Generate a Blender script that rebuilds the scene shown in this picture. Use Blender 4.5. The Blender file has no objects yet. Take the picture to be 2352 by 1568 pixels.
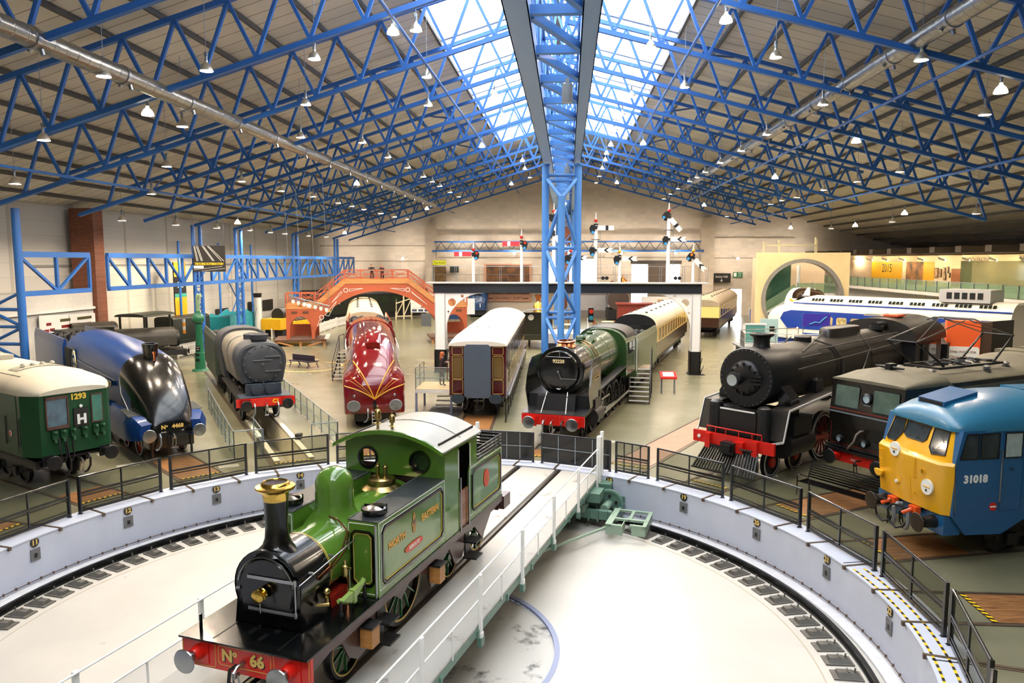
import bpy, math, random
from mathutils import Vector as Vec, Matrix as Mx
rad=math.radians
D=bpy.data; SC=bpy.context.scene; COL=SC.collection
rnd=random.Random(7)
def lin(h):
    h=h.lstrip('#'); o=[]
    for i in (0,2,4):
        c=int(h[i:i+2],16)/255; o.append(c/12.92 if c<=.04045 else ((c+.055)/1.055)**2.4)
    return o+[1]
MATS={}
def mat(name,col,rough=.5,metal=0,coat=0,var=0,scale=4,bump=0,emis=0,ior=None,streak=None,col2=None,bscale=None):
    if name in MATS: return MATS[name]
    m=D.materials.new(name); m.use_nodes=True; nt=m.node_tree; b=nt.nodes['Principled BSDF']
    c=lin(col); b.inputs['Base Color'].default_value=c; b.inputs['Roughness'].default_value=rough; b.inputs['Metallic'].default_value=metal
    b.inputs['Coat Weight'].default_value=coat; b.inputs['Coat Roughness'].default_value=.08
    if emis: b.inputs['Emission Color'].default_value=c; b.inputs['Emission Strength'].default_value=emis; m.cycles.emission_sampling='FRONT_BACK' if emis>=100 else 'NONE'
    if var or bump or col2:
        tc=nt.nodes.new('ShaderNodeTexCoord'); mp=nt.nodes.new('ShaderNodeMapping'); nz=nt.nodes.new('ShaderNodeTexNoise')
        nt.links.new(tc.outputs['Object'],mp.inputs['Vector']); nt.links.new(mp.outputs['Vector'],nz.inputs['Vector'])
        if streak: mp.inputs['Scale'].default_value=streak
        nz.inputs['Scale'].default_value=scale; nz.inputs['Detail'].default_value=6
        if var or col2:
            r=nt.nodes.new('ShaderNodeValToRGB'); e=r.color_ramp.elements
            e[0].position=.3; e[1].position=.72
            k=lin(col2) if col2 else [x*(1-var) for x in c[:3]]+[1]
            e[0].color=k; e[1].color=c if col2 else [min(1,x*(1+var*.5)) for x in c[:3]]+[1]
            nt.links.new(nz.outputs['Fac'],r.inputs['Fac']); nt.links.new(r.outputs['Color'],b.inputs['Base Color'])
        if bump:
            bn=nt.nodes.new('ShaderNodeBump'); bn.inputs['Strength'].default_value=bump; bn.inputs['Distance'].default_value=.02
            if bscale:
                n2=nt.nodes.new('ShaderNodeTexNoise'); n2.inputs['Scale'].default_value=bscale; nt.links.new(mp.outputs['Vector'],n2.inputs['Vector']); nt.links.new(n2.outputs['Fac'],bn.inputs['Height'])
            else: nt.links.new(nz.outputs['Fac'],bn.inputs['Height'])
            nt.links.new(bn.outputs['Normal'],b.inputs['Normal'])
    MATS[name]=m; return m
def glassmat(name,col,alpha=.3,rough=.05):
    if name in MATS: return MATS[name]
    m=D.materials.new(name); m.use_nodes=True; nt=m.node_tree; nt.nodes.clear()
    o=nt.nodes.new('ShaderNodeOutputMaterial'); mx=nt.nodes.new('ShaderNodeMixShader'); t=nt.nodes.new('ShaderNodeBsdfTransparent'); p=nt.nodes.new('ShaderNodeBsdfPrincipled')
    p.inputs['Base Color'].default_value=lin(col); p.inputs['Roughness'].default_value=rough
    t.inputs['Color'].default_value=[.5+.5*x for x in lin(col)[:3]]+[1]
    mx.inputs['Fac'].default_value=alpha
    nt.links.new(t.outputs[0],mx.inputs[1]); nt.links.new(p.outputs[0],mx.inputs[2]); nt.links.new(mx.outputs[0],o.inputs[0])
    MATS[name]=m; return m
class B:
    def __init__(s,T=None): s.v=[];s.f=[];s.mi=[];s.cur=0;s.T=T
    def m(s,i): s.cur=i; return s
    def add(s,vs,fs):
        n=len(s.v)
        for p in vs:
            p=Vec(p); s.v.append(s.T@p if s.T else p)
        for f in fs: s.f.append([i+n for i in f]); s.mi.append(s.cur)
        return s
    def box(s,x0,x1,y0,y1,z0,z1):
        if x0>x1:x0,x1=x1,x0
        if y0>y1:y0,y1=y1,y0
        if z0>z1:z0,z1=z1,z0
        return s.add([(x0,y0,z0),(x1,y0,z0),(x1,y1,z0),(x0,y1,z0),(x0,y0,z1),(x1,y0,z1),(x1,y1,z1),(x0,y1,z1)],
          [(3,2,1,0),(4,5,6,7),(0,1,5,4),(1,2,6,5),(2,3,7,6),(3,0,4,7)])
    def bar(s,p,q,w,h=None,up=(0,0,1)):
        p=Vec(p);q=Vec(q);h=h or w;d=(q-p)
        if d.length<1e-6: return s
        d.normalize();u=Vec(up)
        if abs(d.dot(u))>.98: u=Vec((0,1,0)) if abs(d.y)<.9 else Vec((1,0,0))
        a=d.cross(u).normalized()*(w/2);b=a.cross(d).normalized()*(h/2)
        vs=[e+i*a+j*b for e in (p,q) for i,j in ((-1,-1),(1,-1),(1,1),(-1,1))]
        return s.add(vs,[(0,1,2,3),(7,6,5,4),(0,4,5,1),(1,5,6,2),(2,6,7,3),(3,7,4,0)])
    def tube(s,p,q,r,n=8,r2=None,cap=True):
        p=Vec(p);q=Vec(q);d=q-p
        if d.length<1e-6: return s
        d.normalize();u=Vec((0,0,1)) if abs(d.z)<.9 else Vec((1,0,0))
        a=d.cross(u).normalized();b=a.cross(d).normalized();r2=r if r2 is None else r2
        vs=[e+(a*math.cos(2*math.pi*i/n)+b*math.sin(2*math.pi*i/n))*rr for e,rr in ((p,r),(q,r2)) for i in range(n)]
        fs=[(i,(i+1)%n,n+(i+1)%n,n+i) for i in range(n)]
        if cap: fs+=[tuple(range(n-1,-1,-1)),tuple(range(n,2*n))]
        return s.add(vs,fs)
    def path(s,pts,r,n=6,closed=False):
        pts=[Vec(p) for p in pts];N=len(pts);rings=[];pa=None
        for i,p in enumerate(pts):
            if closed: d=pts[(i+1)%N]-pts[i-1]
            else: d=pts[min(i+1,N-1)]-pts[max(i-1,0)]
            d.normalize()
            if pa is None:
                u=Vec((0,0,1)) if abs(d.z)<.9 else Vec((1,0,0)); a=d.cross(u).normalized()
            else: a=(pa-d*pa.dot(d)).normalized()
            pa=a;b=d.cross(a)
            rings.append([p+(a*math.cos(2*math.pi*k/n)+b*math.sin(2*math.pi*k/n))*r for k in range(n)])
        if closed: rings.append(rings[0])
        return s.loft(rings,cap=not closed)
    def loft(s,rings,cap=True,closed=True):
        n=len(rings[0]);vs=[p for r in rings for p in r];fs=[]
        for j in range(len(rings)-1):
            for i in range(n if closed else n-1):
                k=(i+1)%n;fs.append((j*n+i,j*n+k,(j+1)*n+k,(j+1)*n+i))
        if cap and closed: fs+=[tuple(range(n-1,-1,-1)),tuple(range((len(rings)-1)*n,len(rings)*n))]
        return s.add(vs,fs)
    def lathe(s,prof,c=(0,0,0),ax='z',n=24,a0=0,a1=360,cap=True):
        c=Vec(c);full=abs(a1-a0)>=359.9;N=n if full else n+1;rings=[]
        for r,h in prof:
            ring=[]
            for i in range(N):
                t=rad(a0+(a1-a0)*i/n);x,y=max(r,1e-4)*math.cos(t),max(r,1e-4)*math.sin(t)
                ring.append(c+Vec({'z':(x,y,h),'y':(x,h,y),'x':(h,x,y)}[ax]))
            rings.append(ring)
        return s.loft(rings,cap=full and cap,closed=full)
    def prism(s,pts,ax,a,b):
        n=len(pts);g={'x':lambda p,h:(h,p[0],p[1]),'y':lambda p,h:(p[0],h,p[1]),'z':lambda p,h:(p[0],p[1],h)}[ax]
        vs=[g(p,a) for p in pts]+[g(p,b) for p in pts]
        return s.add(vs,[tuple(range(n-1,-1,-1)),tuple(range(n,2*n))]+[(i,(i+1)%n,n+(i+1)%n,n+i) for i in range(n)])
    def ball(s,c,r,n=12,sz=1): 
        return s.lathe([(r*math.sin(math.pi*i/8),-r*sz*math.cos(math.pi*i/8)) for i in range(9)],c,'z',n)
    def build(s,name,m,parent=None,ang=38,flat=False):
        me=D.meshes.new(name); me.from_pydata([tuple(p) for p in s.v],[],s.f)
        ms=m if isinstance(m,(list,tuple)) else [m]
        for x in ms: me.materials.append(x)
        if len(ms)>1: me.polygons.foreach_set('material_index',[min(i,len(ms)-1) for i in s.mi])
        me.validate(); 
        import bmesh
        bm=bmesh.new(); bm.from_mesh(me); bmesh.ops.recalc_face_normals(bm,faces=bm.faces); bm.to_mesh(me); bm.free()
        if not flat:
            me.polygons.foreach_set('use_smooth',[True]*len(me.polygons)); me.set_sharp_from_angle(angle=rad(ang))
        o=D.objects.new(name,me); COL.objects.link(o)
        if parent: o.parent=parent
        return o
def thing(name,label,cat,loc=(0,0,0),rz=0,group=None,z=0):
    o=D.objects.new(name,None); COL.objects.link(o); o.location=loc; o.rotation_euler=(0,0,rz); o.empty_display_size=.3
    return tag(o,label,cat,group)
def tag(o,label,cat,group=None,kind=None):
    o['label']=label; o['category']=cat
    if group:o['group']=group
    if kind:o['kind']=kind
    return o
def struct(o): o['kind']='structure'; return o
def copytree(o,parent=None):
    c=o.copy(); COL.objects.link(c)
    if parent: c.parent=parent
    for k in list(KIDS.get(o.name,[])) or [x for x in D.objects if x.parent==o]: copytree(k,c)
    return c
KIDS={}
FACE={'F':((-1,0,0),(0,0,1)),'B':((1,0,0),(0,0,1)),'L':((0,-1,0),(0,0,1)),'R':((0,1,0),(0,0,1)),'T':((1,0,0),(0,1,0))}
def text(s,pos,face,size,m,parent=None,name='lettering',ext=.004,align='CENTER',sx=1,rot=0,bold=0,dirs=None):
    cu=D.curves.new('t','FONT'); cu.body=s; cu.size=size; cu.extrude=ext; cu.align_x=align; cu.align_y='CENTER'; cu.offset=bold; cu.resolution_u=2
    o=D.objects.new('t',cu); COL.objects.link(o); bpy.context.view_layer.update()
    me=D.meshes.new_from_object(o.evaluated_get(bpy.context.evaluated_depsgraph_get())); D.objects.remove(o); D.curves.remove(cu)
    X,Y=[Vec(a).normalized() for a in (dirs or FACE[face])]; Z=X.cross(Y)
    if rot: 
        q=Mx.Rotation(rad(rot),3,Z); X=q@X; Y=q@Y
    X=X*sx
    T=Mx(((X.x,Y.x,Z.x,pos[0]),(X.y,Y.y,Z.y,pos[1]),(X.z,Y.z,Z.z,pos[2]),(0,0,0,1)))
    me.transform(T); me.name=name; me.materials.clear(); me.materials.append(m)
    o=D.objects.new(name,me); COL.objects.link(o)
    if parent:o.parent=parent
    return o
# ---- world frames: camera at x=y=0; the hall's long axis is turned BE to the right ----
H=7.328; BE=.0735; cB,sB=math.cos(BE),math.sin(BE)
def uv(u,v,z=0): return Vec((u*cB+v*sB,-u*sB+v*cB,z))
HT=Mx.Rotation(-BE,4,'Z')
def HB(): return B(HT.copy())
CX,CY,RT=-2.546,16.092,10.67
def pol(a,r,z=0): return Vec((CX+r*math.cos(rad(a)),CY+r*math.sin(rad(a)),z))
# materials
Mblue=mat('truss_blue_paint','2C68B6',.42,var=.06,scale=2)
Mbluelit=mat('truss_blue_daylit','4C86CE',.38,var=.05,scale=2)  # same paint as the trusses, with daylight put into a lighter colour
Mpurl=mat('purlin_grey_steel','55524B',.6,var=.1)
Mwhite=mat('white_paint','E9E8E4',.4)
Mblack=mat('black_gloss_paint','08090A',.2,coat=.3,var=.1)
Mblk=mat('black_satin_paint','141416',.42,var=.25,scale=6)
Mrail=mat('railing_black','0E1014',.28,coat=.2)
Msteel=mat('bright_steel','A9ABAE',.28,metal=1,var=.1)
Mdsteel=mat('dark_oily_steel','3A3A3C',.4,metal=.8,var=.3,scale=8)
Mred=mat('buffer_beam_red','D41E14',.3,coat=.4)
Mbrass=mat('polished_brass','D9B45A',.18,metal=1)
Mcopper=mat('polished_copper','C88058',.2,metal=1)
Mglass=mat('dark_window_glass','1A2422',.06,coat=.5)
Mcream=mat('gold_lettering','E3C06A',.4)
Mwlet=mat('white_lettering','F2F2EC',.4)
Mwood=mat('worn_timber','8A6A4A',.6,col2='5E4630',scale=3,streak=(1,8,1),bump=.15)
Mgrey=mat('mid_grey_metal','8C949C',.4,metal=.5,var=.1)
LAMP=860; SKY=10; EXPO=0.22; WASH=1100
# ================= ROOM =================
U0=-.7; KL,KR=.2995,.2685; V0,DV=21.83,6.77; VB,VF=-22,103; UL,UR=-34.4,46
def wl(u): return 10.9-(KL*(U0-u) if u<U0 else KR*(u-U0))     # lower chord height above the camera
def zl(u): return H+wl(u)
def zr(u): return zl(u)+2.85                                     # underside of the roof
def panelmat(name,col,dark,sx,sy,rough=.75,var=.12,mortar=.012,off=0,rx=0):
    m=D.materials.new(name); m.use_nodes=True; nt=m.node_tree; b=nt.nodes['Principled BSDF']; b.inputs['Roughness'].default_value=rough
    tc=nt.nodes.new('ShaderNodeTexCoord'); mp=nt.nodes.new('ShaderNodeMapping'); bk=nt.nodes.new('ShaderNodeTexBrick')
    mp.inputs['Rotation'].default_value=(rx,0,BE) if not isinstance(rx,tuple) else rx
    bk.inputs['Scale'].default_value=1; bk.inputs['Brick Width'].default_value=sx; bk.inputs['Row Height'].default_value=sy
    bk.inputs['Mortar Size'].default_value=mortar; bk.offset=off; bk.inputs['Color1'].default_value=lin(col); bk.inputs['Color2'].default_value=[x*(1-var) for x in lin(col)[:3]]+[1]; bk.inputs['Mortar'].default_value=lin(dark)
    nz=nt.nodes.new('ShaderNodeTexNoise'); nz.inputs['Scale'].default_value=.35; nz.inputs['Detail'].default_value=5
    mx=nt.nodes.new('ShaderNodeMixRGB'); mx.blend_type='MULTIPLY'; mx.inputs['Fac'].default_value=.15
    L=nt.links.new; L(tc.outputs['Object'],mp.inputs['Vector']); L(mp.outputs[0],bk.inputs['Vector']); L(mp.outputs[0],nz.inputs['Vector']); L(bk.outputs['Color'],mx.inputs[1]); L(nz.outputs['Fac'],mx.inputs[2]); L(mx.outputs[0],b.inputs['Base Color'])
    MATS[name]=m; return m
Mceil=panelmat('ceiling_board_panels','F0E8D6','9A9080',60,1.02,mortar=.03)
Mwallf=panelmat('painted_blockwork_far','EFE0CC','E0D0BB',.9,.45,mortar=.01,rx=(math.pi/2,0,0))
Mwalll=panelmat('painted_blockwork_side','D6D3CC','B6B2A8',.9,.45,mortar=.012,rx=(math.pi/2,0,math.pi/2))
# floor with polished sheen
def floormat():
    m=D.materials.new('polished_olive_floor'); m.use_nodes=True; nt=m.node_tree; b=nt.nodes['Principled BSDF']; L=nt.links.new
    tc=nt.nodes.new('ShaderNodeTexCoord'); nz=nt.nodes.new('ShaderNodeTexNoise'); nz.inputs['Scale'].default_value=.5; nz.inputs['Detail'].default_value=8
    r=nt.nodes.new('ShaderNodeValToRGB'); e=r.color_ramp.elements; e[0].position=.35;e[1].position=.7; e[0].color=lin('737159'); e[1].color=lin('807D66')
    L(tc.outputs['Object'],nz.inputs['Vector']); L(nz.outputs['Fac'],r.inputs['Fac']); L(r.outputs[0],b.inputs['Base Color'])
    n2=nt.nodes.new('ShaderNodeTexNoise'); n2.inputs['Scale'].default_value=1.3; n2.inputs['Detail'].default_value=3; L(tc.outputs['Object'],n2.inputs['Vector'])
    b.inputs['Roughness'].default_value=.27
    b.inputs['Specular IOR Level'].default_value=.45
    MATS['floor']=m; return m
Mfloor=floormat()
N=144
def out_pt(a):
    d=Vec((math.cos(a),math.sin(a),0)); c=Vec((CX,CY,0)); best=1e9
    for n,k in ((uv(1,0),UR+6),(-uv(1,0),-UL+1),(uv(0,1),VF+22),(-uv(0,1),-VB+1)):
        dn=d.dot(n)
        if dn>1e-6: best=min(best,(k-c.dot(n))/dn)
    return c+d*best
b=B(); inn=[pol(360*i/N,RT) for i in range(N)]; mid=[pol(360*i/N,RT+.75) for i in range(N)]; out=[out_pt(2*math.pi*i/N) for i in range(N)]
b.add(mid+out,[(i,(i+1)%N,N+(i+1)%N,N+i) for i in range(N)])
b.add([p+Vec((0,0,-.3)) for p in mid]+[p+Vec((0,0,-.3)) for p in out],[(i,(i+1)%N,N+(i+1)%N,N+i) for i in range(N)])
b.add(mid+[p+Vec((0,0,-.3)) for p in mid],[(i,(i+1)%N,N+(i+1)%N,N+i) for i in range(N)])
b.add(out+[p+Vec((0,0,-.3)) for p in out],[(i,(i+1)%N,N+(i+1)%N,N+i) for i in range(N)])
fl=struct(b.build('floor',Mfloor,flat=True))
# inspection pit slot under track 14: cut from the floor
def tframe(a,r,face=None):      # Empty placement: origin at polar (a,r), +y towards `face`
    face=a+180 if face is None else face
    return pol(a,r),rad(face-90)
cut=B(); P,rz=tframe(116.6,11.9)
cut.T=Mx.Translation(P)@Mx.Rotation(rz,4,'Z'); cut.box(-.5,.5,-19,-.4,-2,1)
co=cut.build('cutter',Mwhite); md=fl.modifiers.new('b','BOOLEAN'); md.operation='DIFFERENCE'; md.object=co; md.solver='EXACT'
bpy.context.view_layer.update(); me=D.meshes.new_from_object(fl.evaluated_get(bpy.context.evaluated_depsgraph_get())); fl.modifiers.clear(); fl.data=me; D.objects.remove(co)
b=B(Mx.Translation(P)@Mx.Rotation(rz,4,'Z')); 
b.box(-.72,-.5,-19,-.4,-1.2,-.005).box(.5,.72,-19,-.4,-1.2,-.005).box(-.72,.72,-.4,-.2,-1.2,-.3).box(-.72,.72,-19.2,-19,-1.2,-.3).box(-.72,.72,-19,-.3,-1.35,-1.2)
struct(b.build('floor_pit_lining',mat('cream_pit_paint','E8DFC4',.5,var=.1)))
# walls
def hbox(name,m,u0,u1,v0,v1,z0,z1):
    b=HB(); b.box(u0,u1,v0,v1,z0,z1); return b.build(name,m)
b=HB(); b.prism([(UL-.3,0),(UL-.3,zr(UL)),(U0,zr(U0)),(UR,zr(UR)),(UR,0)],'y',VB-.4,VB); struct(b.build('wall_back',Mwallf,flat=True))
struct(hbox('wall_left',Mwalll,UL-.3,UL,VB,VF,0,zr(UL)+.3))
struct(hbox('wall_right',Mwalll,UR,UR+.35,VB,VF+22,0,zr(UR)+.3))
# far gable wall with openings (windows and the bright doorway)
holes=[(-3.5,-1.2,4.4,7.6),(1.2,3.6,4.2,7.6),(8.6,10.9,4.4,6.9),(13.2,15.2,4.4,6.9),(8.6,10.9,1.2,3.6),(20.6,23.4,0,3.5)]
b=HB()
us=sorted({UL,UR,U0}|{h[0] for h in holes}|{h[1] for h in holes}); zs=[0,1.2,3.5,3.6,4.2,4.4,6.9,7.6]
for i in range(len(us)-1):
    a,c=us[i],us[i+1]
    for j in range(len(zs)-1):
        z0,z1=zs[j],zs[j+1]; m=((a+c)/2,(z0+z1)/2)
        if any(h[0]<m[0]<h[1] and h[2]<m[1]<h[3] for h in holes): continue
        b.box(a,c,VF,VF+.4,z0,z1)
    b.prism([(a,7.6),(c,7.6),(c,zr(c)+.2),(a,zr(a)+.2)],'y',VF,VF+.4)
struct(b.build('wall_far',Mwallf,flat=True))
for k,h in enumerate(holes[:5]):
    b=HB(); z0,z1=h[2],h[3]
    b.box(h[0],h[1],VF+.15,VF+.2,z0,z0+.08).box(h[0],h[1],VF+.15,VF+.2,z1-.08,z1).box(h[0],h[0]+.08,VF+.15,VF+.2,z0,z1).box(h[1]-.08,h[1],VF+.15,VF+.2,z0,z1)
    b.box((h[0]+h[1])/2-.03,(h[0]+h[1])/2+.03,VF+.15,VF+.2,z0,z1).box(h[0],h[1],VF+.15,VF+.2,(z0+z1)/2-.03,(z0+z1)/2+.03)
    w=struct(b.build('window_%d'%(k+1),Mwhite)); b=HB(); b.box(h[0],h[1],VF+.17,VF+.18,z0,z1); b.build('pane',glassmat('clear_pane','F4F8FF',.12),w)
# brown blind between the two gable windows, dark transom strip above
b=HB(); b.box(10.9,13.2,VF-.12,VF-.02,4.4,7.0); tag(b.build('window_blind',mat('brown_blind','6E5F52',.8)),'brown blind between two bright windows above the gantry walkway','blind')
b=HB(); b.box(8.5,15.3,VF-.2,VF-.02,6.95,7.35); struct(b.build('trim_1',mat('dark_transom','4A443C',.6)))
# wall pillars, ledges and door surround of the far wall
for k,(a,c) in enumerate(((-19.3,-17.9),(17.6,19.3))):
    struct(hbox('wall_far_pillar',Mwallf,a,c,VF-1.6,VF,0,zr(a)-3.2))
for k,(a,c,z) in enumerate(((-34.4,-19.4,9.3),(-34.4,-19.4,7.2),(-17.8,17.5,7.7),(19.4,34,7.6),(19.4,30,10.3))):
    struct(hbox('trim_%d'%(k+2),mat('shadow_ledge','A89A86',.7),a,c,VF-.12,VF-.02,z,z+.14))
for u in (-13,-8,7.0,5.0): struct(hbox('trim_8',Mwallf,u,u+.8,VF-.25,VF-.02,7.8,9.0))
# side wall of the left aisle: brick pier, panels
Mbrick=panelmat('brown_brickwork','8E4A33','6A4A3C',.24,.08,mortar=.012,off=.5,rx=(math.pi/2,0,math.pi/2),var=.35)
Mbrick2=panelmat('brown_brickwork_end','96573E','765646',.24,.08,mortar=.012,off=.5,rx=(math.pi/2,0,0),var=.35)
b=HB(); b.box(-34.0,-32.3,49.5,50.6,0,zr(UL)-.1); struct(b.build('wall_left_brick_pier',Mbrick2))
struct(hbox('trim_9',Mwhite,-32.6,-32.4,30,49.4,4.05,4.2)); struct(hbox('trim_10',mat('grey_rail','8A8A88',.5),UL,UL+.1,46,103,6.9,7.05))
struct(hbox('wall_left_lower',mat('light_grey_panel','D0CEC8',.7,var=.06),UL,-32.6,VB,49.45,0,5.35))
# central brown chimney breast seen behind the blue column
struct(hbox('wall_far_brown_pier',mat('brown_pier','7A4630',.7,var=.2,scale=1),-1.15,1.0,VF-1.2,VF-.02,0,11.9))
# ceiling slabs + skylights
SK0,SK1=-8.6,V0+DV*8.6; US=(-6.3+U0,6.5+U0)
def roofpiece(name,ua,ub,va,vb,m,th=.25):
    b=HB(); P=[(ua,va),(ub,va),(ub,vb),(ua,vb)]
    vs=[(u,v,zr(u)+.12) for u,v in P]+[(u,v,zr(u)+.12+th) for u,v in P]
    b.add(vs,[(0,1,2,3),(4,5,6,7),(0,1,5,4),(1,2,6,5),(2,3,7,6),(3,0,4,7)]); return b.build(name,m,flat=True)
struct(roofpiece('ceiling_left',UL-.3,US[0],VB,VF+.4,Mceil)); struct(roofpiece('ceiling_right',US[1],UR+.3,VB,VF+22,Mceil))
struct(roofpiece('ceiling_right_far',U0,US[1],SK1,VF+.4,Mceil)); struct(roofpiece('ceiling_left_far',US[0],U0,SK1,VF+.4,Mceil))
struct(roofpiece('ceiling_right_near',U0,US[1],VB,SK0,Mceil)); struct(roofpiece('ceiling_left_near',US[0],U0,VB,SK0,Mceil))
struct(roofpiece('ceiling_left_overhang',UL-8,UL-.3,VB,VF+.4,Mceil))
Mpoly=glassmat('translucent_roof_glazing','FFFFFF',.22,.3)
nb=0
for side in (0,1):
    ua,ub=(US[0],U0-.25) if side==0 else (U0+.25,US[1])
    for k in range(-4,9):
        va=max(SK0,V0+DV*(k-.0)); vb=min(SK1,V0+DV*(k+1))
        if vb-va<1: continue
        nb+=1; w=struct(roofpiece('window_%d'%(10+nb),ua,ub,va+.12,vb-.12,Mpoly,.02))
        b=HB()
        for j in range(9):
            u=ua+(ub-ua)*j/8; b.bar((u,va+.1,zr(u)+.1),(u,vb-.1,zr(u)+.1),.03,.04)
        b.bar((ua,va,zr(ua)+.1),(ub,va,zr(ub)+.1),.3,.1); b.build('glazing_bars',mat('glazing_bar_grey','C2C6CC',.5),w)
b=HB(); b.bar((U0,SK0,zr(U0)+.2),(U0,SK1,zr(U0)+.2),.6,.1); struct(b.build('ceiling_ridge_cap',Mpurl))
# purlins
for k,u in enumerate([US[0]-.05]+[US[0]-2.15*i for i in range(1,13)]+[US[1]+.05]+[US[1]+2.15*i for i in range(1,19)]):
    b=HB(); b.bar((u,VB+.1,zr(u)),(u,VF-.1 if u<20 else VF+20,zr(u)),.13,.2); struct(b.build('ceiling_purlin',Mpurl,flat=True))
# ================= ROOF STEELWORK =================
ORD=['first','second','third','fourth','fifth','sixth','seventh','eighth','ninth','tenth','eleventh','twelfth','thirteenth','fourteenth']
PN=2.1
def truss(v,side,label,umax,cream=False):
    t=thing('roof_truss',label,'roof truss',uv(U0,v,0),-BE,'blue lattice roof trusses'); sg=-1 if side=='L' else 1
    def P(du,up): 
        u=U0+sg*du; return (sg*du,0,zl(u)+up)
    b=B(); b.bar(P(.5,0),P(umax,0),.2,.2); b.build('lower_chord',Mblue,t,flat=True)
    b=B(); b.bar(P(.3,2.5),P(umax+(1 if side=='L' else 0),2.5),.2,.2); b.build('upper_chord',Mblue,t,flat=True)
    b=B(); n=int(umax/PN)
    for i in range(n):
        a,m,c=i*PN+.6,(i+.5)*PN+.6,(i+1)*PN+.6
        if c>umax+.1: break
        if i==0: b.bar(P(a,0),P(a,2.5),.12)
        b.bar(P(a,.05),P(m,2.45),.13); b.bar(P(m,2.45),P(c,.05),.13)
    b.build('web_bracing',Mblue,t,flat=True); return t
nt_=0
for k in range(-2,12):
    v=V0+DV*k
    if v>VF-3: break
    nt_+=1; o=ORD[nt_-1]
    truss(v,'L','blue lattice roof truss left of the ridge, %s from the camera'%o,27.6)
    truss(v,'R','blue lattice roof truss right of the ridge, %s from the camera'%o,30 if k<6 else 24)
# longitudinal tie tubes
for u,dz,lab in ((U0-14.7,-.1,'under the left air duct'),(U0-5.9,-.1,'left of the skylights'),(U0-22.9,-.1,'low along the left slope'),(U0+6.0,-.1,'right of the skylights'),(U0+14.6,-.1,'under the right air duct'),(U0+22.2,-.1,'low along the right slope')):
    b=HB(); b.tube((u,5,zl(u)+dz),(u,VF-.6,zl(u)+dz),.065,8)
    tag(b.build('tie_tube',Mblue),'slim lengthwise blue tie tube '+lab,'tie rod','lengthwise tie tubes under the trusses')
# diagonal wind braces between upper and lower chords, in pairs along the roof
Mcr=mat('cream_steel','CFC3A0',.5)
def brace(p,q,lab):
    b=HB(); b.tube(p,q,.06,8); tag(b.build('wind_brace',Mblue),lab,'brace','diagonal braces between roof trusses')
for k in range(-1,9):
    v=V0+DV*k
    for sg,s in ((-1,'left'),(1,'right')):
        for du in (6.3,14.7,23.1):
            if (k+int(du))%2: continue
            u1=U0+sg*du;u2=U0+sg*(du+3.1)
            brace((u1,v,zl(u1)),(u2,v+DV,zl(u2)+2.4),'diagonal blue brace %s of the ridge, from the %s truss, %s'%(s,ORD[k+2],{6.3:'nearest the ridge',14.7:'beside the duct',23.1:'lowest on the slope'}[du]))
# spine girder
t=thing('spine_girder','deep blue central girder running the length of the ridge','girder',uv(0,0,0),-BE)
for a,c in ((-1.51,-.93),(.3,.73)):
    b=B(); b.box(a,c,3,97,13.0,13.05).box(a,c,3,97,13.55,13.6).box((a+c)/2-.06,(a+c)/2+.06,3,97,13.05,13.55).box(a,a+.03,3,97,13.0,13.6).box(c-.03,c,3,97,13.0,13.6); b.build('box_beam',mat('girder_blue_grey','86A6D0',.45),t,flat=True)
b=B()
for i in range(28):
    v=5+i*3.385; b.box(-.95,.32,v-.11,v+.11,13.12,13.34); b.bar((-.93,v+.2,13.2),(.3,v+3.1,13.2),.18,.2)
b.build('plan_bracing',Mbluelit,t,flat=True)
for u,s in ((-1.2,-1),(.5,1)):
    b=B(); b.bar((u,3,17.4),(u,97,17.4),.25,.25); b.build('top_chord',Mblue,t,flat=True)
    b=B()
    for i in range(27):
        v=5+i*3.385; b.bar((u,v,13.5),(u,v,17.4),.12); b.bar((u,v,13.5),(u,v+3.385,17.4),.12); b.bar((u,v+3.385,13.5),(u,v,17.4),.12)
    b.build('side_bracing',Mbluelit,t,flat=True)
for i in range(28):
    v=5+i*3.385; b=B(); b.bar((-1.2,v,17.4),(.5,v,17.4),.12); b.bar((-1.2,v,17.4),(-.35,v,15.4),.1); b.bar((.5,v,17.4),(-.35,v,15.4),.1)
    b.bar((-1.2,v,17.4),(U0,v,zr(U0)-.3),.12); b.bar((.5,v,17.4),(U0,v,zr(U0)-.3),.12); b.build('cross_bracing',Mbluelit,t,flat=True)
for i,v in enumerate((24,44.5,62)):
    b=B(HT.copy()); b.tube((-.05,v,12.75),(-.05,v,12.2),.17,14).tube((-.05,v,12.95),(-.05,v,12.75),.06)
    tag(b.build('loudspeaker',mat('grey_speaker','B9BDC0',.5)),'small grey cylinder speaker under the spine girder, %s from the camera'%ORD[i],'speaker','speakers under the spine girder')
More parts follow.
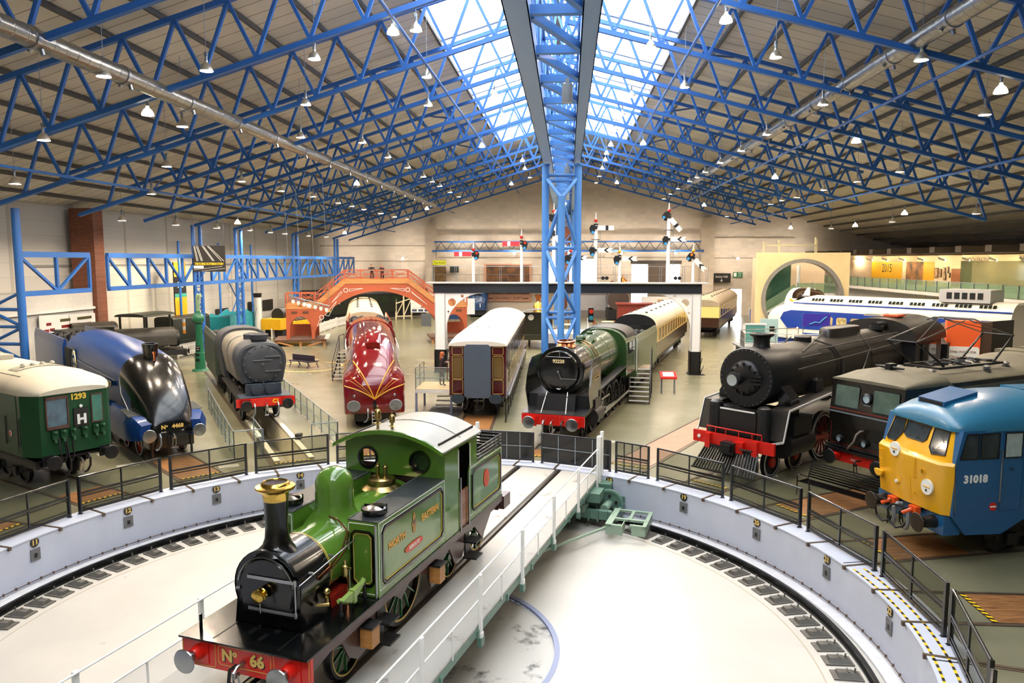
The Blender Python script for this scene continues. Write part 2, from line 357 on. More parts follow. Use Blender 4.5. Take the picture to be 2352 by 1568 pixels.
# central latticed column
t=thing('lattice_column','tall bright blue tubular column under the spine girder','column',uv(0,44,0),-BE)
for x,nm in ((-1.3,'left_tube'),(.57,'right_tube')):
    b=B(); b.tube((x,0,0),(x,0,12.85),.21,20).tube((x,0,12.75),(x,0,12.85),.27,20).tube((x,0,0),(x,0,.08),.4,16); b.build(nm,Mbluelit,t)
b=B(); b.tube((-.36,-1.1,0),(-.36,-1.1,10.95),.2,20).tube((-.36,-1.1,0),(-.36,-1.1,.08),.4,16); b.build('front_tube',Mbluelit,t)
b=B()
for z in (12.2,11.9,8.05,4.3,4.0,.8): b.tube((-1.3,0,z),(.57,0,z),.1,10)
for x in (-1.3,.57):
    b.tube((x,0,12.1),(-.36,-1.05,10.8),.11,10)
    for z0,z1 in ((10.7,8.05),(5.9,8.05),(5.9,4.15),(2.2,4.15),(2.2,.6)): b.tube((-.36,-1.05,z0),(x,0,z1),.11,10)
b.tube((-1.3,0,8.05),(-.36,-1.05,10.6),.1,10)
b.build('lattice_braces',Mbluelit,t)
for k,(v,) in enumerate(((86,),)):
    b=HB(); b.tube((-1.3,v,0),(-1.3,v,13),.2,12).tube((.57,v,0),(.57,v,13),.2,12)
    for i in range(6): b.tube((-1.3,v,2*i+.5),(.57,v,2*i+2.5),.08,6).tube((.57,v,2*i+.5),(-1.3,v,2*i+2.5),.08,6)
    tag(b.build('lattice_column',Mbluelit),'farther blue lattice column hidden behind the bright central one','column')
# air ducts
Mgal=mat('galvanised_duct','9C9B94',.28,metal=.9,var=.15,scale=3,bump=.1)
for u,w,lab in ((U0-14.9,6.45,'left'),(U0+13.0,7.75,'right')):
    t=thing('air_duct','round galvanised air duct running along the %s roof slope'%lab,'air duct',uv(u,0,H+w),-BE)
    b=B(); b.tube((0,4,0),(0,88,0),.31,24)
    y=4
    while y<88: b.lathe([(.312,y),(.318,y+.02),(.318,y+.05),(.312,y+.07)],ax='y',n=24); y+=.55
    b.build('duct_pipe',Mgal,t)
    y=8
    while y<88:
        c=B(); c.lathe([(.31,y-.09),(.345,y-.08),(.345,y+.08),(.31,y+.09)],ax='y',n=24); c.tube((.12,y+.3,-.28),(.16,y+.3,-.45),.07,10).tube((-.2,y+.3,-.22),(-.27,y+.3,-.34),.07,10); c.build('duct_nozzle_collar',Msteel,t); y+=4.5
# lamps hung on the lower-chord plane (positions baked: u,v)
def lampkit(kind):
    e=D.objects.new('pendant_lamp',None); COL.objects.link(e)
    b=B(); b.lathe([(.235,0),(.24,.01),(.225,.08),(.17,.19),(.09,.27),(.06,.31),(.06,.36)],n=20,cap=False); 
    if kind=='A': sh=b.build('reflector',mat('spun_aluminium_reflector','CFCBC0',.3,metal=.8),e)
    else: sh=b.build('reflector',mat('glowing_prismatic_shade','FFF1D0',.3,emis=5),e)
    b=B(); b.lathe([(.0,.03),(.215,.03)],n=20,cap=False); b.build('glowing_lens',Mlamp,e)
    b=B(); b.tube((0,0,.36),(0,0,.52),.055,10).box(-.05,.05,-.06,.06,.52,.66).tube((0,0,.66),(0,0,.72 if kind=='B' else 3.0),.012,5); b.build('holder_and_cord' ,Mgrey,e)
    return e
Mlamp=mat('lamp_glow','FFEACF',.5,emis=LAMP)
LAMPS=[(0,-15.5,24.8,13.43),(0,-13.1,27.2,14.15),(0,-9.9,29.6,15.12),(0,-20.4,28.5,11.98),(0,-16.7,32.2,13.09),(0,-12.1,34.8,14.46),(0,-14.2,39.9,13.82),(0,-24.6,32.3,10.72),(0,-20.2,37.2,12.03),(0,-23.5,41.5,11.06),(0,-19.9,45.3,12.12),(0,-19.9,51.7,12.13),(0,-19.6,57.4,12.21),(0,-19.6,63.8,12.22),(0,-27.7,45.4,9.8),(0,-27.6,51.7,9.82),(0,-27.5,57.7,9.86),(0,-27.3,63.5,9.92),(0,-6.0,30.2,16.28),(0,-6.8,36.7,16.05),(0,-7.7,41.9,15.78),(0,-12.4,45.5,14.38),(0,-12.4,52.0,14.38),(0,-12.3,58.0,14.4),(0,-12.3,64.3,14.41),(0,-12.3,68.5,14.41),(0,-12.3,72.6,14.41),(0,-12.3,79.1,14.41),(0,-12.2,84.7,14.43),(0,-12.2,91.5,14.42),(0,-19.6,67.9,12.23),(0,-19.6,71.9,12.21),(0,-19.5,78.2,12.23),(0,-19.5,84.6,12.24),(0,-19.3,90.2,12.29),(0,-4.4,73.2,16.76),(0,-4.5,79.2,16.73),(0,-4.4,87.3,16.76),(0,-4.3,44.6,16.79),(0,-4.4,50.9,16.78),(0,-4.3,56.9,16.79),(0,3.6,34.9,16.73),(0,5.9,40.1,16.12),(0,3.6,45.0,16.72),(0,3.5,50.8,16.76),(0,3.4,56.8,16.77),(0,3.5,63.9,16.76),(0,3.4,68.8,16.77),(0,3.5,73.1,16.74),(0,3.5,79.5,16.74),(0,3.5,86.6,16.76),(0,3.4,93.8,16.77),(0,11.3,85.6,14.65),(0,11.3,79.5,14.65),(0,11.4,92.0,14.64),(0,8.3,32.0,15.45),(0,12.4,28.4,14.35),(0,11.8,36.9,14.53),(0,16.8,32.5,13.18),(0,11.5,45.7,14.6),(0,11.5,52.2,14.6),(0,11.4,58.5,14.62),(0,11.4,64.8,14.64),(0,11.4,68.8,14.64),(0,19.4,46.4,12.49),(0,19.2,52.4,12.53),(0,19.1,58.7,12.56),(0,19.1,65.3,12.56),(0,18.9,69.1,12.61),(0,19.0,73.1,12.59),(0,18.9,85.6,12.61),(0,19.0,92.6,12.58),(0,27.1,52.7,10.42),(0,26.8,65.0,10.5),(0,26.6,79.0,10.55),(0,11.3,72.3,14.66),(0,-35.2,58.6,7.55),(0,-34.9,64.3,7.65),(0,-27.3,68.0,9.9),(0,-27.3,71.5,9.9),(0,-27.3,78.1,9.9),(0,-27.1,83.5,9.98),(1,-16.7,29.5,13.07),(1,-26.2,58.6,10.23),(1,-6.8,29.7,16.04),(1,-6.7,59.2,16.08),(1,-16.4,58.3,13.17),(1,-16.3,87.1,13.21),(1,-6.6,88.5,16.11),(1,5.7,59.3,16.15),(1,5.6,88.6,16.17),(1,5.8,29.5,16.13),(1,15.8,29.6,13.44),(1,15.6,59.1,13.5),(1,25.6,60.0,10.81),(1,15.5,88.3,13.53),(1,25.2,88.1,10.93),(1,15.3,42.2,13.59),(1,-25.7,85.9,10.4),(1,26.8,73.1,10.5)]
def NTH(n): return (ORD+['fifteenth','sixteenth','seventeenth','eighteenth','nineteenth','twentieth','twenty-first','twenty-second','twenty-third','twenty-fourth'])[n-1]
ROWN=['first row','second row','third row','fourth row','fifth row']
kits=[lampkit('A'),lampkit('B')]; kid={k.name:[x for x in D.objects if x.parent==k] for k in kits}
first=[True,True]; seen={}
for kd,u,v,z in sorted(LAMPS,key=lambda q:(q[0],q[2])):
    k=kits[kd]
    if first[kd]: e=k; first[kd]=False
    else:
        e=k.copy(); COL.objects.link(e)
        for c in kid[k.name]: d=c.copy(); d.parent=e; COL.objects.link(d)
    e.location=uv(u,v,z)
    s='left' if u<U0 else 'right'; du=abs(u-U0); row=min(4,int(du/7.7)); tr=max(0,min(13,round((v-V0)/DV)+2))
    key=(kd,s,row); seen[key]=seen.get(key,0)+1
    nm='glowing bell lamp' if kd else 'aluminium bell lamp'
    tag(e,'%s %s of ridge, %s outward, %s from the camera'%(nm,s,ROWN[row],NTH(seen[key])),'lamp','bell lamps under the roof')
# ================= TURNTABLE =================
Mpw=mat('pit_wall_lavender','C6CCDD',.55,var=.06,scale=1.2,bump=.03)
ZP=-1.3
def ringmesh(b,r0,r1,z0,z1,a0=0,a1=360,n=144):
    full=abs(a1-a0)>=360; k=n if full else n+1
    pts=[[pol(a0+(a1-a0)*i/n,r,z) for i in range(k)] for r,z in ((r0,z0),(r0,z1),(r1,z1),(r1,z0),(r0,z0))]
    b.loft(pts,cap=False,closed=full); return b
def stained(name,col,dark,th=.62,sc=1.5):
    m=mat(name,col,.4,var=.06,scale=.7); nt=m.node_tree; L=nt.links.new; b=nt.nodes['Principled BSDF']; src=b.inputs['Base Color'].links[0].from_socket
    nz=nt.nodes.new('ShaderNodeTexNoise'); nz.inputs['Scale'].default_value=sc; nz.inputs['Detail'].default_value=10; nz.inputs['Roughness'].default_value=.65
    tc=nt.nodes.new('ShaderNodeTexCoord'); L(tc.outputs['Object'],nz.inputs['Vector'])
    r=nt.nodes.new('ShaderNodeValToRGB'); r.color_ramp.elements[0].position=th; r.color_ramp.elements[1].position=th+.1; L(nz.outputs['Fac'],r.inputs['Fac'])
    mx=nt.nodes.new('ShaderNodeMixRGB'); L(r.outputs[0],mx.inputs['Fac']); L(src,mx.inputs[1]); mx.inputs[2].default_value=lin(dark); L(mx.outputs[0],b.inputs['Base Color']); return m
Mpit=stained('pit_floor_offwhite','C8C4BC','A89E90',.66,2.2)
b=B(); ringmesh(b,9.12,9.15,ZP-.02,ZP+.003); struct(b.build('floor_pit_joint',mat('pit_joint_tan','B4A894',.6),flat=True))
b=B(); ringmesh(b,3.6,RT,ZP-.3,ZP); struct(b.build('floor_turntable_pit',Mpit,flat=True))
b=B(); b.lathe([(0.001,ZP-.06),(3.5,ZP-.06)],(CX,CY,0),n=96,cap=False); struct(b.build('floor_pit_centre',stained('stained_pit_centre','C2BFB8','1A1916',.57,.9),flat=True))
b=B(); ringmesh(b,3.5,3.62,ZP-.3,ZP+.01); struct(b.build('floor_pit_kerb',mat('kerb_blue_grey','8E96B4',.5),flat=True))
b=B(); ringmesh(b,RT,RT+.3,ZP-.3,-.02); ringmesh(b,RT-.02,RT+.76,-.02,.015); struct(b.build('wall_turntable_pit',[Mpw],flat=True))
b=B(); ringmesh(b,RT-.35,RT,ZP-.1,ZP+.07); struct(b.build('trim_pit_ledge',mat('pit_ledge','D8D8DC',.5,var=.1),flat=True))
# ring rail
b=B(); ringmesh(b,10.0,10.14,ZP+.02,ZP+.05); ringmesh(b,10.055,10.085,ZP+.05,ZP+.14); ringmesh(b,10.03,10.11,ZP+.14,ZP+.19)
tag(b.build('ring_rail',mat('rail_dark','1E2022',.3,metal=.6)),'dark circular running rail around the turntable pit','rail')
# chairs under the rail
Mchair=mat('chair_cast_iron','6F6C66',.55,metal=.3,var=.2,scale=6)
b=B(); b.prism([(-.19,-.3),(.19,-.3),(.19,.3),(-.19,.3)],'z',ZP+0,ZP+.03)
b.add([(-.16,-.26,.03),(.16,-.26,.03),(.16,.2,.03),(-.16,.2,.03),(-.08,-.1,.12),(.08,-.1,.12),(.08,.2,.12),(-.08,.2,.12)],[(4,5,6,7),(0,1,5,4),(1,2,6,5),(2,3,7,6),(3,0,4,7)])
for i in range(8,16): b.v[i].z+=ZP
b.tube((0,-.16,ZP+.1),(0,-.16,ZP+.19),.02,6); b.bar((-.08,-.02,ZP+.13),(.08,-.02,ZP+.13),.03,.03)
ch=b.build('rail_chair',Mchair); firstc=True
angs=[a for a in [178-3.5*i for i in range(64)] if -38<a<178 and not (60<a<86)]
for i,a in enumerate(angs):
    o=ch if firstc else ch.copy()
    if not firstc: COL.objects.link(o)
    firstc=False; o.location=pol(a,9.62,0); o.rotation_euler=(0,0,rad(a+90))
    tag(o,'cast iron chair plate beside the circular pit rail','rail chair','chair plates round the ring rail')
# bay plates with number badges
def badge(k):
    a=86.82-15.14*(k-16); X=Vec((math.sin(rad(a)),-math.cos(rad(a)),0)); 
    inw=Vec((-math.cos(rad(a)),-math.sin(rad(a)),0)); C0=pol(a,RT,0); Xd=Vec((0,0,1)).cross(inw)
    Tm=Mx(((Xd.x,inw.x,0,C0.x),(Xd.y,inw.y,0,C0.y),(0,0,1,0),(0,0,0,1)))
    pl=B(Tm); pl.box(-.14,.14,0,.025,-.62,-.3); pl.box(-.045,.045,.02,.028,-.54,-.42)
    o=B(Tm).box(-.14,.14,0,.03,-.62,-.3).build('socket_plate',mat('socket_grey','74767A',.5,metal=.3,var=.15)); tag(o,'grey socket plate on the pit wall below number %d'%k,'wall plate','socket plates on the pit wall')
    B(Tm).box(-.045,.045,.028,.034,-.54,-.42).build('socket_slot',Mblk,o)
    o=B(Tm).lathe([(0.001,.02),(.13,.02),(.13,0)],(0,0,-.13),'y',24).build('number_badge',Mblack); tag(o,'oval black badge with gold number %d on the pit wall'%k,'number badge','number badges round the pit wall')
    text(str(k),C0+inw*.024+Vec((0,0,-.13)),None,.2,Mcream,o,'number',.003,dirs=(Xd,(0,0,1)),bold=.006)
    
for k in (11,12,13,14,15,18,19,20,21,22): badge(k)
# railings: a bay spans ~14.6 degrees, posts double
def railing(a0,a1,label,mesh='open'):
    t=thing('pit_railing',label,'railing',pol((a0+a1)/2,11.2),0,'black railings round the turntable')
    L=t.location; r=11.2; P=lambda a,z,rr=r: pol(a,rr,z)-L
    aa,bb=a0-.35,a1+.35; s=-1 if a0>a1 else 1
    for a in (aa,bb): b=B(); b.bar(P(a,.0),P(a,1.12),.075,.075); b.bar(P(a,.0),P(a,.02),.14,.1); b.build('end_post',Mrail,t,flat=True)
    b=B(); b.tube(P(aa,1.1),P(bb,1.1),.03,8); b.build('top_rail',Mrail,t)
    b=B(); b.bar(P(aa,.62),P(bb,.62),.045,.06); b.bar(P(aa,.53),P(bb,.53),.035,.035); b.build('middle_rail',Mrail,t,flat=True)
    b=B(); b.bar(P(aa,.1),P(bb,.1),.04,.07); b.bar(P(aa,.2),P(bb,.2),.03,.03); b.build('bottom_rail',Mrail,t,flat=True)
    n=4 if mesh=='dense' else 2
    b=B()
    for i in range(1,n): 
        p=P(aa,0)+(P(bb,0)-P(aa,0))*i/n; b.bar(p+Vec((0,0,.1)),p+Vec((0,0,1.1)),.04,.04)
    b.build('mid_posts',Mrail,t,flat=True)
    if mesh=='solid':
        p,q=P(aa,0),P(bb,0); b=B(); z=Vec((0,0,1)); b.bar(p+z*.6,q+z*.6,.02,.96); b.build('infill_panel',mat('black_infill_panel','0E0E10',.25,coat=.3),t,flat=True)
        b=B()
        for i in range(5):
            x=p+(q-p)*i/4; b.bar(x+z*.12-z.cross(q-p).normalized()*.02,x+z*1.08-z.cross(q-p).normalized()*.02,.03,.03)
        b.bar(p+z*.6-z.cross(q-p).normalized()*.02,q+z*.6-z.cross(q-p).normalized()*.02,.03,.03); b.build('panel_beading',Mgrey,t,flat=True)
    else:
        p,q=P(aa,0),P(bb,0); b=B(); z=Vec((0,0,1)); b.bar(p+z*.36,q+z*.36,.004,.46); b.bar(p+z*.84,q+z*.84,.004,.44); b.build('clear_infill',glassmat('clear_infill','B0B2A4',.035),t,flat=True)
PA=[183,168.4,154,139.5,125.1,110.6,97,84]
for i in range(len(PA)-1):
    railing(PA[i]-.5,PA[i+1]+.5,'black railing panel left of the open gate, %s from the gate'%['seventh','sixth','fifth','fourth','third','second','first'][i])
PB=[49.4,35,19.8,4.5,-11.6,-27,-42]
for i in range(len(PB)-1):
    railing(PB[i]-.5,PB[i+1]+.5,'black railing panel right of the open gate, %s from the gate'%['first','second','third','fourth','fifth','sixth'][i])
railing(83.2,72.4,'black panelled gate leaf left of the turntable bridge end','solid')
railing(71.4,57.5,'black panelled gate leaf behind the white bridge end posts','solid')
railing(57,50,'black barred gate section beside the empty timber track','dense')
# floor tracks
for k in range(9,24):
    a=86.82-15.14*(k-16); L=44 if k not in (20,21,22,23) else 34
    b=B(); 
    for s in (-1,1):
        X=Vec((math.sin(rad(a)),-math.cos(rad(a)),0))*s*.7525
        b.bar(pol(a,RT-.05,.008)+X,pol(a,RT+L,.008)+X,.075,.02); b.bar(pol(a,RT+.3,.004)+X*.9,pol(a,RT+L,.004)+X*.9,.05,.012)
        b.bar(pol(a,RT-.1,-.02)+X,pol(a,RT+.9,-.02)+X,.075,.09)
    tag(b.build('floor_track',mat('brown_steel_rail','6A5A4A',.4,metal=.5,var=.2)),'pair of sunken rails at bay number %d'%k,'rails','sunken rails fanning out from the pit')
# timber crossings and hazard strips
Mhaz=mat('hazard_yellow','F2C40C',.5)
Mply=mat('orange_brown_boards','A87848',.45,col2='6E4626',scale=2,streak=(1,6,1),bump=.1)
def boards(k,r0,r1,w=.66,m=None,lab=''):
    a=86.82-15.14*(k-16); P,rz=tframe(a,r0); b=B(Mx.Translation(P)@Mx.Rotation(rz,4,'Z')); b.box(-w,w,-(r1-r0),0,.002,.02)
    tag(b.build('timber_crossing',m or Mply),'flush timber boards between the rails at bay number %d%s'%(k,lab),'boards','timber boards between sunken rails')
def hazard(k,r,w=.66):
    a=86.82-15.14*(k-16); P,rz=tframe(a,r); T=Mx.Translation(P)@Mx.Rotation(rz,4,'Z'); b=B(T); n=8; 
    b.m(0).box(-w,w,-.11,.0,.004,.024)
    b.m(1)
    for i in range(n):
        x=-w+2*w*i/n; b.add([(x,-.11,.0255),(x+w/n,-.11,.0255),(x+w/n+.05,0,.0255),(x+.05,0,.0255)],[(0,1,2,3)])
    tag(b.build('hazard_strip',[Mblk,Mhaz],flat=True),'yellow and black hazard strip across the rails at bay number %d'%k,'hazard strip','hazard strips near the pit edge')
for k,r0,r1 in ((11,11.9,15),(12,12.0,13.4),(13,12.0,15.2),(15,12.0,16),(16,12,19),(17,12,13),(20,12.0,15.5),(21,12.0,14.2),(22,12.4,20)): boards(k,r0,r1); hazard(k,r0)
hazard(14,12.0); hazard(18,12.2); hazard(19,12.0)
boards(18,12.6,44,m=mat('terracotta_boards','A07A62',.5,var=.15,scale=2),lab=', running far back')
# concrete floor joints and hazard tape on right coping
for i,a in enumerate((8,0,-8,-16)):
    b=B(); b.bar(pol(a,RT+.04,.0195),pol(a,RT+.7,.0195),.03,.006); tag(b.build('coping_joint',Mblk),'dark joint line across the coping at the right pit edge, %s from the far end'%ORD[i],'joint','coping joints')
for r in (RT+.08,RT+.34):
    b=B()
    for i in range(46):
        a=6-i*.62; b.m(i%2); b.bar(pol(a,r,.0195),pol(a-.62,r,.0195),.05,.006)
    tag(b.build('hazard_tape',[Mhaz,Mblk],flat=True),'thin yellow and black tape line on the coping near number 22, %s'%('inner' if r<RT+.2 else 'outer'),'tape')
# conduit around the pit wall
b=B(); b.path([pol(-40+i*2,RT-.05,ZP+.16) for i in range(112)],.013,5)
for i in range(110): p=pol(-40+i*2.0,RT-.045,ZP+.16); b.box(p.x-.02,p.x+.02,p.y-.02,p.y+.02,p.z-.03,p.z+.03)
tag(b.build('wall_conduit',mat('rusty_conduit','5A4638',.6)),'thin rusty conduit along the foot of the pit wall','conduit')
# ---- bridge: local +y towards the loco front (251 deg), origin at centre ----
BA=250.8
tb=thing('turntable_bridge','long grey steel turntable deck with white handrails','turntable',(CX,CY,0),rad(BA-90))
Mdeck=stained('worn_deck_plate','B4B1AA','4A3C30',.6,1.1)
b=B(); 
for x0,x1 in ((-2.25,-.86),(-.62,.62),(.86,2.25)): b.box(x0,x1,-10.6,10.6,-.1,-.02)
b.box(-.9,-.6,-10.6,10.6,-.14,-.1).box(.6,.9,-10.6,10.6,-.14,-.1); b.build('deck_plate',Mdeck,tb)
for s in (-1,1):
    b=B(); b.box(s*.7525-.036,s*.7525+.036,-10.6,10.6,-.06,.0); b.box(s*.7525-.07,s*.7525+.07,-10.6,10.6,-.1,-.06); b.build('bridge_rail',mat('bridge_rail_steel','4E463E',.35,metal=.7,var=.2),tb)
Mgrn=mat('machinery_green','5F8072',.4,var=.1)
for s in (-1,1):
    b=B(); P=[(10.5,-.12),(-10.5,-.12),(-10.5,-.55),(-6,-.7),(-3,-1.15),(3,-1.15),(6,-.7),(10.5,-.55)]
    b.prism(P,'x',s*1.0-.03,s*1.0+.03); b.box(s*1.0-.17,s*1.0+.17,-10.5,10.5,-.16,-.12); b.build('main_girder',mat('girder_light_grey','B9BBB4',.5,var=.1),tb,flat=True)
b=B()
for i in range(12):
    y=-9.9+i*1.8; 
    for s in (-1,1): b.prism([(s*1.0,-.12),(s*2.3,-.12),(s*2.3,-.28),(s*1.0,-.7)],'y',y-.04,y+.04)
b.box(-2.27,-2.2,-10.6,10.6,-.24,-.1).box(2.2,2.27,-10.6,10.6,-.24,-.1)
b.build('outrigger_brackets',Mgrn,tb,flat=True)
b=B(); b.tube((0,0,ZP-.1),(0,0,-.3),.5,24); b.build('centre_pivot',Mdsteel,tb)
Mwr=mat('handrail_white','F1F1EE',.35)
for s in (-1,1):
    ys=[-9.9,-7.3,-4.6,-1.9,.8,3.5,6.2,8.9,10.4]
    for y in ys:
        b=B(); b.box(s*2.3-.03,s*2.3+.03,y-.045,y+.045,-.3,1.02).box(s*2.3-.045,s*2.3+.045,y-.06,y+.06,-.3,-.2); b.build('handrail_post',Mwr,tb,flat=True)
        if y not in (ys[0],): 
            b=B(); b.box(s*2.3-.05,s*2.3+.05,y-.09,y+.09,-.48,-.3); b.build('post_bracket',Mgrn,tb)
    b=B(); b.tube((s*2.26,-9.9,1.0),(s*2.26,10.5,1.0),.02,8); b.build('handrail',Mwr,tb)
    b=B(); b.tube((s*2.26,-9.9,.48),(s*2.26,10.5,.48),.018,8); b.build('middle_handrail',Mwr,tb)
    b=B(); b.box(s*2.27-.004,s*2.27+.004,-9.9,10.5,-.02,.46); b.build('mesh_infill',glassmat('white_mesh_infill','FFFFFF',.2,.5),tb)
    b=B()
    for y in [(a+c)/2 for a,c in zip(ys,ys[1:])]: b.box(s*2.27-.012,s*2.27+.012,y-.015,y+.015,-.1,.47)
    b.build('infill_posts',Mwr,tb)
    b=B(); b.box(s*2.3-.07,s*2.3+.07,-10.25,-10.0,-.3,1.42).box(s*2.3-.05,s*2.3+.05,-10.6,-10.45,-.1,1.5); b.build('end_post',Mwr,tb)
# drive carriage at the far right
dm=thing('drive_carriage','green geared wheel carriage driving the far right end of the bridge','turntable drive',(CX,CY,0),rad(BA-90))
b=B(); b.box(-3.0,-1.2,-9.0,-8.8,-1.0,-.72).box(-3.2,-1.2,-10.3,-10.15,-1.05,-.6).box(-3.2,-3.1,-10.2,-8.9,-1.05,-.8).box(-1.5,-1.2,-10.3,-8.8,-.72,-.3)
for i in range(6): b.box(-1.4-.3*i,-1.36-.3*i,-8.83,-8.7,-1.05,-.68)
b.build('chassis',Mgrn,dm,flat=True)
b=B(); b.box(-2.6,-2.0,-9.6,-8.9,-.5,-.2).box(-2.75,-2.1,-10.4,-9.9,-.5,-.15).box(-2.6,-2.1,-9.65,-9.6,-.8,-.2).build('gear_housing',Mgrn,dm,flat=True)
b=B(); b.lathe([(0,-.06),(.08,-.06),(.1,-.02),(.38,-.02),(.4,-.07),(.47,-.07),(.47,.07),(.4,.07),(.38,.02),(.1,.02),(.08,.06),(0,.06)],(-2.74,-9.75,-.74),'y',40); b.build('drive_wheel',Mgrn,dm)
for i in range(5):
    t=2*math.pi*i/5+.4; c=B(); c.tube((-2.74+.25*math.cos(t),-9.83,-.74+.25*math.sin(t)),(-2.74+.25*math.cos(t),-9.68,-.74+.25*math.sin(t)),.055,12); c.build('wheel_hole',Mblk,dm)
b=B(); b.tube((-2.74,-9.75,-.76),(-2.7,-9.15,-.76),.14,20).build('wheel_bearing',mat('machinery_green_light','86A08E',.4),dm); B().tube((-2.05,-9.2,-.66),(-2.05,-8.7,-.66),.15,18).build('motor',mat('machinery_green_light','86A08E',.4),dm)
b=B()
for x0,x1,y0,y1 in ((-4.25,-3.0,-9.5,-9.38),(-4.25,-4.13,-9.5,-8.0),(-3.7,-3.6,-9.4,-8.5),(-4.25,-3.0,-8.62,-8.5),(-3.2,-3.0,-9.5,-7.9),(-4.25,-3.75,-8.1,-8.0),(-3.5,-3.0,-8.0,-7.9)): b.box(x0,x1,y0,y1,-.86,-.8+.003*(len(b.f)%31)/6)
b.box(-4.23,-4.2,-9.5,-8.04,-1.12,-.83).box(-3.54,-3.02,-7.97,-7.92,-1.12,-.83).box(-4.22,-3.8,-8.04,-8.02,-1.12,-.83).box(-3.52,-3.49,-8.5,-7.98,-1.12,-.83)
b.build('coupling_frame',mat('machinery_green_pale','8FA692',.4),dm,flat=True)
b=B(); b.tube((-3.05,-8.3,-1.0),(-1.0,-4.0,-.9),.045,8); b.build('draw_rod',mat('machinery_green_pale','8FA692',.4),dm)
# ================= VEHICLES =================
def veh(name,label,cat,a,r,face,group=None):
    P_,rz=tframe(a,r,face); return thing(name,label,cat,P_,rz,group)
def vsec(w,z0,zs,zt,n=12,p=2.2,bw=None):
    bw=w if bw is None else bw
    L=[(-bw,z0)]
    for i in range(n+1):
        t=math.pi*(1-i/n); c,s_=math.cos(t),math.sin(t)
        L.append((w*math.copysign(abs(c)**(2/p),c),zs+(zt-zs)*abs(s_)**(2/p)))
    return L+[(bw,z0)]
def rings(secs): return [[(x,y,z) for x,z in s] for y,s in secs]
def buffer(t,x,z=1.05,r=.23,m=Mred,y1=-.45,mh=None,rh=.12,ry=1):
    b=B(); b.tube((x,y1,z),(x,-.2,z),rh,16,rh*.8).box(x-rh*1.4,x+rh*1.4,y1-.03,y1+.02,z-rh*1.4,z+rh*1.4); o=b.build('buffer',m,t)
    b=B(); b.tube((x,-.25,z),(x,-.03,z),.075,14); b.lathe([(0,.0),(r*.6,-.005),(r*.95,-.02),(r,-.035),(r*.9,-.05),(.08,-.06)],(x,0,z),'y',28); b.build('buffer_head',mh or Msteel,o)
def wheel(t,x,y,r,ms,n=12,tyre=None,rim=None,name='wheel',sol=False):
    b=B(); s=1 if x>0 else -1
    b.m(1).lathe([(r*.86,-.06),(r,-.06),(r,.05),(r*1.05,.06),(r*1.05,.075),(r*.86,.07),(r*.86,-.06)],(x,y,r),'x',36,cap=False)
    b.m(0).lathe([(0,-.07),(r*.17,-.07),(r*.17,.07),(0,.07)],(x,y,r),'x',16)
    if sol: b.lathe([(0,-.02),(r*.88,-.02),(r*.88,.02),(0,.02)],(x,y,r),'x',28)
    else:
        for i in range(n):
            a=2*math.pi*(i+.5)/n; b.bar((x,y+r*.12*math.cos(a),r+r*.12*math.sin(a)),(x,y+r*.88*math.cos(a),r+r*.88*math.sin(a)),.035,.05,up=(1,0,0))
    if rim: 
        for q in (-1,1): b.m(2).lathe([(r*.85,q*.062),(r*.9,q*.062+q*.004),(r*.9,q*.06)] if 1 else 0,(x,y,r),'x',36,cap=False)
    return b.build(name,[ms,tyre or Mdsteel,rim or ms],t)
def wheels(t,L,ms,tyre=None,rim=None,n=12,x=.75,sol=False):
    for y,r in L:
        for s in (-1,1): wheel(t,s*x,y,r,ms,n,tyre,rim,sol=sol)
        B().tube((-x,y,r),(x,y,r),.07,10).build('axle',Mdsteel,t)
def coupling(t,y=-.4,z=1.0,m=None):
    b=B(); b.path([(0,y,z),(0,y+.2,z),(0,y+.28,z-.05),(0,y+.26,z-.13),(0,y+.16,z-.12)],.032,8)
    for s in (-1,1): b.path([(s*.05,y+.25,z-.08),(s*.06,y+.2,z-.35),(s*.05,y+.12,z-.5)],.016,6)
    b.tube((-.09,y+.12,z-.5),(.09,y+.12,z-.5),.025,8); b.build('coupling',m or Msteel,t)
def hose(t,x,y=-.4,z=.9,m=None,name='brake_hose',r=.035):
    b=B(); b.path([(x,y,z+.1),(x,y+.12,z+.12),(x,y+.22,z+.02),(x,y+.2,z-.25),(x+.08,y+.16,z-.42),(x+.17,y+.14,z-.45)],r,8); b.build(name,m or Mgrey,t)
def under(t,y0,y1,w=1.0,m=None,bog=(),r=.46):
    b=B(); b.box(-w,-w+.12,y0,y1,.8,1.08).box(w-.12,w,y0,y1,.8,1.08).box(-w,w,y0,y1,1.0,1.08); b.build('underframe',m or Mblk,t,flat=True)
    for c,n in bog:
        b=B()
        for s in (-1,1):
            ys=[c+(i-(n-1)/2)*1.35 for i in range(n)]
            b.box(s*.95-.05,s*.95+.05,min(ys)-.6,max(ys)+.6,.5,.8)
            for y in ys: b.box(s*1.02-.08,s*1.02+.08,y-.14,y+.14,.32,.62)
            for y in ys: b.tube((s*1.0,y+.35,.45),(s*1.0,y+.35,.75),.06,8)
        b.box(-.9,.9,c-.4,c+.4,.6,.8); b.build('bogie_frame',m or Mblk,t,flat=True)
        wheels(t,[(y,r) for y in ys],Mblk,Mdsteel,sol=True)
def lining(b,pts,r): 
    for p,q in zip(pts,pts[1:]+pts[:1]): b.bar(p,q,r,r)
def rrect(y0,y1,z0,z1,c=.08):
    return [(y0+c,z0),(y1-c,z0),(y1,z0+c),(y1,z1-c),(y1-c,z1),(y0+c,z1),(y0,z1-c),(y0,z0+c)]
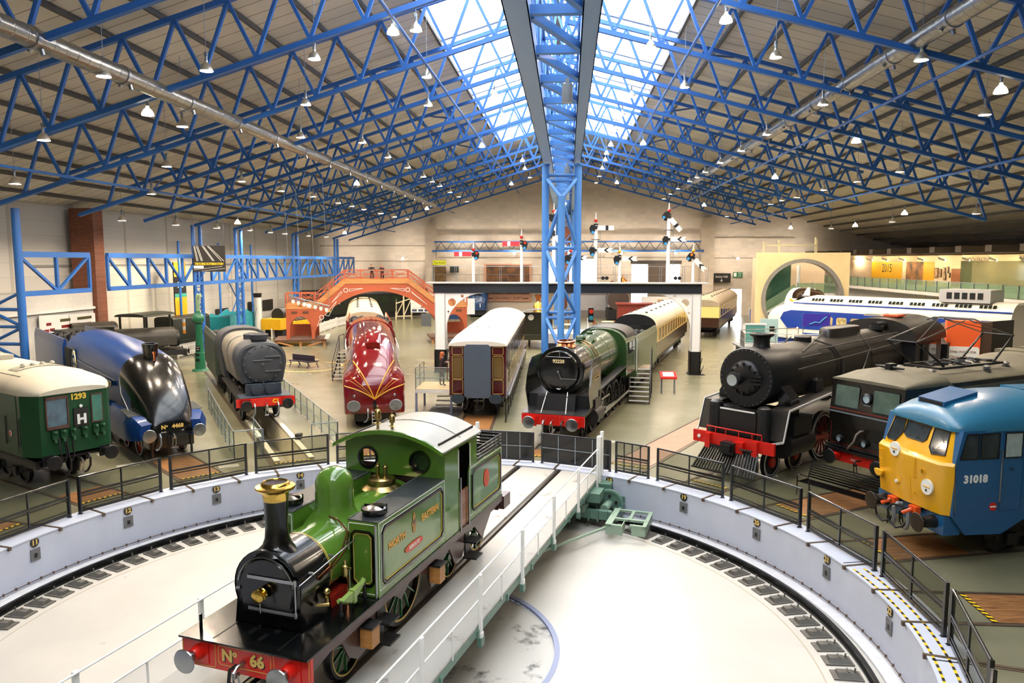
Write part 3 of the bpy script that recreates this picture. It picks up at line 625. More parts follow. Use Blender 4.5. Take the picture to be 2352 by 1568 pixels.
# ---------- 1. green tank engine on the bridge ----------
G=mat('ner_apple_green','567E2A',.14,coat=.7,var=.05); Mmar=mat('maroon_brown_frames','4A2E2E',.35,coat=.3,var=.15)
t=veh('tank_locomotive','green tank engine with brass-capped chimney standing on the turntable bridge','locomotive',BA,5.5,BA)
s_=mat('gold_lining','D8B45A',.4); wl_=mat('white_lining','E8E6D8',.4)
b=B(); b.box(-1.22,1.22,-.46,-.38,.8,1.27); bb=b.build('buffer_beam',Mred,t,flat=True)
b=B(); y=-.376
lining(b,[(x,y,z) for x,z in rrect(-.5,.5,.9,1.22,.04)],.008)
for x0,x1 in ((-1.2,-.56),(.56,1.2)): lining(b,[(x,y,z) for x,z in rrect(x0,x1,.83,1.25,.02)],.008)
b.build('beam_lining',s_,bb,flat=True)
text('N',(.33,y,1.06),'F',.27,Mcream,bb,'number_lettering',bold=.012); text('o',(.18,y,1.12),'F',.15,Mcream,bb,'number_lettering',bold=.008); text('66',(-.24,y,1.06),'F',.27,Mcream,bb,'number_lettering',bold=.012)
text('N',(.314,y-.002,1.045),'F',.27,Mblack,bb,'lettering_shadow',bold=.012,ext=.002); text('66',(-.256,y-.002,1.045),'F',.27,Mblack,bb,'lettering_shadow',bold=.012,ext=.002)
for s in (-1,1): buffer(t,s*.87,1.05,.2,Mred,-.38,Msteel,.13)
coupling(t,-.4,1.02,Msteel); 
b=B(); b.path([(.08,-.3,1.0),(.14,-.2,.95),(.1,-.12,.8),(.02,-.15,.72)],.03,8); b.build('screw_link',Mdsteel,t)
b=B(); b.box(-1.22,1.22,-9.0,-.3,1.27,1.3); b.build('running_plate',mat('black_running_plate','08090A',.22,coat=.2,bump=.1,scale=5,var=.1),t,flat=True)
b=B(); b.box(-.62,-.6,-1.0,-.4,1.3,1.306).box(.6,.62,-1.0,-.4,1.3,1.306).box(-.2,-.12,-.75,-.55,1.3,1.33).box(.1,.2,-.9,-.7,1.3,1.32).box(-.3,-.2,-.95,-.85,1.3,1.32); b.tube((.1,-1.0+.1,1.3),(.1,-.9,1.36),.03,10); b.build('footplate_fittings',Mblk,t)
for s in (-1,1):
    b=B(); b.bar((s*.98,-.55,1.3),(s*.98,-.55,1.58),.025,.05); b.build('lamp_iron',Mblack,t)
for s in (-1,1):
    b=B(); Z=[(-.46,1.27),(-8.95,1.27),(-8.95,.95),(-8.5,.95),(-7.9,.5),(-7.4,.95),(-7.1,.95),(-6.6,.5),(-6.2,.5),(-5.9,.95),(-5.4,.75),(-5.2,.45),(-4.95,.45),(-4.8,.8),(-4.2,1.1),(-3.6,.8),(-3.4,.95),(-3.0,1.12),(-2.7,.95),(-2.45,.5),(-2.0,.42),(-1.7,.6),(-1.5,.95),(-1.2,1.0),(-.46,.86)]
    b.prism(Z,'x',s*1.06-.02,s*1.06+.02); b.build('outside_frame',Mmar,t,flat=True)
    b=B(); b.box(s*1.2-.015,s*1.2+.015,-9,-.46,1.12,1.27); b.build('valance',Mmar,t)
    for y in (-2.15,-4.95):
        b=B(); b.box(s*1.1,s*1.34,y-.14,y+.12,.62,.98); b.build('sand_box',mat('varnished_wood_ends','C08A4C',.35,col2='A8703A',scale=3,streak=(1,1,8)),t)
        b=B(); b.box(s*1.08,s*1.36,y-.18,y+.15,.98,1.02); b.build('step_plate',Mblk,t)
    for y in (-2.75,-6.9):
        b=B(); b.box(s*1.06,s*1.4,y-.2,y+.2,.8,.84).box(s*1.06,s*1.1,y-.12,y+.12,.4,1.1).box(s*1.06,s*1.4,y-.2,y+.2,.42,.46); b.build('footstep',Mblk,t)
wheels(t,[(-2.1,.56),(-8.2,.56)],mat('wheel_green','2E6A3A',.25,coat=.4),Mblk,s_,10); wheels(t,[(-4.2,.86)],MATS['wheel_green'],Mblk,s_,14); wheels(t,[(-6.5,.5)],MATS['wheel_green'],Mblk,s_,10)
# smokebox
BZ=1.96
def dsec(r,hw,zb,zc,n=20):
    L=[(-hw,zb)]
    for i in range(n+1):
        a=math.pi*(1.12-1.24*i/n); L.append((r*math.cos(a),zc+r*math.sin(a)))
    return L+[(hw,zb)]
sb=B(); sb.loft(rings([(-1.02,dsec(.66,.66,1.3,BZ)),(-1.0,dsec(.655,.66,1.3,BZ)),(-1.85,dsec(.655,.66,1.3,BZ))])); sbx=sb.build('smokebox',Mblack,t)
b=B(); b.loft(rings([(-.99,dsec(.54,.5,1.5,BZ)),(-.955,dsec(.5,.46,1.53,BZ))])); dr=b.build('smokebox_door',Mblack,sbx)
b=B()
for z in (2.16,1.62): b.box(-.6,.34,-.96,-.93,z-.028,z+.028); b.tube((-.58,-.94,z-.05),(-.58,-.94,z+.05),.025,8)
b.tube((-.58,-.94,1.6),(-.58,-.94,2.2),.014,8); b.path([(-.55*math.cos(a),-.95,BZ+.55*math.sin(a)+.0) for a in [rad(10+i*16) for i in range(11)]],.011,6); b.tube((.5,-.95,1.93),(.56,-.92,1.93),.03,8)
b.build('door_strap',Msteel,sbx)
b=B(); b.lathe([(0,0),(.05,0),(.05,.03),(.1,.04),(.11,.07),(.1,.09),(.05,.08),(.04,.16),(.1,.17),(.11,.19),(.09,.2),(0,.2)],(.02,-.95,1.92),'y',20); b.build('door_hand_wheel',Mbrass,sbx)
b=B(); b.tube((0,-.8,1.9),(-.04,-.76,1.66),.012,6); b.build('door_lever',Msteel,sbx)
b=B(); b.loft(rings([(-1.85,dsec(.63,.3,1.5,BZ)),(-5.4,dsec(.63,.3,1.5,BZ))])); b.build('boiler',G,t)
b=B()
for y,m_ in ((-1.86,0),(-2.72,1),(-1.9,0)): b.loft(rings([(y,dsec(.64,.3,1.5,BZ)),(y-.02 if not m_ else y-.07,dsec(.64,.3,1.5,BZ))]),cap=False)
b.build('boiler_band',[s_],t)
b=B(); b.loft(rings([(-2.735,dsec(.645,.3,1.5,BZ)),(-2.775,dsec(.645,.3,1.5,BZ))]),cap=False).build('boiler_band',Mblack,t)
b=B(); b.box(-.6,.6,-2.5,-1.85,1.3,1.5); b.build('frame_stretcher',mat('frame_red','B02A1C',.4),t)
C_=(0,-1.3,0)
b=B(); b.lathe([(.36,2.5),(.3,2.56),(.24,2.62),(.2,2.74),(.185,2.95),(.2,3.4),(.21,3.5),(.17,3.5),(.17,2.9)],C_,n=32,cap=False); chm=b.build('chimney',Mblack,t)
b=B(); b.lathe([(.205,3.38),(.215,3.5),(.23,3.53),(.3,3.56),(.325,3.59),(.32,3.62),(.24,3.64),(.22,3.68),(.2,3.69),(.19,3.68),(.18,3.6),(.18,3.4)],C_,n=36,cap=False); b.build('brass_chimney_cap',Mbrass,chm)
b=B(); b.lathe([(.2,3.665),(0,3.62)],C_,n=24,cap=False); b.build('chimney_bore',mat('soot_brown','3A2A28',.7),chm)
b=B(); b.lathe([(.58,2.42),(.5,2.5),(.42,2.6),(.37,2.72),(.36,2.85),(.36,3.12),(.35,3.22),(.31,3.33),(.23,3.42),(.12,3.47),(0,3.485)],(0,-3.05,0),n=36,cap=False); b.build('dome',G,t)
b=B(); b.lathe([(.42,2.56),(.36,2.6),(.3,2.64),(.28,2.76),(.22,2.8),(0,2.81)],(0,-4.85,0),n=28,cap=False)
for s in (-.09,.09): b.lathe([(.045,2.8),(.045,2.98),(.06,2.99),(.06,3.02),(.02,3.04),(.02,3.1),(0,3.1)],(s,-4.85,0),n=12,cap=False)
b.build('safety_valve_cover',mat('aged_brass','B8A068',.25,metal=1),t)
# side tanks
for s in (-1,1):
    x0,x1=s*.58,s*1.2
    b=B(); b.prism([(-2.55,1.3),(-2.55,2.68),(-5.42,2.68),(-5.42,1.3)],'x',x0,x1); tk=b.build('side_tank',G,t,flat=True)
    b=B(); b.box(x0,x1,-5.42,-2.55,2.68,2.7); b.build('tank_top',mat('dark_grey_tank_top','34383A',.35,coat=.2,var=.15),tk)
    b=B()
    for i in range(48): b.ball((x0+s*.02,-2.6-i*.058,2.71),.012,6)
    b.build('rivet_row',Msteel,tk)
    xs=s*1.204; b=B(); b.m(0); Q=rrect(-5.28,-2.68,1.5,2.55,.1); lining(b,[(xs,y,z) for y,z in Q],.05); b.m(1); lining(b,[(xs+s*.004,y,z) for y,z in rrect(-5.24,-2.72,1.54,2.51,.1)],.012); b.m(2); lining(b,[(xs+s*.004,y,z) for y,z in rrect(-5.32,-2.64,1.46,2.59,.1)],.01); b.m(2); lining(b,[(xs,y,z) for y,z in rrect(-5.4,-2.57,1.42,2.67,.01)],.01); b.build('tank_side_lining',[Mblack,s_,wl_],tk,flat=True)
    b=B(); yf=-2.545; Q=rrect(min(x0,x1)+.1,max(x0,x1)-.08,1.5,2.5,.07); b.m(0); lining(b,[(x,yf,z) for x,z in Q],.04); b.m(1); Q=rrect(min(x0,x1)+.14,max(x0,x1)-.12,1.54,2.46,.07); lining(b,[(x,yf+.004,z) for x,z in Q],.012); b.m(2); Q=rrect(min(x0,x1)+.03,max(x0,x1)-.02,1.35,2.64,.02); lining(b,[(x,yf,z) for x,z in Q],.012); b.build('tank_front_lining',[Mblack,s_,wl_],tk,flat=True)
    b=B(); b.tube((s*1.16,-2.52,1.3),(s*1.16,-2.52,2.66),.02,8); b.build('tank_handrail',Msteel,tk)
    b=B(); b.lathe([(.22,2.7),(.22,2.78),(.24,2.79),(.24,2.83),(.1,2.86),(0,2.87)],(s*.9,-2.95,0),n=24,cap=False); b.path([(s*.9-.26,-2.95,2.75),(s*.9-.26,-2.95,2.92)],.015,6); b.tube((s*.9-.2,-2.95,2.86),(s*.9+.2,-2.95,2.86),.018,6); b.build('tank_filler_lid',Mblack,tk)
    f='L' if s<0 else 'R'; xs=s*1.207
    y1,y2=(-3.15,-4.55)
    if s<0: rr=1
    text('NORTH',(xs,-3.25,2.12),f,.19,mat('orange_gold_lettering','E8A848',.4),tk,'side_lettering',rot=0,bold=.006)
    text('EASTERN',(xs,-4.68,2.2),f,.19,MATS['orange_gold_lettering'],tk,'side_lettering',bold=.005)
    b=B(); pts=[(-3.93+.36*math.cos(a)*(1 if abs(math.cos(a))<.9 else 1.05),1.8+.075*math.copysign(abs(math.sin(a))**.6,math.sin(a))) for a in [2*math.pi*i/20 for i in range(20)]]; b.prism(pts,'x',xs,xs+s*.012); nm=b.build('name_plate',mat('nameplate_red','D8482E',.35),tk,flat=True)
    text('AEROLITE',(xs+s*.014,-3.93,1.8),f,.105,Mwlet,nm,'name_lettering')
    b=B(); 
    for dz,rr_ in ((.0,.09),(.12,.06),(-.12,.07),(.2,.03)): b.tube((xs,-3.95,2.22+dz),(xs+s*.004,-3.95,2.22+dz),rr_,12)
    b.m(1).tube((xs,-3.95,2.25),(xs+s*.007,-3.95,2.25),.05,10); b.build('painted_crest',[mat('crest_ochre','B88A48',.5),Mmar],tk)
# cab
b=B(); CF=[(-1.2,2.68),(-1.2,3.33)]+[(1.2*math.sin(rad(-90+i*10)),3.31+.36*(1-abs(math.sin(rad(-90+i*10)))**2.1)) for i in range(1,18)]+[(1.2,3.33),(1.2,2.68)]
def ringhole(cx_,cz,r,n=24): return [(cx_+r*math.cos(2*math.pi*i/n),cz+r*math.sin(2*math.pi*i/n)) for i in range(n)]
import bmesh
def plate_holes(outer,holes,ax,a,th):
    """flat plate with holes: triangulated from curve fill"""
    cu=D.curves.new('p','CURVE'); cu.dimensions='2D'; cu.fill_mode='BOTH'; cu.extrude=th/2
    for L in [outer]+holes:
        sp=cu.splines.new('POLY'); sp.points.add(len(L)-1)
        for q,(x,z) in zip(sp.points,L): q.co=(x,z,0,1)
        sp.use_cyclic_u=True
    o=D.objects.new('p',cu); COL.objects.link(o); bpy.context.view_layer.update(); me=D.meshes.new_from_object(o.evaluated_get(bpy.context.evaluated_depsgraph_get())); D.objects.remove(o); D.curves.remove(cu)
    b=B(); f={'y':lambda v:(v.x,a+v.z,v.y),'x':lambda v:(a+v.z,v.x,v.y)}[ax]
    b.add([f(v.co) for v in me.vertices],[tuple(p.vertices) for p in me.polygons]); D.meshes.remove(me); return b
cb=plate_holes(CF,[ringhole(.63,3.02,.22),ringhole(-.63,3.02,.22)],'y',-5.42,.03).build('cab',G,t,flat=True)
for s in (-1,1):
    b=B(); b.lathe([(.215,0),(.25,0),(.25,.03),(.215,.03)],(s*.63,-5.4,3.02),'y',28,cap=False); b.lathe([(.2,.015),(.22,.015),(.22,.035),(.2,.035)],(s*.63,-5.4,3.02),'y',28,cap=False); b.build('cab_window_ring',Mblack,cb)
    if s<0: b=B(); b.lathe([(0,0),(.215,0)],(s*.63,-5.41,3.02),'y',28,cap=False); b.build('cab_window_glass',Mglass,cb)
    b=B(); dz=[(-5.42,1.3),(-5.42,3.33),(-7.25,3.33),(-7.25,2.72),(-7.35,2.6),(-7.5,2.58),(-8.95,2.58),(-8.95,1.3),(-6.75,1.3),(-6.75,2.45),(-6.85,2.65),(-6.85,3.1),(-6.75,3.2),(-6.2,3.2),(-6.12,3.1),(-6.12,2.62),(-6.2,2.45),(-6.2,1.3)]
    b.prism(dz,'x',s*1.19-.015,s*1.19+.015); sd=b.build('cab_side_sheet',G,cb,flat=True)
    b=B(); b.box(s*1.17-.02,s*1.17+.02,-6.75,-6.2,1.3,2.15); b.build('cab_door',mat('varnished_teak','9C5A28',.25,coat=.4,col2='7A421C',scale=2,streak=(1,1,6)),cb)
    b=B(); b.tube((s*1.23,-6.72,1.25),(s*1.23,-6.72,2.5),.018,8).tube((s*1.23,-6.23,1.25),(s*1.23,-6.23,2.5),.018,8); b.build('cab_grab_rail',Msteel,cb)
    xs=s*1.21; b=B(); b.m(0); lining(b,[(xs,y,z) for y,z in rrect(-8.82,-6.95,1.5,2.46,.1)],.05); b.m(1); lining(b,[(xs+s*.004,y,z) for y,z in rrect(-8.78,-6.99,1.54,2.42,.1)],.012); b.m(2)
    b.bar((xs,-6.15,2.5),(xs,-6.15,3.15),.02,.02).bar((xs,-6.82,2.6),(xs,-6.82,3.15),.02,.02); lining(b,[(xs,y,z) for y,z in rrect(-8.92,-6.8,1.42,2.56,.02)],.01); b.build('bunker_lining',[Mblack,s_,wl_],cb,flat=True)
    b=B(); b.lathe([(0,.0),(1,.0),(1,.012),(0,.012)],n=28,ax='x'); 
    for v in b.v: v.y*=.17; v.z*=.22
    for v in b.v: v.x=xs+s*abs(v.x); v.y-=7.85; v.z+=2.05
    np_=b.build('number_plate',MATS['nameplate_red'],cb); text('66',(xs+s*.014,-7.85,2.05),'L' if s<0 else 'R',.16,Mbrass,np_,'plate_number')
b=B(); 
for s in (-1,1):
    for i in range(4): b.bar((s*1.2,-8.95,2.64+i*.085),(s*1.2,-7.3,2.64+i*.085),.03,.045)
for i in range(4): b.bar((-1.2,-8.95,2.64+i*.085),(1.2,-8.95,2.64+i*.085),.03,.045)
b.build('coal_rails',Mblack,cb,flat=True)
b=B(); b.box(-1.2,1.2,-8.97,-8.92,1.3,2.6).box(-1.17,1.17,-7.3,-7.25,1.3,3.3).box(-1.17,1.17,-8.95,-7.3,2.2,2.25); b.tube((-1.1,-7.9,2.35),(1.1,-7.9,2.35),.28,20); b.build('bunker',Mblk,cb)
b=B(); b.box(-1.1,1.1,-5.5,-5.46,1.5,2.9).box(-.5,.5,-5.9,-5.5,1.5,2.5); b.build('cab_backhead',mat('cab_interior_maroon','2A1416',.5),cb)
b=B(); n=16; R1=[(-1.3+2.6*i/n,3.34+.37*(1-abs(-1+2*i/n)**2.1)) for i in range(n+1)]; R0=[(x,z-.035) for x,z in reversed(R1)]
b.loft(rings([(-5.1,R1+R0),(-7.3,R1+R0)])); rf=b.build('cab_roof',mat('light_grey_roof','97978F',.4,var=.08,scale=1),t)
b=B(); b.loft(rings([(-5.06,[(x*1.01,z+.02) for x,z in R1]+[(x*1.01,z-.03) for x,z in R0]),(-5.12,[(x*1.01,z+.02) for x,z in R1]+[(x*1.01,z-.03) for x,z in R0])])); b.build('roof_front_edge',G,rf)
b=B()
for s in (-1,1): b.bar((s*1.12,-5.3,3.46),(s*1.12,-7.2,3.46),.03,.05)
b.path([(-1.2+.24*i,-6.3,3.345+.37*(1-abs(-1+2*(-1.2+.24*i+1.3)/2.6)**2.1)) for i in range(11)],.008,4); b.build('roof_gutter',Mblk,rf)
for x,k in ((.33,1),(-.02,.8)):
    b=B(); b.lathe([(.06*k,0),(.03,.04),(.03,.12*k),(.09*k,.15*k),(.03,.19*k),(.03,.23*k),(.075*k,.25*k),(.08*k,.4*k),(.04*k,.46*k),(.02,.47*k),(.015,.54*k),(0,.54*k)],(x,-5.32,3.66),n=14,cap=False); b.build('whistle',Mbrass if 0 else MATS['aged_brass'],rf)
# pipes and fittings on the visible side
b=B(); b.tube((-.66,-.95,2.12),(-.72,-2.55,2.33),.014,8)
for y in (-1.3,-1.9,-2.4): b.tube((-.6,y,2.15+(y+.95)*-.12),(-.69,y,2.15+(y+.95)*-.12),.025,6)
b.build('boiler_handrail',Msteel,t)
b=B(); b.path([(-.66,-1.45,2.05),(-.67,-1.8,2.1),(-.69,-2.2,2.3),(-.6,-2.5,2.5),(-.35,-2.62,2.62),(-.05,-2.7,2.66)],.018,6); b.path([(-.67,-1.5,2.0),(-.69,-2.0,2.12),(-.7,-2.3,2.25),(-.62,-2.52,2.48)],.016,6); b.path([(-.72,-2.2,1.95),(-.78,-2.2,1.7),(-.76,-2.2,1.45),(-.8,-2.15,1.3)],.02,6); b.build('copper_pipes',Mcopper,t)
b=B(); b.lathe([(.04,1.78),(.06,1.8),(.06,1.98),(.03,2.0),(.03,2.08),(0,2.08)],(-.72,-2.2,0),n=12,cap=False); b.tube((-.65,-2.2,1.92),(-.85,-2.2,1.95),.02,8); b.build('brass_lubricator',MATS['aged_brass'],t); b=B(); b.ball((-.72,-1.62,1.75),.07,12); b.tube((-.66,-1.4,1.6),(-.85,-1.5,1.6),.03,8).tube((-.72,-1.62,1.55),(-.72,-1.62,1.7),.035,8); b.build('brass_lubricator',MATS['aged_brass'],t)
b=B(); b.path([(-.95,-1.62,1.62),(-.98,-1.85,1.52),(-1.0,-2.1,1.56),(-1.0,-2.35,1.72)],.05,4)
for i in range(5): 
    f=i*.06; b.bar((-1.0,-1.62-f,1.6-.03*i+.02),(-1.0,-2.36+f,1.66-.03*i+.02),.09,.028)
b.bar((-1.0,-1.99,1.45),(-1.0,-1.99,1.68),.12,.09); b.build('leaf_spring',mat('spring_green','86A050',.3,coat=.3),t,flat=True)
b=B()
for y in (-1.6,-2.38): b.tube((-1.0,y,1.3),(-1.0,y,1.62),.025,8).lathe([(.04,1.36),(.05,1.4),(.04,1.44)],(-1.0,y,0),n=10)
b.build('spring_hangers',Mdsteel,t)
b=B(); b.box(-1.1,1.1,-9.02,-8.98,.85,1.27).box(-1.25,-.75,-9.5,-9.02,.88,1.22).box(.75,1.25,-9.5,-9.02,.88,1.22); b.build('rear_buffer_beam',Mmar,t)
# ---------- 2. green electric unit, left edge ----------
Gs=mat('southern_dark_green','1E4A2C',.35,coat=.15,var=.15,scale=3); Mcr2=mat('grey_cream_roof','CFC4AC',.55,var=.1,scale=1.5)
t=veh('electric_train','dark green electric train with cream roof and number 1293, left edge of hall','train',146.3,13.4,324.5)
pl=[(-1.37,-20),(-1.37,-1.05),(-1.04,-.5),(1.04,-.5),(1.37,-1.05),(1.37,-20)]
b=B(); b.prism(pl,'z',1.18,3.17); bd=b.build('body',Gs,t,flat=True)
def roofsec(w,z,h): return vsec(w,z-.04,z,z+h,16,2.0)
b=B(); b.loft(rings([(-.46,roofsec(1.02,3.17,.14)),(-.7,roofsec(1.2,3.17,.36)),(-1.1,roofsec(1.4,3.17,.52)),(-2,roofsec(1.42,3.17,.62)),(-20,roofsec(1.42,3.17,.62))])); rf=b.build('roof',Mcr2,t)
b=B()
for s in (-1,1): b.bar((s*.95,-1.9,3.62),(s*.95,-20,3.62),.05,.04); 
b.loft(rings([(-2.6,[(x,z+.05) for x,z in roofsec(.8,3.6,.18)]),(-3.3,[(x,z+.05) for x,z in roofsec(.8,3.6,.18)])])); b.box(-.3,.3,-6.6,-5.6,3.8,3.95); b.build('roof_duct',mat('roof_duct_grey','A8A493',.6),rf)
for x in (-.45,-.15,.15,.45):
    b=B(); b.lathe([(.1,3.84),(.06,3.9),(0,3.92)],(x,-2.95,0),n=8,cap=False); b.build('roof_ventilator',MATS['roof_duct_grey'],rf)
Mbrw=mat('window_frame_brown','5A3C34',.5,var=.2,scale=8)
b=B(); 
for p in ((.88,.84,2.02,3.06),(.24,.2,2.02,3.06)): b.box(p[0],p[1],-.5,-.44,p[2],p[3])
b.box(.2,.88,-.5,-.44,2.02,2.12).box(.2,.88,-.5,-.44,2.98,3.06); w=b.build('cab_window_frame',Mbrw,bd); B().box(.24,.84,-.5,-.475,2.1,3.0).build('cab_window_pane',mat('blue_reflecting_glass','4A6878',.08,coat=.6,var=.5,scale=3),w)
b=B().box(-.86,-.5,-.5,-.45,2.05,3.0); w=b.build('cab_window_frame',Mbrw,bd); B().box(-.83,-.53,-.46,-.445,2.1,2.96).build('cab_window_pane',mat('green_reflecting_glass','2E7A66',.1,coat=.5,var=.4,scale=3),w)
text('1293',(-.13,-.485,2.97),'F',.25,mat('gold_yellow_lettering','E8C24A',.45),bd,'number_lettering',bold=.012)
b=B(); b.box(-.4,.05,-.5,-.46,1.95,2.6); hb=b.build('headcode_box',Mblack,bd); text('H',(-.19,-.455,2.22),'F',.42,Mwlet,hb,'headcode_letter',bold=.02)
B().tube((-.18,-.47,2.66),(-.18,-.44,2.66),.05,14).build('headcode_lamp',Mwlet,hb)
for i,x in enumerate((.66,.4,.1,-.25,-.6,-.82)):
    b=B(); b.box(x-.09,x+.09,-.5,-.38,1.72,1.98).tube((x,-.42,1.72),(x,-.38,1.6),.05,8).ball((x,-.38,1.92),.07,8); b.build('jumper_socket',Gs,bd)
for x in (.56,.34):
    b=B(); b.path([(x,-.4,1.75),(x+.02,-.3,1.4),(x,-.28,1.1),(x-.09,-.3,.98),(x-.16,-.3,1.15),(x-.16,-.36,1.6)],.028,8); b.build('jumper_cable',Mblk,bd)
b=B()
for x in (-1,1):
    xs=x*1.375
    for y in (-1.2,-2.1): b.tube((xs+x*.03,y,1.5),(xs+x*.03,y,2.4),.02,6)
    b.build('cab_door_handles',Mblk,bd); b=B()
    B().box(xs-.01,xs+.01,-2.05,-1.3,1.3,3.1).build('cab_door',Gs,bd)
for s in (-1,1):
    for i in range(6):
        y=-4-i*2.4; b=B(); b.box(s*1.37,s*1.385,y-.5,y+.5,2.25,3.0); b.build('side_window',Mglass,bd)
b=B(); b.tube((1.4,-1.75,1.88),(1.42,-1.75,1.88),.1,16); k=b.build('warning_disc',Mwlet,bd); B().tube((1.42,-1.75,1.88),(1.425,-1.75,1.88),.08,16).build('disc_centre',Mred,k)
for z in (1.75,2.2,3.0):
    B().box(-1.376,1.376,-19.9,-1.06,z,z+.02).build('beading',Gs,bd)
for s in (-1,1): buffer(t,s*.87,1.05,.23,Mblk,-.5,Mdsteel)
coupling(t,-.45,1.0); under(t,-19.8,-.6,1.2,bog=((-3.2,2),(-16.5,2))); hose(t,-.3,-.5,.95,Mblk); hose(t,.3,-.5,.95,Mblk)
# ---------- 3. blue streamlined engine ----------
Bl=mat('garter_blue','173B78',.3,coat=.12,var=.06); 
t=veh('streamlined_locomotive','garter blue streamlined steam engine with black wedge nose and number 4468','locomotive',132,14.6,310.5)
def msec(w,z0,t_,sh): return vsec(w,z0,max(z0+.03,t_-sh),t_,16,2.5)
S=[(-.3,msec(.62,.95,1.35,.3)),(-.36,msec(.7,.95,1.5,.35)),(-.55,msec(.8,.95,1.85,.5)),(-.85,msec(.88,.95,2.3,.7)),(-1.3,msec(.96,.95,2.8,.9)),(-1.8,msec(1.02,.95,3.2,1.0)),(-2.3,msec(1.08,.95,3.55,1.05)),(-2.9,msec(1.12,1.0,3.74,1.1)),(-4.5,msec(1.2,1.6,3.86,1.1)),(-7,msec(1.28,1.6,3.98,1.15)),(-9.6,msec(1.33,1.3,4.02,1.2)),(-11.9,msec(1.35,1.3,4.02,1.2))]
b=B(); b.loft(rings(S))
fr=[]
for k,f in enumerate(b.f):
    c=sum((b.v[i] for i in f),Vec())/len(f); lim=-2.95 if c.z>2.6 else -2.95+1.25*min(1,(2.6-c.z)/.9)
    b.mi[k]=1 if c.y>lim-.0 else 0
bd=b.build('casing',[Bl,Mblack],t)
b=B()
for s in (-1,1):
    b.path([(0,-2.92,3.765)]+[(s*1.13*math.sin(a),-2.93,2.66+1.1*math.cos(a)) for a in [rad(15+i*15) for i in range(5)]]+[(s*1.13,-2.7,2.3),(s*1.1,-2.2,1.95),(s*1.09,-1.8,1.72),(s*1.12,-2.2,1.62),(s*1.15,-3.2,1.6)],.014,6)
b.build('white_edge_line',Mwlet,bd)
b=B(); b.lathe([(.26,3.4),(.27,3.9),(.3,4.12),(.2,4.12),(.2,3.8)],(0,0,0),n=28,cap=False)
for v in b.v: v.y=v.y*1.35-2.75
b.build('chimney',Mblack,t)
b=B(); b.tube((0,-2.2,3.5),(0,-2.2,3.78),.05,10).tube((0,-2.2,3.78),(0,-2.2,3.86),.07,10); b.build('chime_whistle',Mcopper,t)
for s in (-1,1):
    b=B(); b.loft(rings([(-.42,[(s*.62,.85),(s*1.05,.85),(s*1.1,1.1),(s*1.02,1.38),(s*.62,1.42)]),(-.7,[(s*.6,.82),(s*1.3,.82),(s*1.34,1.3),(s*1.2,1.62),(s*.6,1.66)]),(-1.6,[(s*.6,.7),(s*1.36,.7),(s*1.36,1.4),(s*1.25,1.72),(s*.6,1.78)]),(-3.8,[(s*.6,.7),(s*1.36,.7),(s*1.36,1.6),(s*1.25,1.78),(s*.6,1.8)])])); b.build('front_fairing',Bl,t)
    b=B()
    for i in range(9): y=-1.0-i*.13; z=1.67+.012*i; b.box(s*.85,s*1.32,y-.045,y+.01,z-.01,z+.03)
    b.build('slatted_step',mat('step_slats','6A6A62',.5),t)
    b=B(); b.prism([(-3.8,.95),(-3.8,1.8),(-11.9,1.8),(-11.9,.8),(-10,.8),(-9.2,1.15),(-8.6,1.0),(-7.8,1.35),(-6.8,1.35),(-6.2,1.05),(-5.5,1.35),(-4.6,1.25),(-4.2,1.0)],'x',s*1.3,s*1.34); b.build('valance',Bl,t)
    b=B(); b.prism([(-9.35,2.5),(-9.35,2.65),(-9.7,3.3),(-10.1,3.42),(-10.3,3.3),(-10.3,2.5)],'x',s*1.32,s*1.36); w=b.build('cab_window',Mglass,bd)
    b=B(); lining(b,[(s*1.365,y,z) for y,z in [(-9.35,2.5),(-9.35,2.65),(-9.7,3.3),(-10.1,3.42),(-10.3,3.3),(-10.3,2.5)]],.025); b.build('window_trim',Mbrass,w)
    b=B(); b.box(s*1.3,s*1.37,-11.9,-10.7,1.4,3.3); b.build('cab_doorway',mat('dark_interior','101418',.7),bd)
    b=B(); b.box(s*1.24,s*1.27,-4.6,-3.5,2.45,2.68); p=b.build('name_plate',Mblack,bd); text('MALLARD',(s*1.275,-4.05,2.565),'L' if s<0 else 'R',.17,Mbrass,p,'name_lettering')
    b=B(); b.path([(s*1.24,-3.1,2.75),(s*1.3,-6,2.85),(s*1.36,-9.2,2.95)],.016,6); b.build('casing_handrail',Msteel,bd)
text('N',(.32,-.29,1.26),'F',.2,Mcream,bd,'number_lettering',bold=.01); text('o',(.2,-.29,1.3),'F',.11,Mcream,bd,'number_lettering',bold=.006); text('4468',(-.18,-.29,1.26),'F',.2,Mcream,bd,'number_lettering',bold=.01)
text('CLASS',(.32,-.29,1.08),'F',.07,Mwlet,bd,'small_lettering'); text('A4',(-.35,-.29,1.08),'F',.07,Mwlet,bd,'small_lettering')
for s in (-1,1): buffer(t,s*.87,1.05,.24,Bl,-.45,Msteel,.13)
coupling(t,-.38,.98); hose(t,.45,-.42,.9)
b=B(); b.box(-.8,.8,-2,-.5,.45,.95).box(.65,.72,-.5,-.42,.15,.95).box(-.72,-.65,-.5,-.42,.15,.95); b.build('front_frames',Mblack,t)
wheels(t,[(-1.8,.48),(-3.6,.48)],Mred,Msteel); wheels(t,[(-5.2,1.0),(-7.4,1.0),(-9.6,1.0)],mat('wheel_red','8E2018',.35),Msteel,n=16)
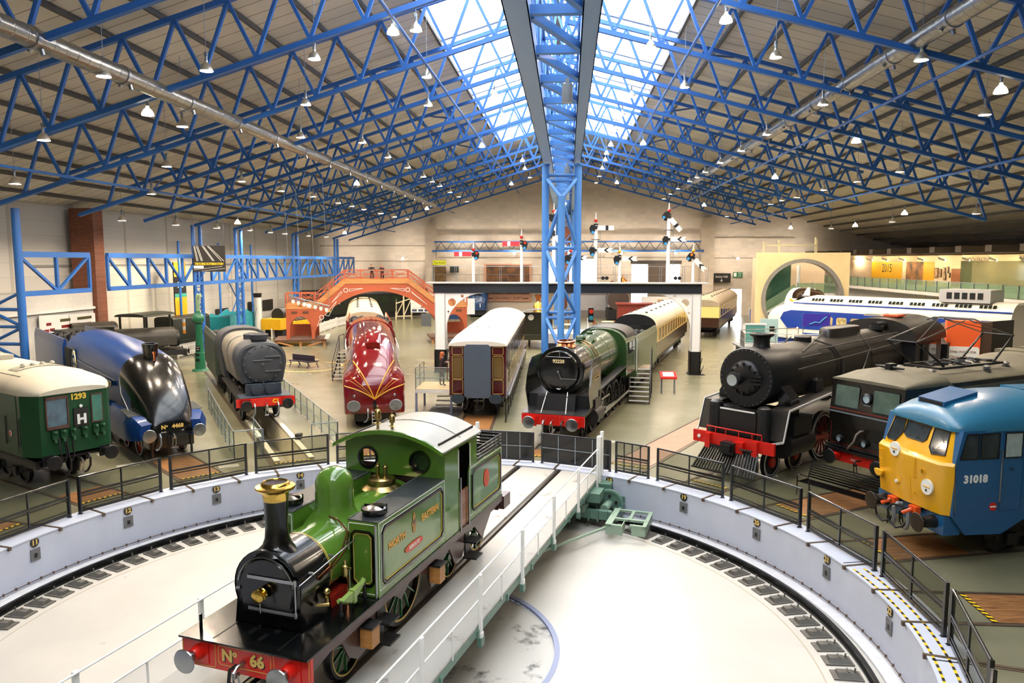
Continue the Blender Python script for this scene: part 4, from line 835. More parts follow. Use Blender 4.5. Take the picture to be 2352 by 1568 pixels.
def tender(t,m,y0,y1,w,zt,inner=True,mc=None,wh=8):
    b=B(); b.prism([(-w,1.15),(w,1.15),(w,zt-.35),(w-.08,zt),(w-.16,zt),(w-.2,zt-.35),(-w+.2,zt-.35),(-w+.16,zt),(-w+.08,zt),(-w,zt-.35)],'y',y1,y0); o=b.build('tender_body',m,t,flat=True)
    b=B(); b.box(-w+.15,w-.15,y1+.2,y0-.1,zt-.5,zt-.3)
    for i in range(40): b.ball((rnd.uniform(-w+.4,w-.4),rnd.uniform(y1+2,y0-.6),zt-.3),rnd.uniform(.15,.28),6)
    b.build('coal_load',mc or mat('coal_black','0E0E0F',.5,bump=.5,scale=12),o,flat=True)
    b=B(); b.box(-w+.1,w-.1,y1,y0,.75,1.15); b.build('tender_frame',Mblk,t); wheels(t,[(y0-1.1-i*1.55,.62) for i in range(int((y0-y1-1)/1.55))],Mblk,Mdsteel)
tender(t,Bl,-12.5,-20.5,1.34,3.6)
# ---------- 4. slab-sided grey engine ----------
Mq=mat('dusty_slate_grey','3A3E44',.55,var=.2,scale=2); Mqt=mat('dusty_grey_top','8A8478',.8,var=.2,scale=2)
t=veh('goods_locomotive','slate grey boxy steam engine with red buffer beam lettered C1','locomotive',116.6,18.2,296.6)
def qsec(w,z0,zs,zt): return vsec(w,z0,zs,zt,18,2.7,bw=w*.82)
b=B(); b.loft(rings([(-1.2,qsec(1.02,1.85,2.75,3.62)),(-1.16,qsec(.95,1.9,2.75,3.55)),(-1.2,qsec(1.06,1.85,2.75,3.66)),(-2.9,qsec(1.08,1.85,2.75,3.68))]),cap=True); sbx=b.build('smokebox',Mq,t)
b=B(); b.loft(rings([(-2.9,qsec(1.04,1.75,2.75,3.62)),(-7.4,qsec(1.1,1.7,2.8,3.72))])); b.build('boiler_casing',Mqt,t)
b=B()
for y in (-2.95,-5.0,-7.2): b.loft(rings([(y,qsec(1.09,1.75,2.75,3.7)),(y-.12,qsec(1.09,1.75,2.75,3.7))]),cap=False)
b.build('casing_band',mat('band_blue_grey','34404E',.5),t)
b=B(); b.lathe([(.0,.1),(.5,.09),(.78,.05),(.84,.02),(.84,-.02)],(0,-1.15,2.72),'y',36,cap=False); d_=b.build('smokebox_door',Mq,sbx)
for i in range(16):
    a=2*math.pi*i/16; b=B(); b.box(.8*math.cos(a)-.03,.8*math.cos(a)+.03,-1.16,-1.06,2.72+.8*math.sin(a)-.03,2.72+.8*math.sin(a)+.03); b.build('door_dog',mat('clamp_grey','54585C',.5),d_)
b=B()
for z in (3.05,2.4): b.box(-.8,-.1,-1.08,-1.02,z-.03,z+.03)
b.tube((-.4,-1.02,2.9),(.4,-1.02,2.9),.016,6).tube((.0,-1.05,2.72),(.0,-.98,2.72),.05,10); b.build('door_clamps',mat('clamp_grey','54585C',.5),d_)
b=B(); b.lathe([(.34,3.6),(.34,3.72),(.4,3.76),(.43,3.98),(.4,4.0),(.33,3.95),(.3,3.7)],(0,-2.0,0),n=30,cap=False); b.build('chimney',Mq,t)
b=B(); b.lathe([(.46,3.6),(.47,3.84),(.42,3.88),(0,3.93)],(0,-3.7,0),n=30,cap=False); b.tube((0,-4.6,3.7),(0,-4.6,3.85),.1,10); b.build('dome',Mq,t)
b=B(); b.box(-1.25,1.25,-.5,-.43,.93,1.3); bb=b.build('buffer_beam',Mred,t); b=B()
for i in range(30): b.ball((rnd.uniform(-1.2,1.2),-.42,rnd.choice((.98,1.25,1.12))),.014,6)
b.build('beam_rivets',Mred,bb); text('C1',(-.42,-.42,1.13),'F',.24,mat('yellow_lettering','F2D01E',.4),bb,'number_lettering',bold=.01)
for s in (-1,1): buffer(t,s*.87,1.05,.24,Mq,-.45,Mdsteel,.16)
coupling(t,-.42,1.05); hose(t,.5,-.42,.95); hose(t,-.5,-.42,.95)
b=B(); b.add([(-1.1,-.5,1.32),(1.1,-.5,1.32),(1.1,-1.3,1.4),(-1.1,-1.3,1.4)],[(0,1,2,3)]); b.box(-.75,.75,-1.4,-.9,1.2,1.85); b.lathe([(0,.12),(.1,.12),(.26,.1),(.28,0)],(.3,-.9,1.62),'y',24,cap=False); b.lathe([(0,.12),(.1,.12),(.26,.1),(.28,0)],(-.3,-.9,1.62),'y',24,cap=False); b.build('steam_chest',mat('blue_slate','2C3644',.45),t)
b=B(); b.box(-1.15,1.15,-7.5,-.55,1.25,1.31).box(-.9,.9,-7.5,-.6,.8,1.25); b.build('frames',Mblk,t)
wheels(t,[(-2.6,.78),(-5.0,.78),(-7.4,.78)],Mq,Mdsteel,sol=True)
b=B(); b.loft(rings([(-7.4,qsec(1.2,1.3,2.9,3.85)),(-9.3,qsec(1.25,1.3,2.9,3.85))])); b.build('cab',Mq,t); tender(t,mat('tender_olive','3E4A40',.5,var=.2),-9.6,-16.5,1.25,3.3)
# ---------- 5. maroon streamliner ----------
Mm=mat('crimson_lake','6E0F14',.1,coat=.8,var=.04); Mgs=mat('gold_stripe','D89A2C',.35)
t=veh('streamlined_locomotive','crimson streamlined steam engine with bulbous nose and gold whisker stripes','locomotive',102,16.5,281.5)
def nsec(W,zb,zsh,w,zt,n=14):
    L=[(-W,zb),(-W*1.0,zb+.3*(zsh-zb)),(-W,zsh-.12),(-W+.06*W,zsh)]
    hw=min(w,W*.97); zs=zsh+.4*max(0,zt-zsh)
    for i in range(n+1):
        a=math.pi*(1-i/n); c,s2=math.cos(a),math.sin(a); L.append((hw*math.copysign(abs(c)**.8,c),zs+(zt-zs)*abs(s2)**.85))
    return L+[(W-.06*W,zsh),(W,zsh-.12),(W,zb+.3*(zsh-zb)),(W,zb)]
S=[(-.22,nsec(.55,.7,1.3,.35,1.45)),(-.24,nsec(.85,.66,1.6,.5,1.75)),(-.3,nsec(1.05,.64,1.85,.62,2.0)),(-.42,nsec(1.2,.62,2.05,.72,2.22)),(-.65,nsec(1.3,.6,2.2,.82,2.55)),(-1.0,nsec(1.35,.6,2.28,.9,2.95)),(-1.5,nsec(1.37,.6,2.28,.96,3.35)),(-2.1,nsec(1.37,.7,2.28,1.0,3.68)),(-2.9,nsec(1.37,.9,2.26,1.04,3.9)),(-4,nsec(1.37,1.3,2.2,1.1,4.0)),(-9.5,nsec(1.37,1.3,2.2,1.25,4.05))]
b=B(); b.loft(rings(S)); bd=b.build('casing',Mm,t,ang=60)
from mathutils.bvhtree import BVHTree
bv=BVHTree.FromPolygons([v for v in b.v],b.f)
def drape(pts,r,n=24,side=1):
    out=[]
    for x,z in pts:
        h_=bv.ray_cast(Vec((x*side,5,z)),Vec((0,-1,0)))
        if h_[0]: out.append(h_[0]+Vec((0,.006,0)))
    return out
def bez(p,q,r_,s3,n=20): return [tuple((1-k)**3*p[i]+3*(1-k)**2*k*q[i]+3*(1-k)*k*k*r_[i]+k**3*s3[i] for i in (0,1)) for k in [j/n for j in range(n+1)]]
for s in (-1,1):
    for e,c1,c2,r in (((.9,2.85),(.12,1.6),(.5,2.5),.028),((.78,2.55),(.1,1.55),(.45,2.2),.008),((1.02,2.25),(.14,1.5),(.6,2.0),.01),((1.1,2.12),(.15,1.45),(.7,1.95),.008),((1.28,1.86),(.2,1.45),(.75,1.8),.028)):
        P_=drape(bez((0,1.28),c1,c2,e),r,side=s)
        if len(P_)>3: b=B(); b.path(P_,r,6); b.build('gold_whisker_stripe',Mgs,bd)
for s in (-1,1):
    b=B(); b.bar((s*1.38,-.9,1.88),(s*1.38,-9.5,1.88),.01,.1); b.bar((s*1.38,-.95,1.72),(s*1.38,-9.5,1.72),.01,.03).bar((s*1.38,-.95,2.04),(s*1.38,-9.5,2.04),.01,.03); b.build('side_stripe',Mgs,bd)
    b=B(); b.lathe([(.28,.0),(.29,-.03),(.2,-.05),(0,-.06)],(s*.9,.02,1.05),'y',28); b.lathe([(0,.0),(.27,-.0)],(s*.9,.02,1.05),'y',28,cap=False); b.tube((s*.9,-.5,1.05),(s*.9,-.02,1.05),.1,12)
    for v in b.v: v.z=1.05+(v.z-1.05)*.85
    b.build('buffer',mat('white_enamel_buffer','B8BEC2',.3,metal=.6),t)
    b=B(); b.ball((s*.87,-.3,1.45),.08,12); b.tube((s*.87,-.3,1.35),(s*.87,-.3,1.62),.035,8); b.build('head_lamp',Msteel,bd)
    b=B(); b.path([(s*1.1,-3.2,3.3),(s*1.22,-3.6,3.1),(s*1.3,-5,3.1),(s*1.32,-8.8,3.1)],.018,6)
    for i in range(10): b.tube((s*1.15,-3.6-i*.3,2.3),(s*1.27,-3.6-i*.3,3.08),.01,5)
    b.build('casing_handrail',Mwhite,bd)
b=B(); b.box(-.07,.07,-.24,-.16,.85,1.2); b.build('coupling_recess',Mblack,bd)
b=B()
for i in range(4): b.box(-.12,.12,-.2,-.16,.25+i*.15,.27+i*.15)
b.box(-.13,-.11,-.2,-.16,.2,.8).box(.11,.13,-.2,-.16,.2,.8); b.build('front_ladder',Mwhite,bd)
hose(t,.3,-.3,.75); b=B(); b.box(-.9,.9,-2,-.4,.3,.7); b.build('front_frames',Mblk,t); wheels(t,[(-1.4,.46),(-3.4,.46)],Mblk,Mdsteel,x=.78); wheels(t,[(-5.5,1.02),(-7.6,1.02)],Mm,Msteel,n=16,x=.85)
b=B(); b.loft(rings([(-1.55,[(x*.3,z) for x,z in vsec(1,3.4,3.6,3.66,8)]),(-2.2,[(x*.36,z) for x,z in vsec(1,3.6,3.9,4.02,8)]),(-3.4,[(x*.36,z) for x,z in vsec(1,3.7,4.0,4.08,8)])])); b.build('chimney_shroud',Mm,bd)
b=B(); b.loft(rings([(-9.5,vsec(1.36,1.3,3.0,4.08,14)),(-12,vsec(1.36,1.3,3.0,4.08,14))])); b.build('cab',Mm,t)
for s in (-1,1):
    b=B(); b.prism([(-9.7,2.55),(-9.7,3.15),(-10.6,3.3),(-10.6,2.55)],'x',s*1.34,s*1.375); b.build('cab_window',Mglass,t)
tender(t,Mm,-12.4,-20.4,1.36,3.75)
# coach behind
def coach(t,lower,upper,roofm,y0,y1,w=1.35,zf=1.1,ze=3.1,zr_=3.85,nw=8,waist=2.0,win=Mglass,vent=True,hip=.9):
    b=B(); b.box(-w,w,y1,y0,zf,waist); bd=b.build('body_lower',lower,t,flat=True)
    b=B(); b.box(-w,w,y1,y0,waist,ze); up=b.build('body_upper',upper,t,flat=True)
    b=B(); b.loft(rings([(y0+.03,vsec(w+.03,ze-.03,ze,ze+(zr_-ze)*.65,14,2.1)),(y0-hip,vsec(w+.03,ze-.03,ze,zr_,14,2.1)),(y1+hip,vsec(w+.03,ze-.03,ze,zr_,14,2.1)),(y1-.03,vsec(w+.03,ze-.03,ze,ze+(zr_-ze)*.65,14,2.1))])); rf=b.build('roof',roofm,t)
    n=nw
    for s in (-1,1):
        for i in range(n):
            y=y0-1.2-(y0-y1-2.4)*(i+.5)/n; l=(y0-y1-2.4)/n*.32
            b=B(); b.box(s*w,s*(w+.012),y-l,y+l,waist+.12,ze-.2); b.build('side_window',win,up,flat=True)
    if vent:
        for i in range(int((y0-y1)/2.2)):
            y=y0-1.4-i*2.2; b=B(); 
            for x in (-.5,.5): b.lathe([(.09,-.02),(.1,.06),(.05,.1),(0,.1)],(x,y,zr_-.07),n=10,cap=False)
            b.build('roof_ventilator',mat('vent_dark','3A3836',.5),rf)
    under(t,y1+.2,y0-.2,w*.9,bog=((y0-3,2),(y1+3,2))); return bd,up,rf
t=veh('railway_coach','coach with rounded cream roof behind the crimson streamlined engine','railway coach',102,38.5,281.5)
coach(t,mat('coach_crimson','5A1A1C',.3,coat=.3),mat('coach_crimson2','6A2020',.3,coat=.3),mat('coach_roof_tan','C8B294',.6,var=.08),0,-17,w=1.35,zr_=4.0)
# ---------- 6. royal saloon ----------
Mlake=mat('carmine_lake_panel','4A1418',.2,coat=.6,var=.1); Mroofw=mat('ivory_roof','E6DDD0',.5,var=.05,scale=1)
t=veh('railway_saloon','dark crimson saloon with ivory roof and grey board over its end gangway','railway coach',87,17.7,266.5)
W=1.32
b=B(); b.box(-W,W,-20,-.55,1.1,3.45); bd=b.build('body',Mlake,t,flat=True)
b=B(); b.loft(rings([(-.5,vsec(W+.04,3.42,3.45,3.66,18,2.0)),(-1.0,vsec(W+.04,3.42,3.45,3.95,18,2.0)),(-2.4,vsec(W+.05,3.42,3.45,4.08,18,2.0)),(-18.6,vsec(W+.05,3.42,3.45,4.08,18,2.0)),(-20,vsec(W+.04,3.42,3.45,3.7,18,2.0))])); rf=b.build('roof',Mroofw,t)
b=B(); b.box(-.42,.42,-3.4,-3.15,4.14,4.17).box(-.3,-.26,-3.3,-3.25,4.05,4.14).box(.26,.3,-3.3,-3.25,4.05,4.14); b.build('roof_board',mat('roof_fitting_white','D8D4CC',.5),rf)
for x,y,r in ((-.1,-4.6,.1),(.2,-5.6,.1),(0,-7,.14),(0,-9,.28),(0,-11.5,.28),(0,-14,.3),(.0,-16.5,.28)):
    b=B(); b.lathe([(r*1.3,4.03),(r*1.3,4.07),(r,4.1),(r*.6,4.18),(0,4.2)],(x,y,0),n=16,cap=False); b.build('roof_ventilator',MATS['roof_fitting_white'],rf)
b=B(); 
for i in range(12): 
    for s in (-1,1): b.bar((s*.95,-3-i*1.3,3.9),(s*.95,-3.5-i*1.3,3.9),.05,.05)
b.build('roof_vent_strips',MATS['roof_fitting_white'],rf)
b=B(); q=[(x,z) for x,z in rrect(-.62,.62,1.02,3.5,.12)]; b.prism(q,'y',-.5,-.38); b.build('gangway_board',mat('blue_grey_board','4A5666',.55,var=.04),bd)
for s in (-1,1):
    b=B().box(s*.74,s*1.14,-.55,-.53,1.95,2.9); w=b.build('end_window',mat('amber_window','6A5226',.2,coat=.4),bd)
    b=B(); 
    for z0,z1 in ((1.9,2.95),(3.02,3.38),(1.2,1.85)): lining(b,[(x,-.53,z) for x,z in rrect(.7*s if s>0 else -1.18,1.18 if s>0 else -.7,z0,z1,.03)],.016)
    b.build('end_lining',s_,bd)
    b=B(); b.lathe([(0,0),(.3,0),(.31,-.03),(.2,-.06)],(s*.87,0,1.05),'y',28); b.tube((s*.87,-.6,1.05),(s*.87,-.03,1.05),.11,12)
    for v in b.v: v.z=1.05+(v.z-1.05)*.75
    b.build('buffer',mat('blue_grey_buffer','3C4856',.35,metal=.5),t)
    for i in range(13):
        y=-1.8-i*1.42; b=B(); b.box(s*W,s*(W+.012),y-.42,y+.42,2.25,3.15); b.build('side_window',mat('maroon_window','2A1A1C',.1,coat=.6),bd,flat=True)
        b=B(); lining(b,[(s*(W+.01),yy,z) for yy,z in rrect(y-.6,y+.6,1.2,2.1,.05)],.006); b.build('side_lining',s_,bd,flat=True)
    b=B(); b.box(s*(W-.1),s*(W+.12),-19.6,-1.2,.98,1.06); b.build('footboard',mat('footboard_grey','8C8886',.5),t)
    b=B(); b.path([(s*1.36,-.75,2.6),(s*1.44,-.75,2.55),(s*1.44,-.75,1.8),(s*1.36,-.75,1.75)],.018,6); b.build('grab_handle',Mbrass,bd)
under(t,-19.8,-.6,1.15,bog=((-3.4,3),(-16.4,3))); hose(t,.45,-.5,.95,Mblk); hose(t,-.3,-.5,.95,Mblk); coupling(t,-.5,.95,Mblk)
# ---------- 7. black and green 92220 ----------
Mbg=mat('brunswick_green','2C4626',.26,coat=.25,var=.08)
t=veh('steam_locomotive','black-fronted green steam engine with number 92220 and smoke deflectors','locomotive',72,12.9,251)
ZB=2.95
b=B(); b.lathe([(0,-1.28),(.6,-1.26),(.78,-1.3),(.84,-1.38),(.84,-1.45)],(0,0,ZB),'y',40,cap=False); 
b2=B(); b2.lathe([(.92,-1.4),(.97,-1.42),(.98,-1.52),(.94,-1.56),(.94,-3.1)],(0,0,ZB),'y',48,cap=True); sbx=b2.build('smokebox',Mblack,t); dr=b.build('smokebox_door',Mblack,sbx)
b=B()
for i in range(60):
    a=2*math.pi*i/60; b.ball((.945*math.cos(a),-3.0,ZB+.945*math.sin(a)),.014,5)
b.build('rivet_ring',Mblk,sbx)
b=B(); b.box(-.3,.3,-1.27,-1.25,ZB+.32,ZB+.48); p=b.build('number_plate',Mblk,dr); text('92220',(0,-1.245,ZB+.4),'F',.19,mat('cream_lettering','F0D8A0',.4),p,'number_lettering',bold=.008)
b=B(); b.tube((-.5,-1.22,ZB+.58),(.5,-1.22,ZB+.58),.014,6).tube((0,-1.26,ZB+.0),(0,-1.15,ZB),.045,12).tube((0,-1.16,ZB),(-.14,-1.14,ZB-.3),.013,6).box(-.75,-.1,-1.25,-1.23,ZB-.3,ZB-.27)
b.box(-.06,-.04,-1.27,-1.2,ZB+.6,ZB+.8); b.build('door_fittings',Msteel,dr)
b=B(); b.lathe([(.1,0),(.12,0),(.12,.01),(.1,.01)],(0,-1.29,ZB-.62),'y',20); b.box(-.02,.02,-1.29,-1.28,ZB-.68,ZB-.56); b.build('shed_plate',Mwlet,dr)
b=B(); b.lathe([(.42,3.82),(.36,3.88),(.33,3.98),(.36,4.02),(.4,4.05),(.36,4.08),(.28,4.08),(.26,3.95)],(0,0,0),n=30,cap=False)
for v in b.v: v.y=v.y*1.5-2.4
b.build('copper_chimney_cap',Mcopper,sbx)
b=B(); b.lathe([(.92,-3.1),(.94,-4.5),(1.02,-6.4),(1.02,-8.6)],(0,0,ZB),'y',40,cap=True); bo=b.build('boiler',Mbg,t)
for y,r in ((-3.12,.95),(-4.6,.97),(-6.4,1.035),(-8.4,1.035)): 
    b=B(); b.lathe([(r,y),(r,y-.05)],(0,0,ZB),'y',40,cap=False); b.build('boiler_band',mat('lining_orange_black','1A1C14',.2,coat=.4),bo)
for y in (-4.5,-4.0):
    b=B(); b.path([(-.99*math.cos(rad(a)),y+.2,ZB+.99*math.sin(rad(a))) for a in range(-10,75,12)],.02,6); b.build('boiler_pipe',Mcopper,bo)
b=B(); b.ball((0,-4.9,3.95),.24,14,.5).ball((0,-6.6,4.0),.16,12,.6); b.box(-.3,-.05,-4.1,-3.8,3.85,3.98).tube((-.55,-5.0,3.8),(-.55,-5.5,3.82),.06,8); b.build('dome_and_fittings',Mbg,bo)
for s in (-1,1):
    b=B(); z=[(-1.3,1.5),(-.98,2.2),(-1.15,2.75),(-1.45,3.2),(-1.75,3.42),(-3.2,3.42),(-3.2,1.6)]
    b.prism(z,'x',s*1.28-.012,s*1.28+.012); df=b.build('smoke_deflector',Mblack,t,flat=True)
    b=B(); b.tube((s*1.3,-1.25,2.4),(s*1.3,-1.6,3.1),.015,6).tube((s*1.32,-1.6,3.1),(s*1.32,-2.7,3.1),.012,6); b.build('deflector_handrail',Msteel,df)
    b=B(); b.box(s*1.28,s*1.31,-2.9,-1.9,2.55,2.7); p=b.build('name_plate',Mbrass,df); text('EVENING STAR',(s*1.313,-2.4,2.62),'L' if s<0 else 'R',.1,Mblk,p,'name_lettering')
    b=B(); b.prism([(-3.2,1.95),(-3.2,2.0),(-11,2.3),(-11,2.25)],'x',s*.95,s*1.32); b.box(s*.95,s*1.32,-3.2,-2.9,1.7,2.0); b.build('running_plate',Mblk,t)
    b=B(); b.tube((s*1.12,-1.9,1.05),(s*1.12,-3.1,1.05),.38,20); b.box(s*.8,s*1.35,-3.0,-2.0,1.0,1.75); b.build('cylinder',Mblk,t)
    b=B(); b.bar((s*1.2,-3.1,1.0),(s*1.2,-4.6,1.0),.06,.1).bar((s*1.25,-4.4,.95),(s*1.2,-6.9,.8),.05,.11).bar((s*1.22,-3.8,.78),(s*1.22,-10.2,.78),.05,.12).bar((s*1.25,-3.9,1.5),(s*1.25,-3.9,.9),.05,.08).bar((s*1.25,-3.5,1.5),(s*1.25,-5.2,1.45),.05,.07).tube((s*1.1,-3.5,1.35),(s*1.3,-3.5,1.35),.09,12); b.build('motion_rods',Msteel,t)
b=B(); b.prism([(-.5,1.3),(-.5,1.36),(-.8,1.45),(-.95,2.0),(-1.2,2.05),(-3.2,2.05),(-3.2,1.3)],'x',-.78,.78); b.prism([(-.5,1.3),(-.5,1.36),(-1.3,1.5),(-1.35,2.0),(-3.2,2.05),(-3.2,1.3)],'x',-1.26,1.26); b.build('front_apron',Mblk,t,flat=True)
for s in (-1,1):
    b=B(); b.tube((s*.5,-.5,1.4),(s*.42,-1.1,2.15),.018,6); b.build('apron_handrail',Mwhite,t)
b=B(); b.box(-1.27,1.27,-.52,-.44,.93,1.34); bb=b.build('buffer_beam',Mred,t); b=B()
for i in range(14):
    for z in (.98,1.28): b.ball((-1.2+i*.185,-.44,z),.013,5)
for x in (-.7,-.5,.5,.3,-.3,.7):
    for z in (1.06,1.14,1.21): b.ball((x,-.44,z),.013,5)
b.build('beam_rivets',mat('rivet_pink','D86A5A',.4),bb)
for s in (-1,1): buffer(t,s*.87,1.08,.25,Mred,-.44,Msteel,.15)
coupling(t,-.44,1.12); hose(t,.35,-.44,1.0); hose(t,-.4,-.44,1.0,Mblk)
wheels(t,[(-2.4,.46)],Mblk,Mdsteel); wheels(t,[(-4.0,.76),(-5.65,.76),(-7.3,.76),(-8.95,.76),(-10.6,.76)],Mblk,Mdsteel,n=14)
b=B(); b.box(-.5,.5,-11,-.9,.7,1.6); b.build('frames',Mblk,t)
b=B(); b.loft(rings([(-9.0,vsec(1.3,1.7,3.0,4.0,16,2.4)),(-11.4,vsec(1.34,1.7,3.0,4.05,16,2.4))])); cb=b.build('cab',Mbg,t)
b=B(); b.loft(rings([(-9.6,[(x*1.005,z+.012) for x,z in vsec(1.2,3.4,3.45,4.01,16,2.4)]),(-11.7,[(x*1.005,z+.03) for x,z in vsec(1.25,3.4,3.45,4.03,16,2.4)])])); b.build('cab_roof',Mblk,cb)
for s in (-1,1):
    for y0,y1 in ((-9.5,-10.2),(-10.4,-11.1)): 
        b=B(); b.box(s*1.31,s*1.35,y1,y0,2.75,3.3); b.build('cab_window',Mglass,cb)
    b=B(); b.tube((s*1.38,-11.5,1.6),(s*1.38,-11.5,3.3),.02,6); b.build('cab_handrail',Mwhite,cb)
tender(t,mat('tender_green','4A5E44',.3,coat=.4,var=.12),-12.0,-19.4,1.3,3.35)
b=B(); b.loft(rings([(-12.0,vsec(1.1,3.0,3.2,3.9,12)),(-12.6,vsec(1.1,3.0,3.2,3.9,12))])); b.build('tender_front_plate',Mblk,t)
# umber and cream coach behind
t=veh('railway_coach','umber and cream coach with black end behind the green 92220 engine','railway coach',72,34.0,251)
bd,up,rf=coach(t,mat('umber_brown','3A2418',.25,coat=.4),mat('pullman_cream','E8CC7E',.3,coat=.3),mat('coach_roof_cream','D8CCB0',.5,var=.06),0,-19,zr_=3.95,nw=11,win=mat('curtained_window','8A6A38',.2,coat=.3))
b=B(); b.box(-1.36,1.36,-.02,.06,1.1,3.15).prism([(x,z) for x,z in vsec(1.36,3.1,3.12,3.9,14)],'y',-.02,.06); ew=b.build('black_end',Mblk,bd); b=B(); b.prism([(x,z) for x,z in vsec(.45,1.2,2.9,3.2,10)],'y',.06,.3); b.build('gangway_bellows',mat('bellows_black','0A0A0A',.8),ew)
# ---------- 8. huge black engine ----------
Mch=mat('weathered_boiler_black','35322E',.38,var=.3,scale=2,metal=.2)
t=veh('steam_locomotive','huge black steam engine with headlamp, red buffer beam and white-edged footplate','locomotive',41.4,13.0,221.4)
ZC=3.34
b=B(); b.lathe([(0,-.95),(.45,-.95),(.52,-1.02),(1.0,-1.04),(1.03,-1.08),(1.03,-3.0)],(0,0,ZC),'y',48,cap=True); sbx=b.build('smokebox',Mblk,t)
b=B(); b.lathe([(.62,-1.04),(.6,-.98),(.5,-.9),(.42,-.86),(0,-.84)],(0,0,ZC),'y',36,cap=False); dr=b.build('smokebox_door',Mblk,sbx)
for i in range(12):
    a=2*math.pi*i/12; b=B(); b.box(.5*math.cos(a)-.03,.5*math.cos(a)+.03,-.93,-.82,ZC+.5*math.sin(a)-.04,ZC+.5*math.sin(a)+.04); b.build('door_clamp',Mblk,dr)
for z in (.12,-.12,.0): B().box(-.72,-.3,-.88,-.8,ZC+z-.025,ZC+z+.025).build('door_hinge',Mblk,dr)
b=B()
for i in range(36):
    a=2*math.pi*i/36; b.ball((.95*math.cos(a),-1.03,ZC+.95*math.sin(a)),.02,6)
b.build('rivet_ring',mat('rivet_grey','6A6A68',.4),sbx)
b=B(); b.lathe([(.12,-.8),(.2,-.7),(.21,-.35),(.23,-.3),(.2,-.28)],(0.05,0,ZC),'y',28,cap=True); hl=b.build('headlamp',Mblk,t); b=B(); b.lathe([(0,-.27),(.19,-.27)],(.05,0,ZC),'y',24,cap=False); b.build('headlamp_glass',mat('lamp_glass','C8D0CC',.08,metal=.7,emis=.15),hl)
b=B(); b.path([(.05+.25*math.cos(rad(a)),-.35,ZC+.25*math.sin(rad(a))) for a in range(0,181,20)],.03,6); b.build('headlamp_hood',Mblk,hl)
b=B(); b.lathe([(.42,4.22),(.32,4.3),(.28,4.4),(.27,4.6),(.3,4.68),(.4,4.74),(.42,4.78),(.4,4.82),(.3,4.83),(.26,4.8),(.24,4.6)],(0,-2.0,0),n=32,cap=False); ch_=b.build('chimney',Mblk,sbx); b=B(); b.lathe([(0,4.78),(.28,4.78)],(0,-2.0,0),n=24,cap=False); b.build('chimney_lid',Mdsteel,ch_)
b=B(); b.lathe([(1.0,-3.0),(1.03,-6),(1.12,-9),(1.12,-11.6)],(0,0,ZC),'y',40,cap=True); bo=b.build('boiler',Mch,t)
b=B(); b.lathe([(.3,4.3),(.31,4.5),(.27,4.54),(0,4.55)],(0,-4.9,0),n=24,cap=False); b.build('dome',Mblk,bo)
b=B(); b.loft([[ (x,y,4.2+.5*k) for x,y in [(.38*math.copysign(abs(math.cos(a))**.6,math.cos(a))*m_,-7.9+1.35*math.copysign(abs(math.sin(a))**.6,math.sin(a))*m_) for a in [2*math.pi*i/28 for i in range(28)]]] for k,m_ in ((0,1.02),(.8,1.0),(1.0,.94),(1.06,.8))]); b.build('sand_dome',mat('sand_dome_brownblack','2C2826',.35,coat=.2),bo)
for y in (-3.0,-5.6,-8.4,-10.4):
    b=B(); b.lathe([(1.05 if y>-6 else 1.13,y),(1.05 if y>-6 else 1.13,y-.08)],(0,0,ZC),'y',40,cap=False); b.build('boiler_band',Mch,bo)
for pts,r in (([(-.95,-3,3.95),(-.98,-4.4,4.0),(-.9,-4.4,4.15),(-1.0,-11,4.35)],.025),([(-1.08,-2.6,3.6),(-1.15,-11,3.95)],.022),([(-.4,-5.0,4.4),(-.75,-5.6,4.2),(-1.06,-6.0,3.7),(-1.08,-6.0,3.0),(-.8,-6.0,2.5)],.035),([(-.6,-8.2,4.5),(-1.05,-8.3,3.9),(-1.1,-7.6,3.1),(-1.2,-6.6,2.6)],.025),([(-.2,-6,4.55),(-.7,-3.6,4.1)],.025),([(.3,-4.6,4.5),(1.0,-4.0,3.7)],.025)):
    b=B(); b.path(pts,r,6); b.build('boiler_pipe',mat('pipe_grey','5C5A56',.4,metal=.4),bo)
b=B(); b.tube((-.3,-10.4,4.6),(-.3,-11.3,4.6),.17,14).tube((-.3,-10.6,4.6),(-.3,-10.6,4.45),.3,10); b.build('turbo_generator',Mblk,bo)
